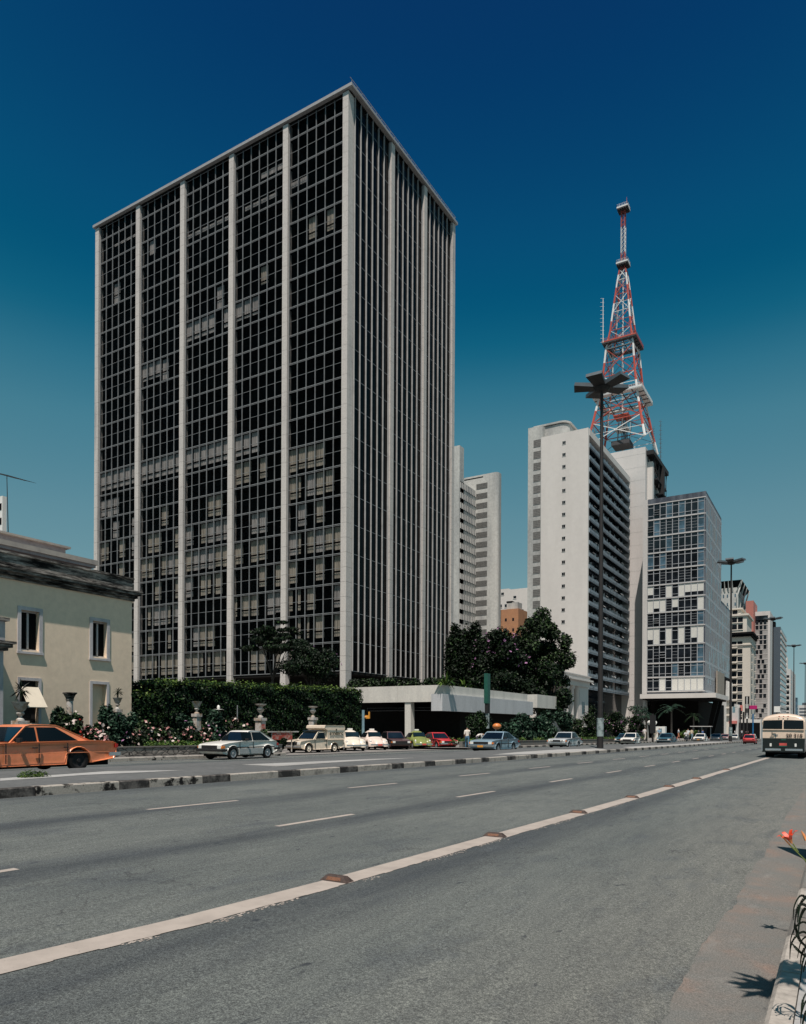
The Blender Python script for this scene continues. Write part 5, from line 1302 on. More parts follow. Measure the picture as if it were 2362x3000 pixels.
for k in range(7):
    z = zc0-3.2-k*8.6*.5*1.0
    mb = MB()
    for i in range(5): mb.box(xl+W_*i/5+.7, Yc-.05, z-1.6, xl+W_*(i+1)/5-.5, Yc+.1, z)
    mb.build('window', M['wblue'], t)
# deco building
t, xl, Yc, Ye, zt, g = avebox('deco_tower', 'cream stepped art deco tower with square windows and dark cornice bands', 'tower block', 1540, 1590, 1601, 1343, -32.5, M['deco'])
zA, zB = zs(1586, 1289, X=-33.5), zt; mb = MB(); mb.box(xl, Yc+1, zB, -34, Ye-2, zs(1586, 1306, X=-34)); mb.box(xl, Yc+2.5, zs(1586, 1306, X=-34), -36.5, Ye-5, zA); mb.build('upper_storeys', M['deco'], t)
mb = MB(); mb.box(xl, Yc-1.6, zB, -31.2, Ye, zB+.9, 1); mb.box(xl, Yc-1.0, zB-.9, -31.8, Ye, zB-.001, 1); mb.box(xl, Yc-.5, zB-4.6, -32.1, Ye, zB-4.1, 0); mb.box(xl, Yc+.4, zs(1586, 1306, X=-34)-.3, -33.3, Ye, zs(1586, 1306, X=-34)+.5, 0); mb.box(xl, Yc+1.8, zA, -35.8, Ye, zA+.6, 0); mb.build('cornice', [M['deco'], M['dark']], t)
wn = MB(); wn.box(-.95, -.04, 0, .95, .1, 2.1); wn.box(-1.1, -.25, -.35, 1.1, 0, 0, 1)
rp = Rep('window', wn, [M['wdark'], M['deco']], t); wp = (zs(1568, 1353, X=-34)-zs(1568, 1483, X=-34))/8.05
xw = onY(1568, 1400, Yc).x; xw2 = onY(1555.5, 1400, Yc).x; z0 = zs(1568, 1369, Y=Yc); pit = (z0-zs(1568, 1481, Y=Yc))/7.0
for k in range(12): rp.put((xw, Yc, z0-k*pit)); rp.put((xw2, Yc, z0-k*pit))
for z, yy in ((zs(1568, 1318, Y=Yc+1), Yc+1), (zs(1568, 1333, Y=Yc+1), Yc+1)): rp.put((xw, yy, z)); rp.put((xw2, yy, z))
rp.put((xw2, Yc+2.5, zs(1556, 1303, Y=Yc+2.5)))
rp.done()
mb = MB(); kk = 0
for yfrac in (.25, .8):
    y = Yc+(Ye-Yc)*yfrac
    for k in range(13): mb.box(-32.5, y-.8, z0-k*pit-.3, -31.9, y+.8, z0-k*pit, 1); mb.box(-32.48, y-.6, z0-k*pit, -32.3, y+.6, z0-k*pit+1.9, 0)
mb.build('side_balconies', [M['wdark'], M['deco']], t)['kind'] = 'stuff'
mb = MB()
for k in range(10): mb.box(xw2-3.2, Yc-1.1, z0-k*pit-.7, xw2+1.4, Yc, z0-k*pit-.2)
mb.build('balcony_slabs', M['deco'], t)['kind'] = 'stuff'
# red block beyond
t, xl, Yc, Ye, zt, g = avebox('red_block', 'flat red painted block rising behind the cream deco tower', 'building', 1580, 1596.2, 1596.2, 1271, -38, M['reds'])
# checker building
t, xl, Yc, Ye, zt, g = avebox('panel_tower', 'tower with an irregular checker of grey panels and black windows', 'office tower', 1583, 1631.5, 1638, 1293, -31.0, M['b_white2'])
M['pan'] = plain('grey_infill_panel', (0.30, 0.30, 0.29), 0.7, 0.25, 0.3)
W_ = -31.0-1.2-(xl+3)
wn = MB(); ncol = 7; cwid = (W_)/ncol; pr = random.Random(12)
zt_r = zs(1620, 1302, Y=Yc); mb = MB(); mb.box(xl+3, Yc-.05, zt_r-4, -32.0, Yc+.2, zt_r-.4); mb.build('top_window', M['wdark'], t)
ztp = zs(1620, 1313, Y=Yc); nrow = 22; rh = (ztp-g-5)/nrow
mb = MB(); mb.box(xl+2.5, Yc-.05, g+4, -32.0, Yc+.05, ztp); mb.build('grey_panels', M['pan'], t)
wn.box(.1, -.12, .15, cwid*1.5, .1, rh-.35)
rp = Rep('window', wn, [M['wdark']], t)
for r in range(nrow):
    c = pr.randrange(0, 2)
    while c < ncol-1:
        if pr.random() < (.6 if r < 14 else .3): rp.put((xl+3+c*cwid, Yc, ztp-(r+1)*rh)); c += 2
        else: c += 1
rp.done()
mb = MB()
for r in range(nrow): mb.box(xl+2.5, Yc-.16, ztp-(r+1)*rh-.18, -32.0, Yc-.06, ztp-(r+1)*rh+.05)
mb.build('floor_band', M['b_white2'], t)['kind'] = 'stuff'
# grey slab with striped side
M['slabgrey'] = stained('blue_grey_blank_wall', (0.085, 0.105, 0.125), (0.065, 0.085, 0.105), 0.4, 0.7, 0.08, 0.85, True, 0.03, 0.02)
t, xl, Yc, Ye, zt, g = avebox('striped_slab', 'grey slab with a blank end wall and raking white bands on its avenue side', 'office block', 1638, 1653.6, 1666, 1327, -30.0, M['slabgrey'])
mb = MB(); n = 19; hh = (zt-g)/n
for k in range(n): mb.box(-30, Yc+.6, zt-(k+1)*hh+.1, -29.6, Ye, zt-(k+1)*hh+1.5, 0); mb.box(-30.1, Yc+.6, zt-(k+1)*hh+1.5, -29.95, Ye, zt-k*hh-.0, 1)
mb.build('window_bands', [M['b_white2'], M['wdark']], t)
a = onX(1643, 1323, -33); mb = MB(); mb.box(-37, Yc+3, zt, -33, Yc+9, zt+(zs(1646, 1322, X=-33)-zt)); mb.build('roof_housing', M['dark'], t)
# balcony block
t, xl, Yc, Ye, zt, g = avebox('balcony_block', 'distant white block with rows of balconies before the last lamp post', 'apartment block', 1664, 1675.5, 1686, 1417, -30.0, M['b_white2'])
wn = MB(); wn.box(0, -.1, 0, 5.5, .1, 2.0); wn.box(0, -1.2, -1.0, 5.5, 0, 0, 1); rp = Rep('balcony', wn, [M['wdark'], M['b_white']], t)
for k in range(11): rp.put((-36.3, Yc, zt-6.5-k*3.9))
rp.done()
wn = MB(); wn.box(-.1, 0, 0, .1, 5, 2.0); rp = Rep('window', wn, [M['wdark']], t)
for k in range(11):
    for j in range(2): rp.put((-30, Yc+6+j*(Ye-Yc-10)/2, zt-6-k*3.9))
rp.done()
t, xl, Yc, Ye, zt, g = avebox('thin_white_tower', 'thin pale tower sliver above the balcony block', 'tower block', 1663, 1668.5, 1670, 1352+40, -35.0, M['b_white'])
t, xl, Yc, Ye, zt, g = avebox('pale_far_block', 'pale bluish block at the far end of the avenue', 'building', 1686, 1690.5, 1692, 1478, -24.0, M['wblue'])
a, b = at(1692, 1494, 900), at(1712, 1494, 900)
t = bthing('low_far_block', (a.x+b.x)/2, a.y, 'low grey white block closing the end of the avenue', 'building')
mb = MB(); mb.box(a.x, a.y, -5, b.x+40, a.y+20, a.z); mb.box(a.x+4, a.y, a.z, a.x+13, a.y+10, a.z+3, 1); mb.build('wall', [M['b_white2'], M['slabgrey']], t)
for k in range(8): mb = MB(); mb.box(a.x+1, a.y-.1, a.z-5.5-k*4, b.x+38, a.y, a.z-3.4-k*4); mb.build('window', M['slabgrey'], t)
# hazy low city behind everything, as separate blocks
cr = random.Random(66)
for i, (px, py, w_, Z) in enumerate([(1700, 1500, 14, 1000), (1606, 1500, 12, 620), (1420, 1500, 90, 420), (1100, 1490, 60, 330), (150, 1500, 300, 260), (-60, 1490, 160, 260), (940, 1500, 120, 300)]):
    c = at(px, py, Z); hw = w_/2*Z/F; t = bthing('distant_block', c.x, c.y, ['far pale block beyond the bus', 'far block behind the traffic lights', 'block behind the canopy building', 'low block behind the trees', 'long block behind the cream house', 'block behind the porch', 'low block behind the glass tower'][i], 'building')
    mb = MB(); mb.box(c.x-hw, c.y, -6, c.x+hw, c.y+15, c.z); mb.build('wall', M['b_grey'], t)
# ------------------------------------------------------------------ vehicles
def arc(cx, cz, r, a0, a1, n=9):
    return [(cx+r*math.cos(a0+(a1-a0)*i/n), cz+r*math.sin(a0+(a1-a0)*i/n)) for i in range(n+1)]
def inset(pts, d):
    n = len(pts); out = []
    A = sum(pts[i][0]*pts[(i+1) % n][1]-pts[(i+1) % n][0]*pts[i][1] for i in range(n)); s = 1 if A > 0 else -1
    for i in range(n):
        p0, p, p1 = Vector(pts[i-1]), Vector(pts[i]), Vector(pts[(i+1) % n]); e0, e1 = (p-p0).normalized(), (p1-p).normalized()
        nn = Vector((-e0.y-e1.y, e0.x+e1.x)); 
        if nn.length < 1e-6: nn = Vector((-e0.y, e0.x))
        nn.normalize(); out.append((p.x+nn.x*d*s, p.y+nn.y*d*s))
    return out
def shell(mb, pts, ywid, prof, mi=0, top=None, plan=None):
    """pts: side outline (x,z) counter-clockwise. prof: list of (half width factor, inset). top: (zb, zt, w ratio at zt) tumblehome"""
    def yw(x, z, w):
        k = 1.0
        if top and z > top[0]: k *= 1-(1-top[2])*(z-top[0])/(top[1]-top[0])
        if plan: k *= 1-plan[1]*min(1, abs(x)/plan[0])**6
        return w*k
    n = len(pts); rings = []
    for w, d in prof:
        q = inset(pts, d) if d else pts; rings.append([(x, -yw(x, z, w*ywid), z) for x, z in q])
    for w, d in reversed(prof):
        q = inset(pts, d) if d else pts; rings.append([(x, yw(x, z, w*ywid), z) for x, z in q])
    vs = [v for r in rings for v in r]; fs = []
    for j in range(len(rings)-1):
        for i in range(n): a = j*n+i; b = j*n+(i+1) % n; fs.append((a, b, b+n, a+n))
    m = (len(rings)-1)*n; fs.append(tuple(reversed(range(n)))); fs.append(tuple(range(m, m+n)))
    mb.add(vs, fs, mi)
def wheel(parent, x, y, r, w=.17, rimmat='steel', side=1):
    mb = MB(); n = 22; P = [(r*.62, w/2*.8), (r*.66, w/2), (r*.92, w/2), (r, w/2*.7), (r, -w/2*.7), (r*.92, -w/2), (r*.5, -w/2)]
    vs = []; fs = []
    for rr_, yy in P:
        for k in range(n): a = 2*math.pi*k/n; vs.append((rr_*math.cos(a), side*yy, rr_*math.sin(a)))
    for j in range(len(P)-1):
        for k in range(n): fs.append((j*n+k, j*n+(k+1) % n, (j+1)*n+(k+1) % n, (j+1)*n+k))
    mb.add(vs, fs); wo = mb.build('wheel', M['rubber'], parent, world=False, smooth=True); wo.location = (x, y, r)
    mb = MB(); P = [(0, .5), (.16, .5), (.2, .38), (.42, .3), (.5, .34), (.6, .44), (.63, .44)]; vs = []; fs = []
    for rr_, yy in P:
        for k in range(n): a = 2*math.pi*k/n; vs.append((rr_*r*math.cos(a), side*yy*w, rr_*r*math.sin(a)))
    for j in range(len(P)-1):
        for k in range(n): fs.append((j*n+k, j*n+(k+1) % n, (j+1)*n+(k+1) % n, (j+1)*n+k))
    mb.add(vs, fs); mb.build('rim', M[rimmat], wo, world=False, smooth=True)
def bxo(parent, name, mat, *b, bev=.006):
    mb = MB(); mb.box(*b); return mb.build(name, mat, parent, world=False, bevel=bev)
def place(t, local, px, py, ang, lift=0.0, scale=1.0):
    p = onG(px, py, lift); c, s = math.cos(ang), math.sin(ang); lx, ly = local[0]*scale, local[1]*scale
    x, y = p.x-(lx*c-ly*s), p.y-(lx*s+ly*c)
    t.location = (x, y, gz(x, y, lift)); t.rotation_euler.z = ang; t.scale = (scale,)*3
    return t
def sedan(name, label, cat, P, group=None):
    """P: dict of the proportions; x forward, y left, origin on the ground under the middle"""
    t = thing(name, (0, 0, 0), label, cat, group)
    L, Wd, H = P['L'], P['W'], P['H']; w2 = Wd/2; hb = P.get('belt', .86); zf = P.get('nose', .72); zr = P.get('tail', .84)
    xf, xr, r = P['xf'], P['xr'], P.get('r', .30); R = r+.07; zlo = .24
    xc, xd = P['cowl'], P['deck']; x2 = L/2
    pts = [(-x2+.12, zlo+.1), (xr-R, zlo)]+arc(xr, r, R, math.pi*.97, math.pi*.03)+[(xr+R, zlo-.02), (xf-R, zlo-.02)]+arc(xf, r, R, math.pi*.97, math.pi*.03)+[(xf+R, zlo), (x2-.14, zlo+.06)]
    pts += [(x2-.02, zlo+.2), (x2, zf-.16), (x2-.05, zf-.03), (x2-.14, zf), (x2-.5, zf+(hb-zf)*.45), (xc+.05, hb-.0)]
    pts += [(xd, P.get('deckz', hb+.02)), (-x2+.18, zr), (-x2+.03, zr-.05), (-x2, zr-.16), (-x2+.03, zlo+.22)]
    mb = MB(); shell(mb, pts, w2, [(.93, .035), (.985, .012), (1.0, 0)], 0, plan=(x2, .10))
    # greenhouse
    rt0, rt1 = P['roof']; g = [(xc, hb-.04), (rt0, H-.05), (rt0-.14, H-.012), ((rt0+rt1)/2, H), (rt1+.12, H-.02), (rt1, H-.06), (xd, P.get('deckz', hb+.02)-.04)]
    g = list(reversed(g)); tw = .80
    shell(mb, g, w2*.93, [(.955, .03), (1.0, 0)], 0, top=(hb, H, tw))
    mb.build('body', M[P['paint']], t, world=False, bevel=.022, ang=28, smooth='all')
    if P.get('low'):   # two tone lower panel
        for s in (-1, 1):
            mb = MB(); mb.hexa([(xr+R+.02, s*w2*1.0-.002*s, .27), (xf-R-.02, s*w2-.002*s, .27), (xf-R-.02, s*(w2+.006), .27), (xr+R+.02, s*(w2+.006), .27), (xr+R+.02, s*w2-.002*s, .52), (xf-R-.02, s*w2-.002*s, .52), (xf-R-.02, s*(w2+.006), .52), (xr+R+.02, s*(w2+.006), .52)]); mb.build('lower_panel', M[P['low']], t, world=False)
    # side glass
    def ys(z): return w2*.93*(1-(1-tw)*max(0, z-hb)/(H-hb))
    z0, z1 = hb+.035, H-.085
    def xfr(z): return xc+(rt0-xc)*(z-hb)/(H-.05-hb)
    def xre(z): return xd+(rt1-xd)*(z-hb)/(H-.06-hb)
    cuts = P.get('cuts', [.12]); edges = [(xre(z0)+P.get('cp', .22), xre(z1)+P.get('cpt', .12))]+[(c-.035, c-.035) for c in cuts]
    segs = []; fr_ = [(xfr(z0)-.10, xfr(z1)-.06)]
    prev = edges[0]
    for c in cuts: segs.append((prev, (c-.03, c-.03))); prev = (c+.04, c+.04)
    segs.append((prev, fr_[0]))
    for s in (-1, 1):
        for (a0, a1), (b0, b1) in segs:
            if b0-a0 < .06: continue
            mb = MB(); v = []
            for off in (-.02, .008):
                v += [(a0, s*(ys(z0)+off), z0), (b0, s*(ys(z0)+off), z0), (b1, s*(ys(z1)+off), z1), (a1, s*(ys(z1)+off), z1)]
            mb.add(v, [(0, 3, 2, 1), (4, 5, 6, 7), (0, 1, 5, 4), (1, 2, 6, 5), (2, 3, 7, 6), (3, 0, 4, 7)] if s < 0 else [(0, 1, 2, 3), (7, 6, 5, 4), (4, 5, 1, 0), (5, 6, 2, 1), (6, 7, 3, 2), (7, 4, 0, 3)])
            mb.build('side_window', M['sideglass'], t, world=False)
    def screen(nm, x0, x1, dirn):
        za, zb = hb+.03, H-.075; mb = MB(); v = []
        for off in (-.02, .010):
            v += [(x0(za)+dirn*off, -ys(za)+.07, za+.005), (x0(za)+dirn*off, ys(za)-.07, za+.005), (x0(zb)+dirn*off, ys(zb)-.07, zb), (x0(zb)+dirn*off, -ys(zb)+.07, zb)]
        mb.add(v, [(0, 3, 2, 1), (4, 5, 6, 7), (0, 1, 5, 4), (1, 2, 6, 5), (2, 3, 7, 6), (3, 0, 4, 7)]); mb.build(nm, M['carglass'], t, world=False)
    screen('windshield', xfr, xfr, 1); screen('rear_window', xre, xre, -1)
    # trim and seams
    for s in (-1, 1):
        for x in P.get('doors', [xf-R-.12, .12]+([xr+R+.05] if P.get('four') else [])):
            mb = MB(); mb.box(x-.006, s*(w2-.03), .3, x+.006, s*(w2+.003), hb-.03)
            mb.build('door_seam', M['black'], t, world=False)
        mb = MB(); mb.box(-x2+.35, s*(w2-.01), .545, x2-.4, s*(w2+.012), .565+(.0 if not P.get('strip') else .03)); mb.build('side_trim', M[P.get('trim', 'chrome')], t, world=False)
        for hx in P.get('handles', [.2]): bxo(t, 'door_handle', M['chrome' if not P.get('darkh') else 'black'], hx-.07, s*(w2-.01), hb-.16, hx+.07, s*(w2+.03), hb-.13)
    bxo(t, 'wing_mirror', M['black'], xc-.28, w2*.93, hb+.02, xc-.20, w2+.13, hb+.13)
    bm = M[P.get('bump', 'chrome')]
    mb = MB(); zbm = P.get('bz', .40); mb.box(x2-.03, -w2+.04, zbm, x2+.07, w2-.04, zbm+.11); mb.box(x2-.35, -w2-.015, zbm, x2+.05, -w2+.05, zbm+.11); mb.box(x2-.35, w2-.05, zbm, x2+.05, w2+.015, zbm+.11); mb.build('bumper', bm, t, world=False, bevel=.012)
    mb = MB(); mb.box(-x2-.07, -w2+.04, zbm+.02, -x2+.03, w2-.04, zbm+.13); mb.box(-x2-.05, -w2-.015, zbm+.02, -x2+.35, -w2+.05, zbm+.13); mb.box(-x2-.05, w2-.05, zbm+.02, -x2+.35, w2+.015, zbm+.13); mb.build('bumper', bm, t, world=False, bevel=.012)
    gw = w2*P.get('grw', .60); bxo(t, 'grille', M['black'], x2-.06, -gw, zf-.21, x2+.012, gw, zf-.05)
    for s in (-1, 1):
        if P.get('round'):
            mb = MB(); mb.ell((x2-.02, s*(gw+.10), zf-.125), (.05, .085, .085), 14, 8); mb.build('headlight', M['lens'], t, world=False, smooth=True)
            if P['round'] > 1: mb = MB(); mb.ell((x2-.01, s*(gw-.12), zf-.125), (.05, .075, .075), 14, 8); mb.build('headlight', M['lens'], t, world=False, smooth=True)
        else: bxo(t, 'headlight', M['lens'], x2-.08, s*gw+ (.01*s), zf-.20, x2+.014, s*(w2-.10), zf-.055)
        bxo(t, 'indicator', M['amber'], x2-.22, s*(w2-.10), zf-.19, x2-.03, s*(w2-.012), zf-.08)
        bxo(t, 'tail_light', M['redlens'], -x2-.012, s*(w2-.38), zr-.19, -x2+.08, s*(w2-.06), zr-.08)
    if P.get('platec'): bxo(t, 'number_plate', M[P['platec']], x2+.05, -.19, zbm-.04, x2+.085, .19, zbm+.09)
    if P.get('rplate'): bxo(t, 'number_plate', M[P['rplate']], -x2-.085, -.19, zbm+.0, -x2-.05, .19, zbm+.13)
    mb = MB(); mb.box(-x2+.3, -w2+.12, .16, x2-.3, w2-.12, .34); mb.build('underbody', M['dark'], t, world=False)
    for x in (xf, xr):
        for s in (-1, 1): wheel(t, x, s*(w2-.10), r, rimmat=P.get('rim', 'steel'), side=s)
    if P.get('taxi'): bxo(t, 'roof_sign', M['white'], -.05+P['taxi'], -.2, H, .12+P['taxi'], .2, H+.14)
    return t
for nm, c in (('p_orange', (0.80, 0.26, 0.115)), ('p_white', (0.76, 0.75, 0.70)), ('p_cream', (0.74, 0.63, 0.50)), ('p_silver', (0.42, 0.45, 0.46)), ('p_blue', (0.20, 0.29, 0.35)),
              ('p_brown', (0.085, 0.045, 0.045)), ('p_red', (0.55, 0.03, 0.035)), ('p_greenb', (0.21, 0.24, 0.07)), ('p_teal', (0.02, 0.09, 0.13)), ('p_beige', (0.74, 0.66, 0.55)),
              ('p_grey', (0.33, 0.35, 0.35)), ('p_dark', (0.02, 0.035, 0.05)), ('p_rose', (0.35, 0.2, 0.2)), ('p_pearl', (0.72, 0.60, 0.52)), ('p_lred', (0.62, 0.07, 0.07))):
    M[nm] = paint(nm, c, .28)
BASE = dict(L=4.2, W=1.64, H=1.36, xf=1.24, xr=-1.18, cowl=.70, deck=-1.25, roof=(.12, -.75), belt=.86)
def V(**k): d = dict(BASE); d.update(k); return d
SOUTH = -math.pi/2
def vdeg(px): # bearing of the view ray
    d = ray(px, 1545); return math.atan2(d.y, d.x)
# orange saloon at the left edge
o = sedan('saloon_car', 'orange saloon car driving off the left edge of the picture', 'car',
  V(L=5.1, W=1.80, H=1.36, xf=1.50, xr=-1.20, cowl=.86, deck=-1.70, roof=(.30, -.72), deckz=.90, nose=.76, tail=.86, paint='p_orange', cuts=[.02], four=True, handles=[.15, -.78], r=.32, doors=[.95, .02, -.84], bump='chrome', darkh=True, cp=.42, cpt=.22, trim='p_orange', rim='black'))
place(o, (-1.20, .90), 168, 1634, SOUTH, 0, 1.06)
# white and grey hatchback
o = sedan('hatchback', 'white hatchback with a grey lower body passing the rubble wall', 'car',
  V(L=3.95, W=1.60, H=1.37, xf=1.22, xr=-1.14, cowl=.62, deck=-1.78, deckz=.86, roof=(.05, -.80), tail=.82, nose=.73, paint='p_white', cuts=[-.12, .62], cp=.35, cpt=.12, handles=[.08], doors=[.8, -.1], bump='black', low='p_grey', trim='black', strip=1, grw=.62), 'moving cars across the median')
place(o, (1.22, .80), 495.4, 1609, SOUTH)
# blue hatchback
o = sedan('hatchback', 'light blue fastback car with an orange number plate, passing the telephone hood', 'car',
  V(L=4.45, W=1.66, H=1.35, xf=1.32, xr=-1.12, cowl=.62, deck=-1.95, deckz=.86, roof=(.02, -.72), tail=.82, nose=.76, paint='p_blue', cuts=[-.30], cp=.45, cpt=.15, handles=[-.12], doors=[.85, -.28], bump='chrome', platec='plate_or', trim='black', strip=1, grw=.60), 'moving cars across the median')
place(o, (1.32, .83), 1057, 1594.5, SOUTH)
o = sedan('saloon_car', 'silver blue saloon just left of the big lamp post', 'car',
  V(L=4.6, W=1.72, H=1.40, xf=1.42, xr=-1.2, cowl=.62, deck=-1.45, deckz=.92, roof=(.1, -.85), tail=.86, nose=.77, paint='p_silver', cuts=[-.12], four=True, handles=[0, -.8], doors=[.85, -.1, -.95], bump='chrome', round=2), 'moving cars across the median')
place(o, (1.42, .86), 1207, 1584.8, SOUTH)
o = sedan('hatchback', 'small white saloon driving right of the big lamp post', 'car',
  V(L=3.75, W=1.55, H=1.38, xf=1.12, xr=-1.1, cowl=.6, deck=-1.5, roof=(.1, -.9), paint='p_white', cuts=[-.05], round=1, bump='black', handles=[.1]), 'moving cars across the median')
place(o, (1.12, .77), 1346.6, 1578.4, SOUTH)
o = sedan('saloon_car', 'teal car mostly hidden behind the small white saloon', 'car', V(paint='p_teal'), 'moving cars across the median')
place(o, (1.12, -.77), 1306, 1575.6, SOUTH)
o = sedan('saloon_car', 'dark teal saloon with orange indicator before the canopy building', 'car',
  V(L=4.6, W=1.75, H=1.36, xf=1.42, xr=-1.25, cowl=.62, deck=-1.5, roof=(.1, -.85), paint='p_teal', cuts=[-.12], bump='chrome'), 'moving cars across the median')
place(o, (1.42, .85), 1423, 1576, SOUTH)
o = sedan('saloon_car', 'white saloon with an orange front plate under the canopy building', 'car', V(paint='p_white', platec='plate_or', H=1.36), 'moving cars across the median')
place(o, (1.2, .82), 1494, 1572.6, SOUTH)
o = sedan('saloon_car', 'dark blue saloon beside the white saloon with the orange plate', 'car', V(paint='p_dark', round=1), 'moving cars across the median')
place(o, (1.2, .82), 1527, 1571, SOUTH)
for (lb, px, py, pt) in (('grey blue car behind the dark blue saloon', 1520, 1567.2, 'p_teal'), ('rose coloured car just left of the second lamp post', 1544, 1569, 'p_rose'), ('white car just right of the second lamp post foot', 1564, 1568.6, 'p_white'),
                         ('pale car half hidden behind the small red car', 1576, 1565.5, 'p_beige'), ('pale car between the small red car and the bus', 1601, 1567, 'p_beige'), ('dark car far down the road beyond the red car', 1590, 1562, 'p_dark')):
    o = sedan('saloon_car', lb, 'car', V(paint=pt, L=4.0), 'distant cars queueing down the avenue'); place(o, (1.2, .8), px, py, SOUTH)
o = sedan('hatchback', 'small red car seen from behind, left of the bus', 'car', V(paint='p_lred', L=3.9, H=1.40, deck=-1.6, roof=(.05, -1.0), bump='black', tail=.88), None)
place(o, (-1.18, .82), 1574.5, 1575.8, math.pi/2)
# parked cars on the forecourt (angle parked, noses to the avenue)
def view_back(px, off): return vdeg(px)+math.pi+math.radians(off)
PK = 'cars parked on the forecourt'
def estate(name, label, P, g=None): return sedan(name, label, 'car', P, g)
o = estate('estate_car', 'white estate car with a roof sign parked behind the cream van', V(L=4.3, W=1.62, H=1.46, cowl=.7, deck=-2.05, roof=(.15, -1.85), deckz=.86, tail=.9, paint='p_white', cuts=[-.9, -.2], cp=.15, cpt=.1, taxi=-.3), PK)
place(o, (1.24, .8), 668, 1590.5, SOUTH-.25, .02)
o = sedan('small_hatchback', 'dark maroon hatchback parked between the cream and green beetles', 'car', V(L=4.0, W=1.6, H=1.40, xf=1.15, xr=-1.2, cowl=.62, deck=-1.9, deckz=.86, roof=(.05, -1.1), paint='p_brown', bump='black', cuts=[-.2], taxi=0), PK)
place(o, (1.15, 0), 844, 1587.5, view_back(840, 17), .02)
o = sedan('coupe', 'bright red fastback parked at the right end of the forecourt row', 'car', V(L=4.3, W=1.64, H=1.36, cowl=.6, deck=-1.95, deckz=.88, roof=(.0, -.9), paint='p_red', bump='chrome', platec='plate_rd', cuts=[-.3], cp=.4, cpt=.15), PK)
place(o, (1.3, 0), 943.5, 1586.2, view_back(940, 26), .02)
def beetle(label, pt, platec=None, g=PK, taxi=True):
    t = thing('beetle_car', (0, 0, 0), label, 'car', g)
    mb = MB()
    # main body: lofted superelliptic sections
    ST = [(-2.0, .42, .50, .35), (-1.85, .60, .60, .52), (-1.45, .92, .64, .68), (-1.05, 1.17, .66, .74), (-.6, 1.40, .68, .76), (-.15, 1.50, .69, .77), (.3, 1.46, .69, .77), (.56, 1.30, .69, .77), (.78, 1.00, .68, .75), (1.1, .90, .64, .66), (1.5, .80, .58, .52), (1.8, .66, .48, .40), (1.98, .46, .30, .26)]
    rings = []; n = 20
    for (x, zt, wb, wm) in ST:
        ring = []
        for k in range(n+1):
            a = math.pi*k/n; c, s = math.cos(a), math.sin(a)
            y = math.copysign(abs(c)**.62, c)*wm; z = .30+(zt-.30)*abs(s)**.72
            if z > .85: y *= 1-.30*(z-.85)/.65
            ring.append((x, y, z))
        rings.append(ring)
    m = n+1; vs = [v for r_ in rings for v in r_]; fs = []
    for j in range(len(rings)-1):
        for k in range(n): a = j*m+k; fs.append((a, a+1, a+1+m, a+m))
    fs += [tuple(range(n, -1, -1)), tuple(range((len(rings)-1)*m, len(rings)*m))]
    mb.add(vs, fs)
    for x, rx_, s_ in ((1.22, .52, 1), (-1.20, .56, 1)):
        for s in (-1, 1):
            # fender: arch of a swept half ring
            n2 = 14
            vs = []; fs = []
            for i in range(n2+1):
                a = math.pi*(1.02-1.04*i/n2); R_ = .36
                for (dr, yy) in ((0, .77), (.10, .76), (.17, .66), (.20, .50), (.16, .36)): vs.append((x+(R_+dr)*math.cos(a)*1.06, s*yy, .30+(R_+dr)*math.sin(a)*1.05))
            for i in range(n2):
                for k in range(4): q = i*5+k; fs.append((q, q+1, q+6, q+5) if s > 0 else (q+5, q+6, q+1, q))
            mb.add(vs, fs)
    for s in (-1, 1): mb.box(-.62, s*.62, .26, .68, s*.80, .31)
    mb.build('body', M[pt], t, world=False, smooth='all')
    for s in (-1, 1):
        mb = MB(); mb.ell((1.60, s*.60, .66), (.11, .095, .10), 12, 8); mb.build('headlight', M['chrome'], t, world=False, smooth=True)
        mb = MB(); mb.ell((1.665, s*.605, .665), (.055, .08, .085), 12, 8); mb.build('headlight_glass', M['lens'], t, world=False, smooth=True)
    def yb(z): return .765*(1-.30*max(0, z-.85)/.65)
    for s in (-1, 1):
        for (a0, b0, a1, b1) in ((-.10, .55, -.10, .38), (-.80, -.17, -.55, -.17)):
            z0, z1 = .97, 1.30; mb = MB(); v = []
            for off in (-.10, -.012): v += [(a0, s*(yb(z0)*.985+off), z0), (b0, s*(yb(z0)*.985+off), z0), (b1, s*(yb(z1)*.87+off), z1), (a1, s*(yb(z1)*.87+off), z1)]
            mb.hexa(v[:4]+v[4:]); mb.build('side_window', M['sideglass'], t, world=False)
    mb = MB(); v = []
    for off in (-.08, .035): v += [(.76+off, -.50, 1.02), (.76+off, .50, 1.02), (.53+off, .46, 1.345), (.53+off, -.46, 1.345)]
    mb.hexa(v[:4]+v[4:]); mb.build('windshield', M['carglass'], t, world=False, bevel=.01)
    bxo(t, 'bumper', M['chrome'], 2.02, -.72, .36, 2.10, .72, .46, bev=.02); bxo(t, 'bumper', M['chrome'], -2.1, -.72, .38, -2.02, .72, .48, bev=.02)
    if platec: bxo(t, 'number_plate', M[platec], 2.10, -.17, .34, 2.125, .17, .47)
    mb = MB(); mb.box(-1.7, -.6, .18, 1.7, .6, .34); mb.build('underbody', M['dark'], t, world=False)
    for x in (1.22, -1.20):
        for s in (-1, 1): wheel(t, x, s*.66, .31, .15, 'steel', s)
    if taxi: bxo(t, 'roof_sign', M['white'], -.1, -.18, 1.49, .08, .18, 1.60)
    return t
o = beetle('cream beetle car with a roof sign directly behind the cream van', 'p_beige'); place(o, (1.22, 0), 750, 1590.8, view_back(750, 14), .02)
o = beetle('pinkish white beetle car, second car right of the van', 'p_pearl', 'plate_rd'); place(o, (1.22, 0), 798, 1588.5, view_back(798, 18), .02)
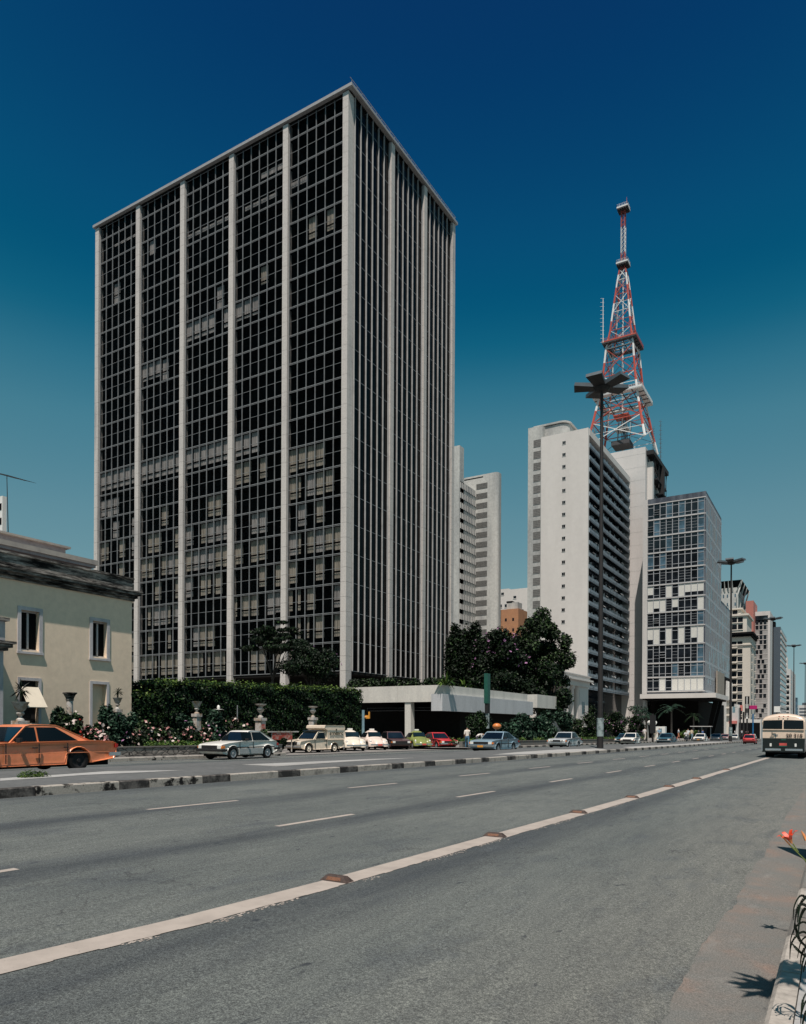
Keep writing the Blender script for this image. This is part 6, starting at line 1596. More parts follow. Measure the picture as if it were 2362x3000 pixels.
o = beetle('olive green beetle car parked left of the red fastback', 'p_greenb', 'plate_rd', taxi=True); place(o, (1.22, 0), 892, 1586.6, view_back(892, 18), .02)
# cream pickup with a box body
t = thing('box_van', (0, 0, 0), 'cream pickup with a tall lettered box body at the forecourt entrance', 'van')
mb = MB(); x2, w2, hb, H = 2.05, .80, .88, 1.40; xf, xr, r, R, zlo = 1.28, -1.12, .30, .38, .26
pts = [(-x2+.05, zlo+.1), (xr-R, zlo)]+arc(xr, r, R, math.pi*.97, .09)+[(xr+R, zlo-.02), (xf-R, zlo-.02)]+arc(xf, r, R, math.pi*.97, .09)+[(xf+R, zlo), (x2-.14, zlo+.06), (x2-.02, zlo+.2), (x2, .6), (x2-.05, .74), (x2-.14, .77), (x2-.5, .82), (.85, hb), (-x2+.05, hb), (-x2, .8)]
shell(mb, pts, w2, [(.93, .035), (.985, .012), (1.0, 0)], 0, plan=(x2, .06))
g = list(reversed([(.85, hb-.04), (.32, H-.04), (.2, H), (-.42, H), (-.42, hb-.04)])); shell(mb, g, w2*.94, [(.955, .03), (1.0, 0)], 0, top=(hb, H, .84))
mb.build('body', M['p_cream'], t, world=False, smooth=True)
mb = MB(); pb = [(-2.08, .86), (-.38, .86), (-.38, 1.40), (-.42, 1.42), (-.10, 1.60), (-.12, 1.74), (-.2, 1.79), (-1.98, 1.79), (-2.06, 1.72)]; shell(mb, pb, .83, [(.96, .03), (1.0, 0)])
mb.build('box_body', M['p_cream'], t, world=False, smooth=True)
for s in (-1, 1):
    mb = MB(); mb.box(-2.07, s*.83, 1.57, -.15, s*.845, 1.60); mb.build('box_trim', M['p_beige'], t, world=False)
    mb = MB(); v = []
    for off in (-.02, .008): v += [(-.25, s*(w2*.93+off), .93), (.62, s*(w2*.93+off), .93), (.26, s*(w2*.80+off), 1.31), (-.25, s*(w2*.80+off), 1.31)]
    mb.hexa(v); mb.build('side_window', M['sideglass'], t, world=False)
    mb = MB(); mb.box(.75-.006, s*.77, .3, .75+.006, s*.804, .86); mb.box(-.33-.006, s*.77, .3, -.33+.006, s*.804, .86); mb.build('door_seam', M['black'], t, world=False); bxo(t, 'door_handle', M['black'], -.25, s*.79, .76, -.1, s*.825, .79)
    bxo(t, 'headlight', M['lens'], x2-.05, s*.5, .56, x2+.015, s*.72, .73); bxo(t, 'mud_flap', M['black'], xr-.46, s*.62, .05, xr-.43, s*.80, .35)
mb = MB(); v = []
for off in (-.02, .012): v += [(.81+off, -.66, .93), (.81+off, .66, .93), (.37+off, .58, 1.33), (.37+off, -.58, 1.33)]
mb.hexa(v); mb.build('windshield', M['carglass'], t, world=False)
bxo(t, 'sun_visor', M['p_dark'], -.1, -.62, 1.41, .45, .62, 1.46); bxo(t, 'grille', M['black'], x2-.05, -.47, .53, x2+.012, .47, .73); bxo(t, 'bumper', M['steel'], x2-.03, -.80, .38, x2+.09, .80, .47)
mb = MB(); mb.box(-1.8, -.65, .17, 1.8, .65, .34); mb.build('underbody', M['dark'], t, world=False)
for x in (xf, xr):
    for s in (-1, 1): wheel(t, x, s*.70, .30, .17, 'p_cream', s)
M['ink'] = plain('grey_green_lettering', (0.05, 0.06, 0.04), .7)
mw = Matrix.Translation((-1.22, .842, 1.27))@Matrix(((-1, 0, 0, 0), (0, 0, 1, 0), (0, 1, 0, 0), (0, 0, 0, 1)))
text_mesh('servimec', .36, M['ink'], 'lettering', t, mw, .004, .012)
mb = MB(); mb.tube((-1.22, .83, 1.50), (-1.22, .846, 1.50), .06, None, 12); mb.build('emblem', M['ink'], t, world=False)
place(t, (xf, .80), 655.5, 1595.8, SOUTH-.10, .0, 1.0)
# ------------------------------------------------------------------ bus
M['busc'] = paint('bus_cream', (0.60, 0.475, 0.37), .4); M['busd'] = paint('bus_dark_green', (0.004, 0.008, 0.007), .35)
t = thing('bus', (0, 0, 0), 'cream and dark city bus seen from behind in the bus lane', 'bus')
BL, BW2, BH = 11.0, 1.25, 2.98
def section(z):
    return BW2 if z < 2.35 else BW2*(1-.0*(z-2.35))
mb = MB(); prof = [(BW2-.05, .42), (BW2, .55), (BW2, 2.48), (BW2-.05, 2.62), (BW2-.20, 2.76), (BW2-.52, 2.88), (.3, 2.96), (-.3, 2.96), (-BW2+.52, 2.88), (-BW2+.20, 2.76), (-BW2+.05, 2.62), (-BW2, 2.48), (-BW2, .55), (-BW2+.05, .42)]
xs_l = [(-BL/2, .965, .10), (-BL/2+.05, .985, .05), (-BL/2+.16, 1.0, .015), (-BL/2+.5, 1.0, 0), (BL/2-.5, 1.0, 0), (BL/2-.1, .99, .03), (BL/2, .95, .10)]
vs = []; fs = []; n = len(prof)
for x, k, dz in xs_l:
    for y, z in prof: vs.append((x-(.08*(z-2.5) if (z > 2.5 and x < 0) else 0)*-6.0, y*k, z-dz*max(0, z-2)/0.94*2))
for j in range(len(xs_l)-1):
    for k in range(n): a, b = j*n+k, j*n+(k+1) % n; mi = 0 if (vs[a][2] > 1.18 and vs[b][2] > 1.18) or True else 1; fs.append((a, b, b+n, a+n))
fs += [tuple(reversed(range(n))), tuple(range((len(xs_l)-1)*n, len(xs_l)*n))]
mb.add(vs, fs); bod = mb.build('body', [M['busc'], M['busd']], t, world=False, smooth=True)
bmx = bmesh.new(); bmx.from_mesh(bod.data); bmesh.ops.bisect_plane(bmx, geom=bmx.verts[:]+bmx.edges[:]+bmx.faces[:], plane_co=(0, 0, 1.34), plane_no=(0, 0, 1))
for f in bmx.faces: f.material_index = 1 if f.calc_center_median().z < 1.34 else 0
bmx.to_mesh(bod.data); bmx.free()
xb = -BL/2
bxo(t, 'lower_panel', M['busd'], xb-.035, -BW2+.03, .42, xb+.02, BW2-.03, 1.33, bev=.01)
for s in (-1, 1):
    mb = MB(); v = []
    for off in (.02, -.03): v += [(xb-.035+off, s*.045, 1.95), (xb-.035+off, s*(BW2-.07), 1.95), (xb-.02+off, s*(BW2-.09), 2.50), (xb-.02+off, s*.045, 2.53)]
    mb.hexa(v); mb.build('rear_window', M['sideglass'], t, world=False, bevel=.0)
    bxo(t, 'bumper', M['chrome'], xb-.16, s*.62-.50, .52, xb-.05, s*.62+.42 if s > 0 else s*.62+.50, .66, bev=.02)
    bxo(t, 'tail_light', M['lens'], xb-.05, s*.72-.055, .80, xb-.03, s*.72+.055, 1.0)
bxo(t, 'rear_ledge', M['busc'], xb-.06, -BW2+.05, 1.86, xb+.0, BW2-.05, 1.93, bev=.02)
bxo(t, 'corner_rail', M['chrome'], xb-.04, BW2-.05, .5, xb+.02, BW2+.01, 2.2)
bxo(t, 'number_plate', M['plate_rd'], xb-.07, -.22, .86, xb-.04, .22, 1.02); bxo(t, 'green_plate', M['green'], xb-.07, -.22, .79, xb-.04, .22, .855); bxo(t, 'engine_latch', M['green'], xb-.06, -.16, 1.2, xb-.036, .12, 1.27)
for k in (-.28, -.02, .24):
    mb = MB(); mb.ell((xb+.06, k, 2.76), (.05, .045, .035), 8, 6); mb.build('marker_lamp', M['redlens'], t, world=False)
M['inkb'] = plain('brown_black_numerals', (0.035, 0.022, 0.018), .6); M['inkt'] = plain('teal_lettering', (0.03, 0.12, 0.17), .6)
mwb = Matrix.Translation((xb-.045, -.64, 1.50))@Matrix(((0, 0, -1, 0), (-1, 0, 0, 0), (0, 1, 0, 0), (0, 0, 0, 1)))
text_mesh('20 318', .34, M['inkb'], 'fleet_number', t, mwb, .004, .008)
mb = MB(); X_ = xb-.044
def lb(y0, z0, y1, z1, mi=0): mb.box(X_, y0, z0, X_+.02, y1, z1, mi)
lb(.62, 1.48, .66, 1.78); lb(.46, 1.64, .64, 1.68); lb(.42, 1.48, .46, 1.66); lb(.52, 1.45, .76, 1.475, 0); lb(.30, 1.54, .56, 1.58, 1); lb(.41, 1.40, .45, 1.56, 1)
mb.build('operator_mark', [plain('grey_mark', (.12, .13, .12), .7), M['inkt']], t, world=False)
for s in (-1, 1):
    mb = MB(); mb.box(xb+.4, s*BW2-.02, 1.90, BL/2-.4, s*BW2+.015, 2.46); o = mb.build('side_window_band', M['carglass'], t, world=False)
    mb = MB()
    for k in range(9): x = xb+.4+k*1.18; mb.box(x-.04, s*(BW2+.0), 1.90, x+.04, s*(BW2+.03), 2.46)
    mb.build('window_pillars', M['busc'], o, world=False)
mb = MB(); mb.box(xb+.6, -.95, .30, BL/2-.5, .95, .6); mb.box(xb+.3, -.4, .28, xb+1.4, .4, .5); mb.build('underbody', M['dark'], t, world=False)
for x in (xb+2.9, BL/2-2.6):
    for y in (-.98, .98): wheel(t, x, y, .50, .50 if x < 0 else .28, 'steel', 1 if y > 0 else -1)
bl_ = onG(1613, 1602); 
t.rotation_euler.z = math.pi/2; t.location = (-3.12, 55.2+BL/2-2.0, gz(-3.2, 58))
# ------------------------------------------------------------------ avenue lamp posts
M['post'] = plain('dark_brown_steel', (0.014, 0.012, 0.012), .7, .4, 3)
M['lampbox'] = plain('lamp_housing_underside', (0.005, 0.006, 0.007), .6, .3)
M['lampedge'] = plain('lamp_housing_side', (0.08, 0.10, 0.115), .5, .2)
def lamp(label, px, Z, pyc, group='tall avenue lamp posts on the median', pybase=None):
    c = at(px, pyc, Z); g = gz(c.x, c.y, .17); H = c.z-g
    if pybase: b = onG(px, pybase, .17); g = b.z
    t = thing('street_lamp', (c.x, c.y, g), label, 'street lamp', group)
    mb = MB(); mb.tube((c.x, c.y, g+2.5), (c.x, c.y, c.z), .20, .11, 12); mb.build('pole', M['post'], t, smooth=True)
    mb = MB(); mb.tube((c.x, c.y, g), (c.x, c.y, g+2.5), .25, .21, 12); mb.tube((c.x, c.y, g+.9), (c.x, c.y, g+2.3), .258, .262, 12, 1); mb.build('post_base', [M['post'], M['peel']], t, smooth=True)
    mb = MB(); mb.lathe((c.x, c.y, c.z-.35), [(.12, 0), (.5, .1), (.62, .3), (.62, .55), (.45, .75), (.2, .8)], 10); mb.build('hub', M['lampbox'], t)
    for k in range(5):
        a = math.radians(-122+72*k); d = (RGT*math.cos(a)+FWD*math.sin(a)); s = d.cross(UP); P = []
        for (r, w_, zz) in ((.45, .40, .05), (2.05, .60, .22)):
            for (sg, th_) in ((-1, 0), (1, 0)): P.append(Vector((c.x, c.y, c.z))+d*r+s*w_*sg+UP*(zz-.08))
        p0, p1, p2, p3 = P[0], P[1], P[3], P[2]; up = UP*.30-d*.08
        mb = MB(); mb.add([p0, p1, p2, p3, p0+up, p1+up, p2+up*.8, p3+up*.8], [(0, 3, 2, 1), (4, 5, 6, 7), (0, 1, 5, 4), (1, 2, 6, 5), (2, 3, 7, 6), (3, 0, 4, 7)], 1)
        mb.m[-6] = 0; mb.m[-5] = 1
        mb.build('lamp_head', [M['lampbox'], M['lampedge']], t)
    return t
lamp('nearest and tallest lamp post, standing on the median right of the silver blue saloon', 1275.5, 55.0, 822, pybase=1585)
lamp('second lamp post along the median, beside the glazed block on its canopy', 1549.7, 114, 1192)
lamp('third lamp post, rising before the striped grey slab', 1638.3, 172, 1312)
lamp('fourth lamp post, just left of the far end of the avenue', 1682.5, 226, 1369)
lamp('farthest lamp post, cut by the right edge of the picture', 1706.5, 290, 1406)
# ------------------------------------------------------------------ people
SK = plain('skin', (0.36, 0.20, 0.13), .6); HR = plain('dark_hair', (0.012, 0.009, 0.007), .7); SHOE = plain('dark_shoes', (0.02, 0.016, 0.014), .7)
CL = {}
def cloth(c):
    k = tuple(c)
    if k not in CL: CL[k] = plain('clothing', c, .85, .2, 12)
    return CL[k]
def person(label, loc, ang, shirt, trousers, pose='walk', hair=None, group=None, scale=1.0, lean=0.0, cat='person'):
    """one skinned body: joints in metres, facing +x"""
    J = {'pel': (0, 0, .95), 'sp': (.02, 0, 1.15), 'ch': (.02, 0, 1.36), 'nk': (.01, 0, 1.50), 'hd': (.03, 0, 1.62), 'tp': (.02, 0, 1.74),
         'sl': (0, .19, 1.42), 'sr': (0, -.19, 1.42), 'el': (-.05, .24, 1.14), 'er': (.05, -.24, 1.14), 'wl': (.06, .23, .90), 'wr': (.16, -.22, .92), 'hl': (.10, .22, .81), 'hr': (.20, -.21, .84),
         'pl': (0, .10, .90), 'pr': (0, -.10, .90), 'kl': (.16, .10, .50), 'kr': (-.04, -.10, .50), 'al': (.14, .10, .08), 'ar': (-.26, -.10, .13), 'tl': (.28, .11, .03), 'tr': (-.13, -.11, .03)}
    if pose == 'stand': J.update(kl=(.03, .10, .50), kr=(.01, -.10, .50), al=(0, .11, .08), ar=(0, -.11, .08), tl=(.14, .13, .03), tr=(.14, -.13, .03))
    if pose == 'bend': J.update(sp=(.14, 0, 1.10), ch=(.34, 0, 1.16), nk=(.48, 0, 1.15), hd=(.60, 0, 1.10), tp=(.70, 0, 1.04), sl=(.36, .18, 1.16), sr=(.36, -.18, 1.16), el=(.42, .2, .88), er=(.42, -.2, .88), wl=(.5, .16, .68), wr=(.5, -.16, .68), hl=(.54, .15, .6), hr=(.54, -.15, .6), kl=(.06, .10, .50), kr=(.04, -.10, .50), al=(-.02, .11, .08), ar=(-.02, -.11, .08), tl=(.12, .13, .03), tr=(.12, -.13, .03))
    if pose == 'ride': J.update(kl=(.42, .20, .80), kr=(.42, -.20, .80), al=(.28, .2, .38), ar=(.28, -.2, .38), tl=(.42, .2, .34), tr=(.42, -.2, .34), el=(.22, .28, 1.18), er=(.22, -.28, 1.18), wl=(.46, .28, 1.08), wr=(.46, -.28, 1.08), hl=(.52, .28, 1.08), hr=(.52, -.28, 1.08))
    names = list(J); E = [('pel', 'sp'), ('sp', 'ch'), ('ch', 'nk'), ('nk', 'hd'), ('hd', 'tp'), ('ch', 'sl'), ('ch', 'sr'), ('sl', 'el'), ('el', 'wl'), ('wl', 'hl'), ('sr', 'er'), ('er', 'wr'), ('wr', 'hr'), ('pel', 'pl'), ('pel', 'pr'), ('pl', 'kl'), ('kl', 'al'), ('al', 'tl'), ('pr', 'kr'), ('kr', 'ar'), ('ar', 'tr')]
    RD = {'pel': .15, 'sp': .135, 'ch': .15, 'nk': .058, 'hd': .095, 'tp': .07, 'sl': .07, 'sr': .07, 'el': .048, 'er': .048, 'wl': .032, 'wr': .032, 'hl': .038, 'hr': .038, 'pl': .10, 'pr': .10, 'kl': .068, 'kr': .068, 'al': .046, 'ar': .046, 'tl': .036, 'tr': .036}
    me = bpy.data.meshes.new('person'); me.from_pydata([J[n] for n in names], [(names.index(a), names.index(b)) for a, b in E], [])
    o = bpy.data.objects.new('person', me); COL.objects.link(o)
    md = o.modifiers.new('skin', 'SKIN'); md.use_smooth_shade = True
    for i, n in enumerate(names): r = RD[n]; me.skin_vertices[0].data[i].radius = (r, r*(.8 if n in ('pel', 'sp', 'ch') else 1)); me.skin_vertices[0].data[i].use_root = (n == 'pel')
    s = o.modifiers.new('sub', 'SUBSURF'); s.levels = 1; s.render_levels = 1
    bpy.context.view_layer.update(); dg = bpy.context.evaluated_depsgraph_get()
    m2 = bpy.data.meshes.new_from_object(o.evaluated_get(dg)); o.modifiers.clear(); o.data = m2; bpy.data.meshes.remove(me); m2.name = 'person'
    m2.materials.clear()
    for m in (cloth(shirt), cloth(trousers), SK, hair or HR, SHOE): m2.materials.append(m)
    seg = [(a, b, {'hd': 2, 'tp': 3}.get(b, 0)) for a, b in E]
    mat = {('pel', 'sp'): 0, ('sp', 'ch'): 0, ('ch', 'nk'): 0, ('nk', 'hd'): 2, ('hd', 'tp'): 3, ('ch', 'sl'): 0, ('ch', 'sr'): 0, ('sl', 'el'): 0, ('sr', 'er'): 0, ('el', 'wl'): 2, ('er', 'wr'): 2, ('wl', 'hl'): 2, ('wr', 'hr'): 2, ('al', 'tl'): 4, ('ar', 'tr'): 4}
    for p in m2.polygons:
        c = p.center; best = 9; mi = 1
        for a, b in E:
            A, B = Vector(J[a]), Vector(J[b]); u = max(0, min(1, (c-A).dot(B-A)/(B-A).length_squared)); d = (c-(A+(B-A)*u)).length
            if d < best: best = d; mi = mat.get((a, b), 1)
        if mi == 3 and c.x > J['hd'][0]+.045: mi = 2
        p.material_index = mi; p.use_smooth = True
    o.location = loc; o.rotation_euler.z = ang; o.scale = (scale,)*3
    return tag(o, label, cat, group)
def pp(label, px, py, Z, ang, shirt, tr_, pose='walk', group='people on the far pavement', **k):
    c = at(px, py, Z); return person(label, c, ang, shirt, tr_, pose, group=group, **k)
pp('person in a white shirt and blue jeans walking by the pavilion bed', 990, 1585.5, 58.5, 2.2, (0.66, 0.60, 0.54), (0.07, 0.16, 0.25), group=None)
pp('person in a pale shirt bending down behind the blue fastback', 1010, 1585, 60, 0.6, (0.66, 0.62, 0.58), (0.05, 0.05, 0.06), 'bend', group=None)
QP = [('person in white walking left of the traffic light pole', 1366, 1569, 98, 1.5, (.65, .6, .58), (.5, .45, .4)), ('person in a blue shirt near the white booth', 1397, 1568, 104, -1.2, (.2, .32, .42), (.03, .03, .04)),
      ('person in cream clothes left of the white booth', 1388, 1568.5, 100, 1.9, (.6, .52, .42), (.5, .42, .33)), ('person in a white top and orange skirt right of the dark teal saloon', 1437.6, 1567.5, 108, .4, (.62, .64, .68), (.5, .2, .12)),
      ('person in a white shirt behind the motorcycle', 1458, 1568, 112, -1.4, (.6, .62, .64), (.12, .13, .15)), ('person in a yellow shirt walking right of the motorcycle', 1465.5, 1568, 112, 1.2, (.62, .52, .38), (.2, .3, .36)),
      ('person in a dark coat under the bus shelter roof', 1480, 1567, 128, .3, (.03, .05, .1), (.02, .02, .03)), ('person in blue at the right end of the bus shelter', 1489, 1566.5, 130, -.6, (.06, .12, .28), (.03, .03, .05)),
      ('person in white at the kerb beyond the second lamp post', 1557, 1562.5, 168, 0, (.6, .6, .6), (.1, .1, .12)), ('person crossing behind the small red car', 1583, 1561.5, 176, 1.5, (.5, .3, .3), (.06, .06, .1)), ('person in a grey shirt by the black vertical sign', 1572, 1561.5, 174, 1.5, (.4, .42, .44), (.05, .05, .06))]
for q in QP: pp(*q)
# motorcycle and rider
c = at(1454, 1571.5, 106); ang = SOUTH+.15; ca, sa = math.cos(ang), math.sin(ang)
t = thing('motorcycle', (c.x, c.y, c.z), 'small motorcycle ridden between the cars toward the camera', 'motorcycle', rz=ang)
for x in (.62, -.62):
    mb = MB(); n = 18; vs = []; fs = []
    for k in range(n):
        a = 2*math.pi*k/n
        for j in range(6): b = 2*math.pi*j/6; vs.append((x+(.27+.05*math.cos(b))*math.cos(a), .05*math.sin(b), .32+(.27+.05*math.cos(b))*math.sin(a)))
    for k in range(n):
        for j in range(6): fs.append((k*6+j, k*6+(j+1) % 6, ((k+1) % n)*6+(j+1) % 6, ((k+1) % n)*6+j))
    mb.add(vs, fs); mb.build('wheel', M['rubber'], t, world=False)
mb = MB(); mb.tube((.62, 0, .32), (.38, 0, .98), .04); mb.tube((.38, -.32, 1.02), (.38, .32, 1.02), .02); mb.tube((-.62, 0, .32), (-.1, 0, .62), .04); mb.ell((.12, 0, .82), (.28, .14, .13)); mb.box(-.2, -.14, .3, .25, .14, .6); mb.tube((-.1, 0, .62), (.4, 0, .85), .04); mb.build('frame', M['p_dark'], t, world=False)
mb = MB(); mb.box(-.65, -.12, .72, -.05, .12, .82); mb.build('seat', M['black'], t, world=False); mb = MB(); mb.ell((.48, 0, .88), (.07, .09, .09)); mb.build('headlight', M['lens'], t, world=False)
person('rider in a pale jacket on the small motorcycle', (c.x-.15*ca, c.y-.15*sa, c.z-.12), ang, (.5, .5, .5), (.1, .1, .12), 'ride', scale=1.0)
# ------------------------------------------------------------------ street furniture far along the pavement
def brd(name, label, cat, x0, y0, x1, y1, Z, mat, depth=.3, pole=True, txt=None, tm=None, ts=1):
    a, b = at(x0, y0, Z), at(x1, y1, Z); c = (a+b)/2; g = gz(c.x, c.y, .15)
    t = thing(name, (c.x, c.y, g), label, cat); hw = (x1-x0)/2*Z/F
    mb = MB(); mb.box(c.x-hw, c.y-depth/2, b.z, c.x+hw, c.y+depth/2, a.z); mb.build('panel', mat, t, bevel=.03)
    if pole: mb = MB(); mb.tube((c.x, c.y, g), (c.x, c.y, b.z), .16); mb.build('pole', M['post'], t)
    if txt:
        for i, ch in enumerate(txt):
            mw = Matrix.Translation((0, -depth/2-.02, a.z-g-ts*(.9+i*1.15)))@Matrix.Rotation(math.pi/2, 4, 'X'); text_mesh(ch, ts, tm, 'letter', t, mw, .01, .01)
    return t
brd('vertical_sign', 'tall black vertical sign with small white marks', 'sign', 1579, 1475, 1587.5, 1522, 150, M['black'], .5)
mb = MB(); a = at(1583.3, 1485, 150)
kk = scene.objects['vertical_sign']
for i, (dy, hh_, ww) in enumerate(((0, 2.2, .14), (9, .9, .45), (14, 2.0, .12), (19, 2.6, .14), (26, .5, .3), (32, .7, .4))):
    q = at(1583.3, 1487+dy, 150); mb.box(q.x-ww/2, kk.location.y-.30, q.z-hh_/2, q.x+ww/2, kk.location.y-.26, q.z+hh_/2)
mb.build('sign_marks', M['white'], kk)
M['magenta'] = plain('magenta_sign', (0.42, 0.01, 0.13), .5); M['blueq'] = plain('blue_pole_paint', (0.01, 0.12, 0.28), .5); M['coral'] = plain('coral_awning', (0.55, 0.16, 0.14), .7)
brd('shop_sign', 'magenta horizontal sign right of the black vertical sign', 'sign', 1588, 1494.5, 1603.5, 1502.5, 152, M['magenta'], .4, False)
tt, a, b = xpost('blue_post', 'slim blue post standing left of the bus', 'post', 1595.4, 1512, 1566, 118, .11, M['blueq'])
brd('notice_board', 'white square board rising above the bus roof', 'sign', 1641, 1496.5, 1652.5, 1509, 150, M['white'], .4)
brd('traffic_panel', 'dark traffic light box near the blue pole', 'traffic light', 1574, 1508, 1577.5, 1524, 140, M['black'], .3)
brd('traffic_panel', 'dark traffic light box between the deco tower and the black sign', 'traffic light', 1567, 1499, 1570, 1511, 150, M['black'], .3)
brd('shop_sign', 'pink hanging sign in front of the deco tower', 'sign', 1568, 1494, 1573.5, 1506, 165, M['coral'], .3, False)
brd('shop_sign', 'small blue sign beside the second lamp post', 'sign', 1552.5, 1497, 1557.5, 1510, 165, M['bluegrey'], .3, False)
c = at(1561, 1530, 190)
t = thing('shop_row', (c.x, c.y, gz(c.x, c.y)), 'low grey shop front with a coral awning below the deco tower', 'shop')
q = lambda px, py: at(px, py, 190)
mb = MB(); mb.box(q(1552, 0).x, c.y, gz(c.x, c.y), q(1572, 0).x, c.y+6, q(1560, 1500).z); mb.build('wall', M['b_white2'], t)
mb = MB(); mb.box(q(1552, 0).x, c.y-1.2, q(1560, 1533).z, q(1570, 0).x, c.y, q(1560, 1527).z); mb.build('awning', M['coral'], t)
mb = MB(); mb.box(q(1552, 0).x+.5, c.y-.05, gz(c.x, c.y), q(1571, 0).x-.5, c.y, q(1560, 1534).z); mb.build('shop_window', M['dark'], t)
c = at(1590, 1540, 190)
t = thing('shop_row', (c.x, c.y, gz(c.x, c.y)), 'low shop front with a pale fascia below the panel tower', 'shop')
mb = MB(); mb.box(c.x-3, c.y, gz(c.x, c.y), c.x+2.5, c.y+6, q(1590, 1524).z); mb.build('wall', M['b_white'], t)
mb = MB(); mb.box(c.x-2.8, c.y-.06, gz(c.x, c.y), c.x+2.3, c.y, q(1590, 1531).z); mb.build('shop_window', M['dark'], t)
# booth, shelter, palms under the canopy
c = at(1400, 1566, 112); g = gz(c.x, c.y, .15); t = thing('booth', (c.x, c.y, g), 'small white booth left of the dark canopy opening', 'booth')
mb = MB(); mb.box(c.x-.75, c.y-.6, g, c.x+.75, c.y+.6, g+2.3); mb.build('wall', M['white'], t, bevel=.03); mb = MB(); mb.box(c.x-.2, c.y-.63, g+.2, c.x+.3, c.y-.6, g+2.0); mb.build('door', M['bluegrey'], t)
mb = MB(); mb.ell((c.x-1.3, c.y, g+2.9), (.75, .5, .45), 12, 8); mb.build('water_tank', M['white'], t)
c = at(1486, 1560, 132); g = gz(c.x, c.y, .15); t = thing('bus_shelter', (c.x, c.y, g), 'thin roofed bus shelter in front of the dark canopy opening', 'shelter')
a = at(1486, 1539.5, 132); mb = MB(); mb.box(c.x-1.8, c.y-.8, a.z, c.x+1.8, c.y+.8, a.z+.12); mb.build('roof', M['b_white2'], t)
for s in (-1.5, 0, 1.5): mb = MB(); mb.tube((c.x+s, c.y+.6, g), (c.x+s, c.y+.6, a.z), .06); mb.build('post', M['steel'], t)
def palm(label, px, pytop, pybot, Z, R, rs, mats='blue'):
    a, b = at(px, pytop, Z), at(px, pybot, Z); g = gz(b.x, b.y, .15); t = thing('palm_tree', (b.x, b.y, g), label, 'palm tree'); r_ = random.Random(rs)
    mb = MB(); mb.tube((b.x, b.y, g), a, .18, .12, 8); mb.build('trunk', M['bark'], t); mb = MB()
    for k in range(15):
        an = 2*math.pi*k/15+r_.uniform(-.2, .2); el = r_.uniform(-.15, .9); d = Vector((math.cos(an)*math.cos(el), math.sin(an)*math.cos(el), math.sin(el))); s = d.cross(UP).normalized(); prev = a; pts = []
        for j in range(7): u = j/6; pts.append(a+d*R*u+Vector((0, 0, -R*.55*u*u)))
        for j in range(6):
            w_ = R*.16*math.sin(math.pi*(j+.8)/7)
            for sg in (-1, 1):
                for q_ in range(3):
                    p = pts[j].lerp(pts[j+1], q_/3); e = p+s*sg*w_*1.2+(pts[j+1]-pts[j])*.6-UP*.12*R*.3; mb.add([p, p+(pts[j+1]-pts[j])*.22, e], [(0, 1, 2)], r_.randrange(2))
    mb.build('fronds', list(LEAF[mats]), t); return t
palm('palm with drooping fronds before the dark canopy opening', 1423, 1500, 1562, 118, 2.6, 5)
palm('small palm at the left end of the canopy opening', 1370, 1520, 1564, 120, 1.8, 6)
palm('palm at the right part of the canopy opening', 1470, 1516, 1562, 140, 1.9, 9, 'hedge')
shrub('bright bush behind the motorcycle', 1458, 1547, 38, -24.2, 501, 'bright', None, 0, 1500, .4, 'shrub', 'shrubs before the canopy', .3)
shrub('dark bush left of the canopy pillar', 1350, 1522, 36, -31, 502, 'hedge', None, 0, 1800, .4, 'shrub', 'shrubs before the canopy', .3)
b = at(1352, 1560, 128); c = at(1352, 1518, 128)
tree('thin light tree at the foot of the blind white tower', (b.x, b.y, gz(b.x, b.y)), c, (2.6, 2.2, 2.6), 14, 1500, .28, 120, 'blue', .4, sub=.3, trunk=.1)
t1, a, b = xpost('signal_mast', 'dark traffic light mast left of the dark teal saloon', 'traffic light', 1383, 1512, 1572, 96, .12, M['post'])
mb = MB(); mb.box(a.x-.35, a.y-.2, a.z-2.6, a.x+.35, a.y+.2, a.z-.2); mb.build('signal_head', M['black'], t1)
# ------------------------------------------------------------------ near right: planter, day lilies, overhanging plant
t = thing('advertising_panel', (.5, 10.36, gz(.5, 10.36, .13)), 'tall panel on the near pavement whose pointed shadow falls on the gutter', 'sign')
zg = gz(.5, 10.36, .13); mb = MB(); mb.box(-.27, 10.32, zg, 1.3, 10.40, zg+2.5); mb.build('panel', M['b_grey'], t, bevel=.01)
lt = thing('day_lily', (-.05, 6.35, gz(0, 6.3, .13)), 'orange red day lily leaning in over the gutter at the right edge', 'flower')
fc = at(1672, 1774, 5.6); st = at(1706, 1822, 5.6); st2 = at(1740, 1880, 5.6)
M['stem'] = plain('lily_stem', (0.16, 0.20, 0.05), .6); M['petal'] = plain('lily_petal', (0.62, 0.05, 0.012), .5, .3, 30); M['petal2'] = plain('lily_throat', (0.72, 0.28, 0.10), .5, .2, 30)
base = Vector((.15, 6.25, gz(0, 6.3, .13)))
mb = MB(); mb.path([base, st2, st, fc+Vector((0, 0, -.055))], [.008, .007, .005, .004], 6); bud = at(1654, 1769, 5.6); fork = at(1692, 1805, 5.6); mb.path([fork, at(1674, 1790, 5.6), bud], [.004, .004, .005], 6); mb.path([fork, at(1680, 1787, 5.6)], [.004, .005], 6); mb.build('stem', M['stem'], lt)
mb = MB(); mb.path([at(1674, 1790, 5.6), at(1662, 1777, 5.6), at(1655, 1769, 5.6)], [.006, .007, .002], 6); mb.build('bud', M['petal2'], lt)
mb = MB(); ax = (fc-st).normalized(); ax = (ax+UP*.4).normalized(); u_ = ax.orthogonal().normalized(); v_ = ax.cross(u_)
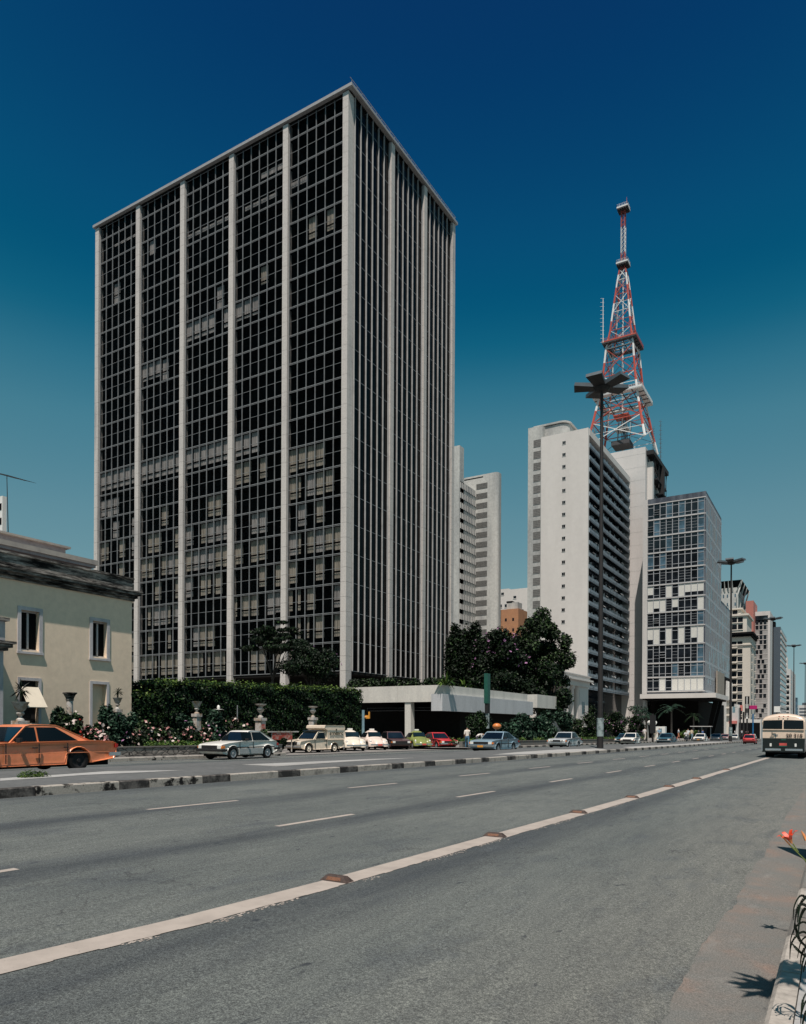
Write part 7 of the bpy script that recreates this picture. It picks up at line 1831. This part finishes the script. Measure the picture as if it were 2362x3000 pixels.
for k in range(6):
    a_ = 2*math.pi*k/6+.3; d = u_*math.cos(a_)+v_*math.sin(a_); s = ax.cross(d); o_ = fc-ax*.05; vs = []
    for (u, r, w_) in ((0, .006, .004), (.035, .014, .012), (.065, .032, .016), (.085, .058, .012), (.082, .078, .002)): c = o_+ax*u+d*r; vs += [c-s*w_, c+d*.0+ax*-.002, c+s*w_]
    fs = []; mi = []
    for j in range(4):
        for q_ in range(2): fs.append((j*3+q_, j*3+q_+1, j*3+q_+4, j*3+q_+3)); mi.append(1 if j < 1 else 0)
    o1 = len(mb.v); mb.v += [tuple(p) for p in vs]; mb.f += [tuple(i+o1 for i in f) for f in fs]; mb.m += mi
mb.build('petals', [M['petal'], M['petal2']], lt, smooth=True)
lt2 = lt; f2 = at(1712, 1766, 5.5)
mb = MB()
for k in range(3): c = f2+Vector((.0, 0, 0)); mb.path([at(1708, 1780, 5.5), at(1704-k*3, 1766-k*3, 5.5)], [.012, .003], 5)
mb.build('second_bud', M['petal2'], lt2)
mb = MB(); r_ = random.Random(2)
for k in range(8): e = at(1704+r_.uniform(-6, 14), 1822+r_.uniform(-12, 10), 5.6); mb.tube(st2, e, .006, .002, 5)
mb.build('leaves', LEAF['hedge'][1], lt)
def straps(label, pts, Z, rs):
    """arching strap leaves rooted outside the frame"""
    root = at(*pts[0], Z); t = thing('strap_leaf_clump', (root.x, root.y, gz(root.x, root.y, .13)), label, 'plant'); r_ = random.Random(rs); mb = MB()
    for arcp in pts[1:]:
        P = [at(x, y, Z+r_.uniform(-.05, .05)) for x, y in arcp]; Q = []
        for i in range(len(P)-1):
            a, b = P[i], P[i+1]; p0 = P[i-1] if i else a; p3 = P[i+2] if i+2 < len(P) else b
            for k in range(5):
                u = k/5; Q.append(.5*((2*a)+(-p0+b)*u+(2*p0-5*a+4*b-p3)*u*u+(-p0+3*a-3*b+p3)*u**3))
        Q.append(P[-1]); n = len(Q); w0 = r_.uniform(.004, .010)
        for i in range(n-1):
            d = (Q[i+1]-Q[i]).normalized(); s = d.cross(FWD).normalized(); w1 = w0*(1.0-abs(2*i/n-.8)*.6); w2 = w0*(1.0-abs(2*(i+1)/n-.8)*.6)
            mb.add([Q[i]-s*w1, Q[i]+s*w1+FWD*.002, Q[i+1]+s*w2+FWD*.002, Q[i+1]-s*w2], [(0, 1, 2, 3)])
    mb.tube((root.x, root.y, gz(root.x, root.y, .13)), root, .02, .02)
    mb.build('leaves', LEAF['hedge'][0], t); return t
straps('arching dark strap leaves overhanging the near kerb', [(1735, 2010),
  [(1735, 2010), (1722, 1925), (1700, 1897), (1684, 1918), (1681, 1950)], [(1735, 2010), (1716, 1930), (1696, 1916), (1688, 1935), (1684, 1960), (1682, 1980)], [(1735, 2000), (1712, 1926), (1696, 1945), (1692, 1980)],
  [(1735, 1990), (1708, 1955), (1688, 1962), (1677, 1985), (1674, 2010)], [(1735, 2005), (1706, 1975), (1686, 1985), (1676, 2005), (1674, 2032)], [(1735, 2010), (1714, 1985), (1698, 1995), (1690, 2030)],
  [(1738, 1960), (1716, 1905), (1703, 1905), (1694, 1925), (1690, 1955)], [(1738, 2020), (1712, 2005), (1700, 2020), (1696, 2045)], [(1676, 1995), (1690, 2012), (1712, 2030)], [(1684, 1955), (1694, 1990), (1712, 2008)],
  [(1735, 2040), (1712, 2020), (1702, 2035), (1698, 2062)], [(1735, 2045), (1715, 2030), (1706, 2045), (1703, 2060)]], 3.6, 1)
straps('second clump of dark strap leaves at the lower right corner', [(1740, 2160), [(1740, 2160), (1716, 2105), (1702, 2118), (1698, 2150)], [(1740, 2160), (1712, 2122), (1700, 2140), (1697, 2169)], [(1740, 2165), (1714, 2140), (1703, 2160), (1700, 2185)]], 3.3, 2)
# street tree standing beside the camera: only its shadow falls in the picture
t = thing('street_sapling', (1.25, 4.1, gz(1.2, 4.1, .13)), 'broad leaved sapling beside the camera whose shadow falls on the gutter', 'tree')
g = gz(1.2, 4.1, .13); mb = MB(); tip = Vector((.10, 3.90, 2.70)); mb.path([(1.25, 4.1, g), (1.2, 4.05, 1.6), (.75, 3.95, 2.5), tip], [.045, .035, .02, .012], 7); mb.build('trunk', M['bark'], t)
mb = MB(); r_ = random.Random(8)
for k in range(34):
    a_ = math.radians(100+(k%17)*160/16.0+r_.uniform(-8, 8)); c = tip+Vector((r_.uniform(-.02, .22), r_.uniform(-.07, .07), r_.uniform(-.05, .05))); d = Vector((math.cos(a_), math.sin(a_)*1.0, r_.uniform(-.2, .25))).normalized(); L = r_.uniform(.13, .27); s = d.cross(UP).normalized()*.034
    mb.add([c, c+d*L*.5+s, c+d*L, c+d*L*.5-s], [(0, 1, 2, 3)])
for k in range(70): c = Vector((r_.uniform(.05, .5), r_.uniform(3.86, 4.05), r_.uniform(2.35, 2.9))); d = Vector((r_.uniform(-1, 1), r_.uniform(-1, 1), r_.uniform(-.2, .3))).normalized(); s = d.cross(UP).normalized()*.03; mb.add([c, c+d*.1+s, c+d*.22, c+d*.1-s], [(0, 1, 2, 3)])
mb.build('leaves', LEAF['dark'][1], t)
# ------------------------------------------------------------------ camera, sun, sky
cd = bpy.data.cameras.new('camera'); co = bpy.data.objects.new('camera', cd); COL.objects.link(co)
cd.sensor_fit = 'HORIZONTAL'; cd.sensor_width = 36; cd.lens = 36*F/1708
cd.shift_y = (CY-1084.5)/1708; cd.clip_start = 0.1; cd.clip_end = 9000
co.location = CAM
_r = Matrix((RGT, UP, -FWD)).transposed()   # columns: right, up, -forward
co.rotation_euler = (_r@Matrix.Rotation(RR, 3, 'Z')).to_euler()
scene.camera = co
SPH, SEL = math.radians(23), math.radians(65)
sd = Vector((math.sin(SPH)*math.cos(SEL), -math.cos(SPH)*math.cos(SEL), math.sin(SEL)))
sl = bpy.data.lights.new('sun', 'SUN'); so = bpy.data.objects.new('sun', sl); COL.objects.link(so)
sl.energy = 4.4; sl.angle = math.radians(0.53); sl.color = (1.0, 0.895, 0.82)
so.rotation_euler = sd.to_track_quat('Z', 'Y').to_euler(); so.location = (0, 0, 50)
w = bpy.data.worlds.new('World'); scene.world = w; w.use_nodes = True
nt = w.node_tree; bg = nt.nodes['Background']
sky = nt.nodes.new('ShaderNodeTexSky'); sky.sky_type = 'NISHITA'; sky.sun_disc = False
sky.sun_elevation = SEL; sky.sun_rotation = math.atan2(sd.x, sd.y)
sky.altitude = 760; sky.air_density = 1.0; sky.dust_density = 0.6; sky.ozone_density = 3.0
sp_ = nt.nodes.new('ShaderNodeSeparateColor'); nt.links.new(sky.outputs[0], sp_.inputs[0])
k_ = N(nt, 'ShaderNodeMath', operation='MULTIPLY'); nt.links.new(sp_.outputs[1], k_.inputs[0]); k_.inputs[1].default_value = 0.1
def _l(c): return tuple(((v/255+.055)/1.055)**2.4 if v > 10 else v/255/12.92 for v in c)
# film response of the saturated slide: luminance of the physical sky -> its colour on film
r_ = ramp(nt, k_.outputs[0], [(0.110, _l((6, 42, 90))), (.127, _l((8, 50, 98))), (.133, _l((5, 58, 104))), (.147, _l((7, 76, 116))), (.158, _l((5, 84, 119))), (.170, _l((18, 97, 127))),
   (.184, _l((46, 112, 137))), (.205, _l((68, 125, 145))), (.27, _l((94, 139, 154))), (.36, _l((112, 151, 161))), (.57, _l((132, 166, 172))), (1.0, _l((165, 190, 195)))])
vm_ = nt.nodes.new('ShaderNodeVectorMath'); vm_.operation = 'SCALE'; vm_.inputs['Scale'].default_value = 10/1.231; nt.links.new(r_, vm_.inputs[0])
nt.links.new(vm_.outputs[0], bg.inputs[0]); bg.inputs[1].default_value = 0.10
scene.view_settings.view_transform = 'Standard'; scene.view_settings.look = 'None'
scene.view_settings.gamma = 1.0; scene.view_settings.exposure = 0.30
scene.render.engine = 'CYCLES'
scene.cycles.max_bounces = 6; scene.cycles.transparent_max_bounces = 12
scene.cycles.use_denoising = True
scene.render.film_transparent = False
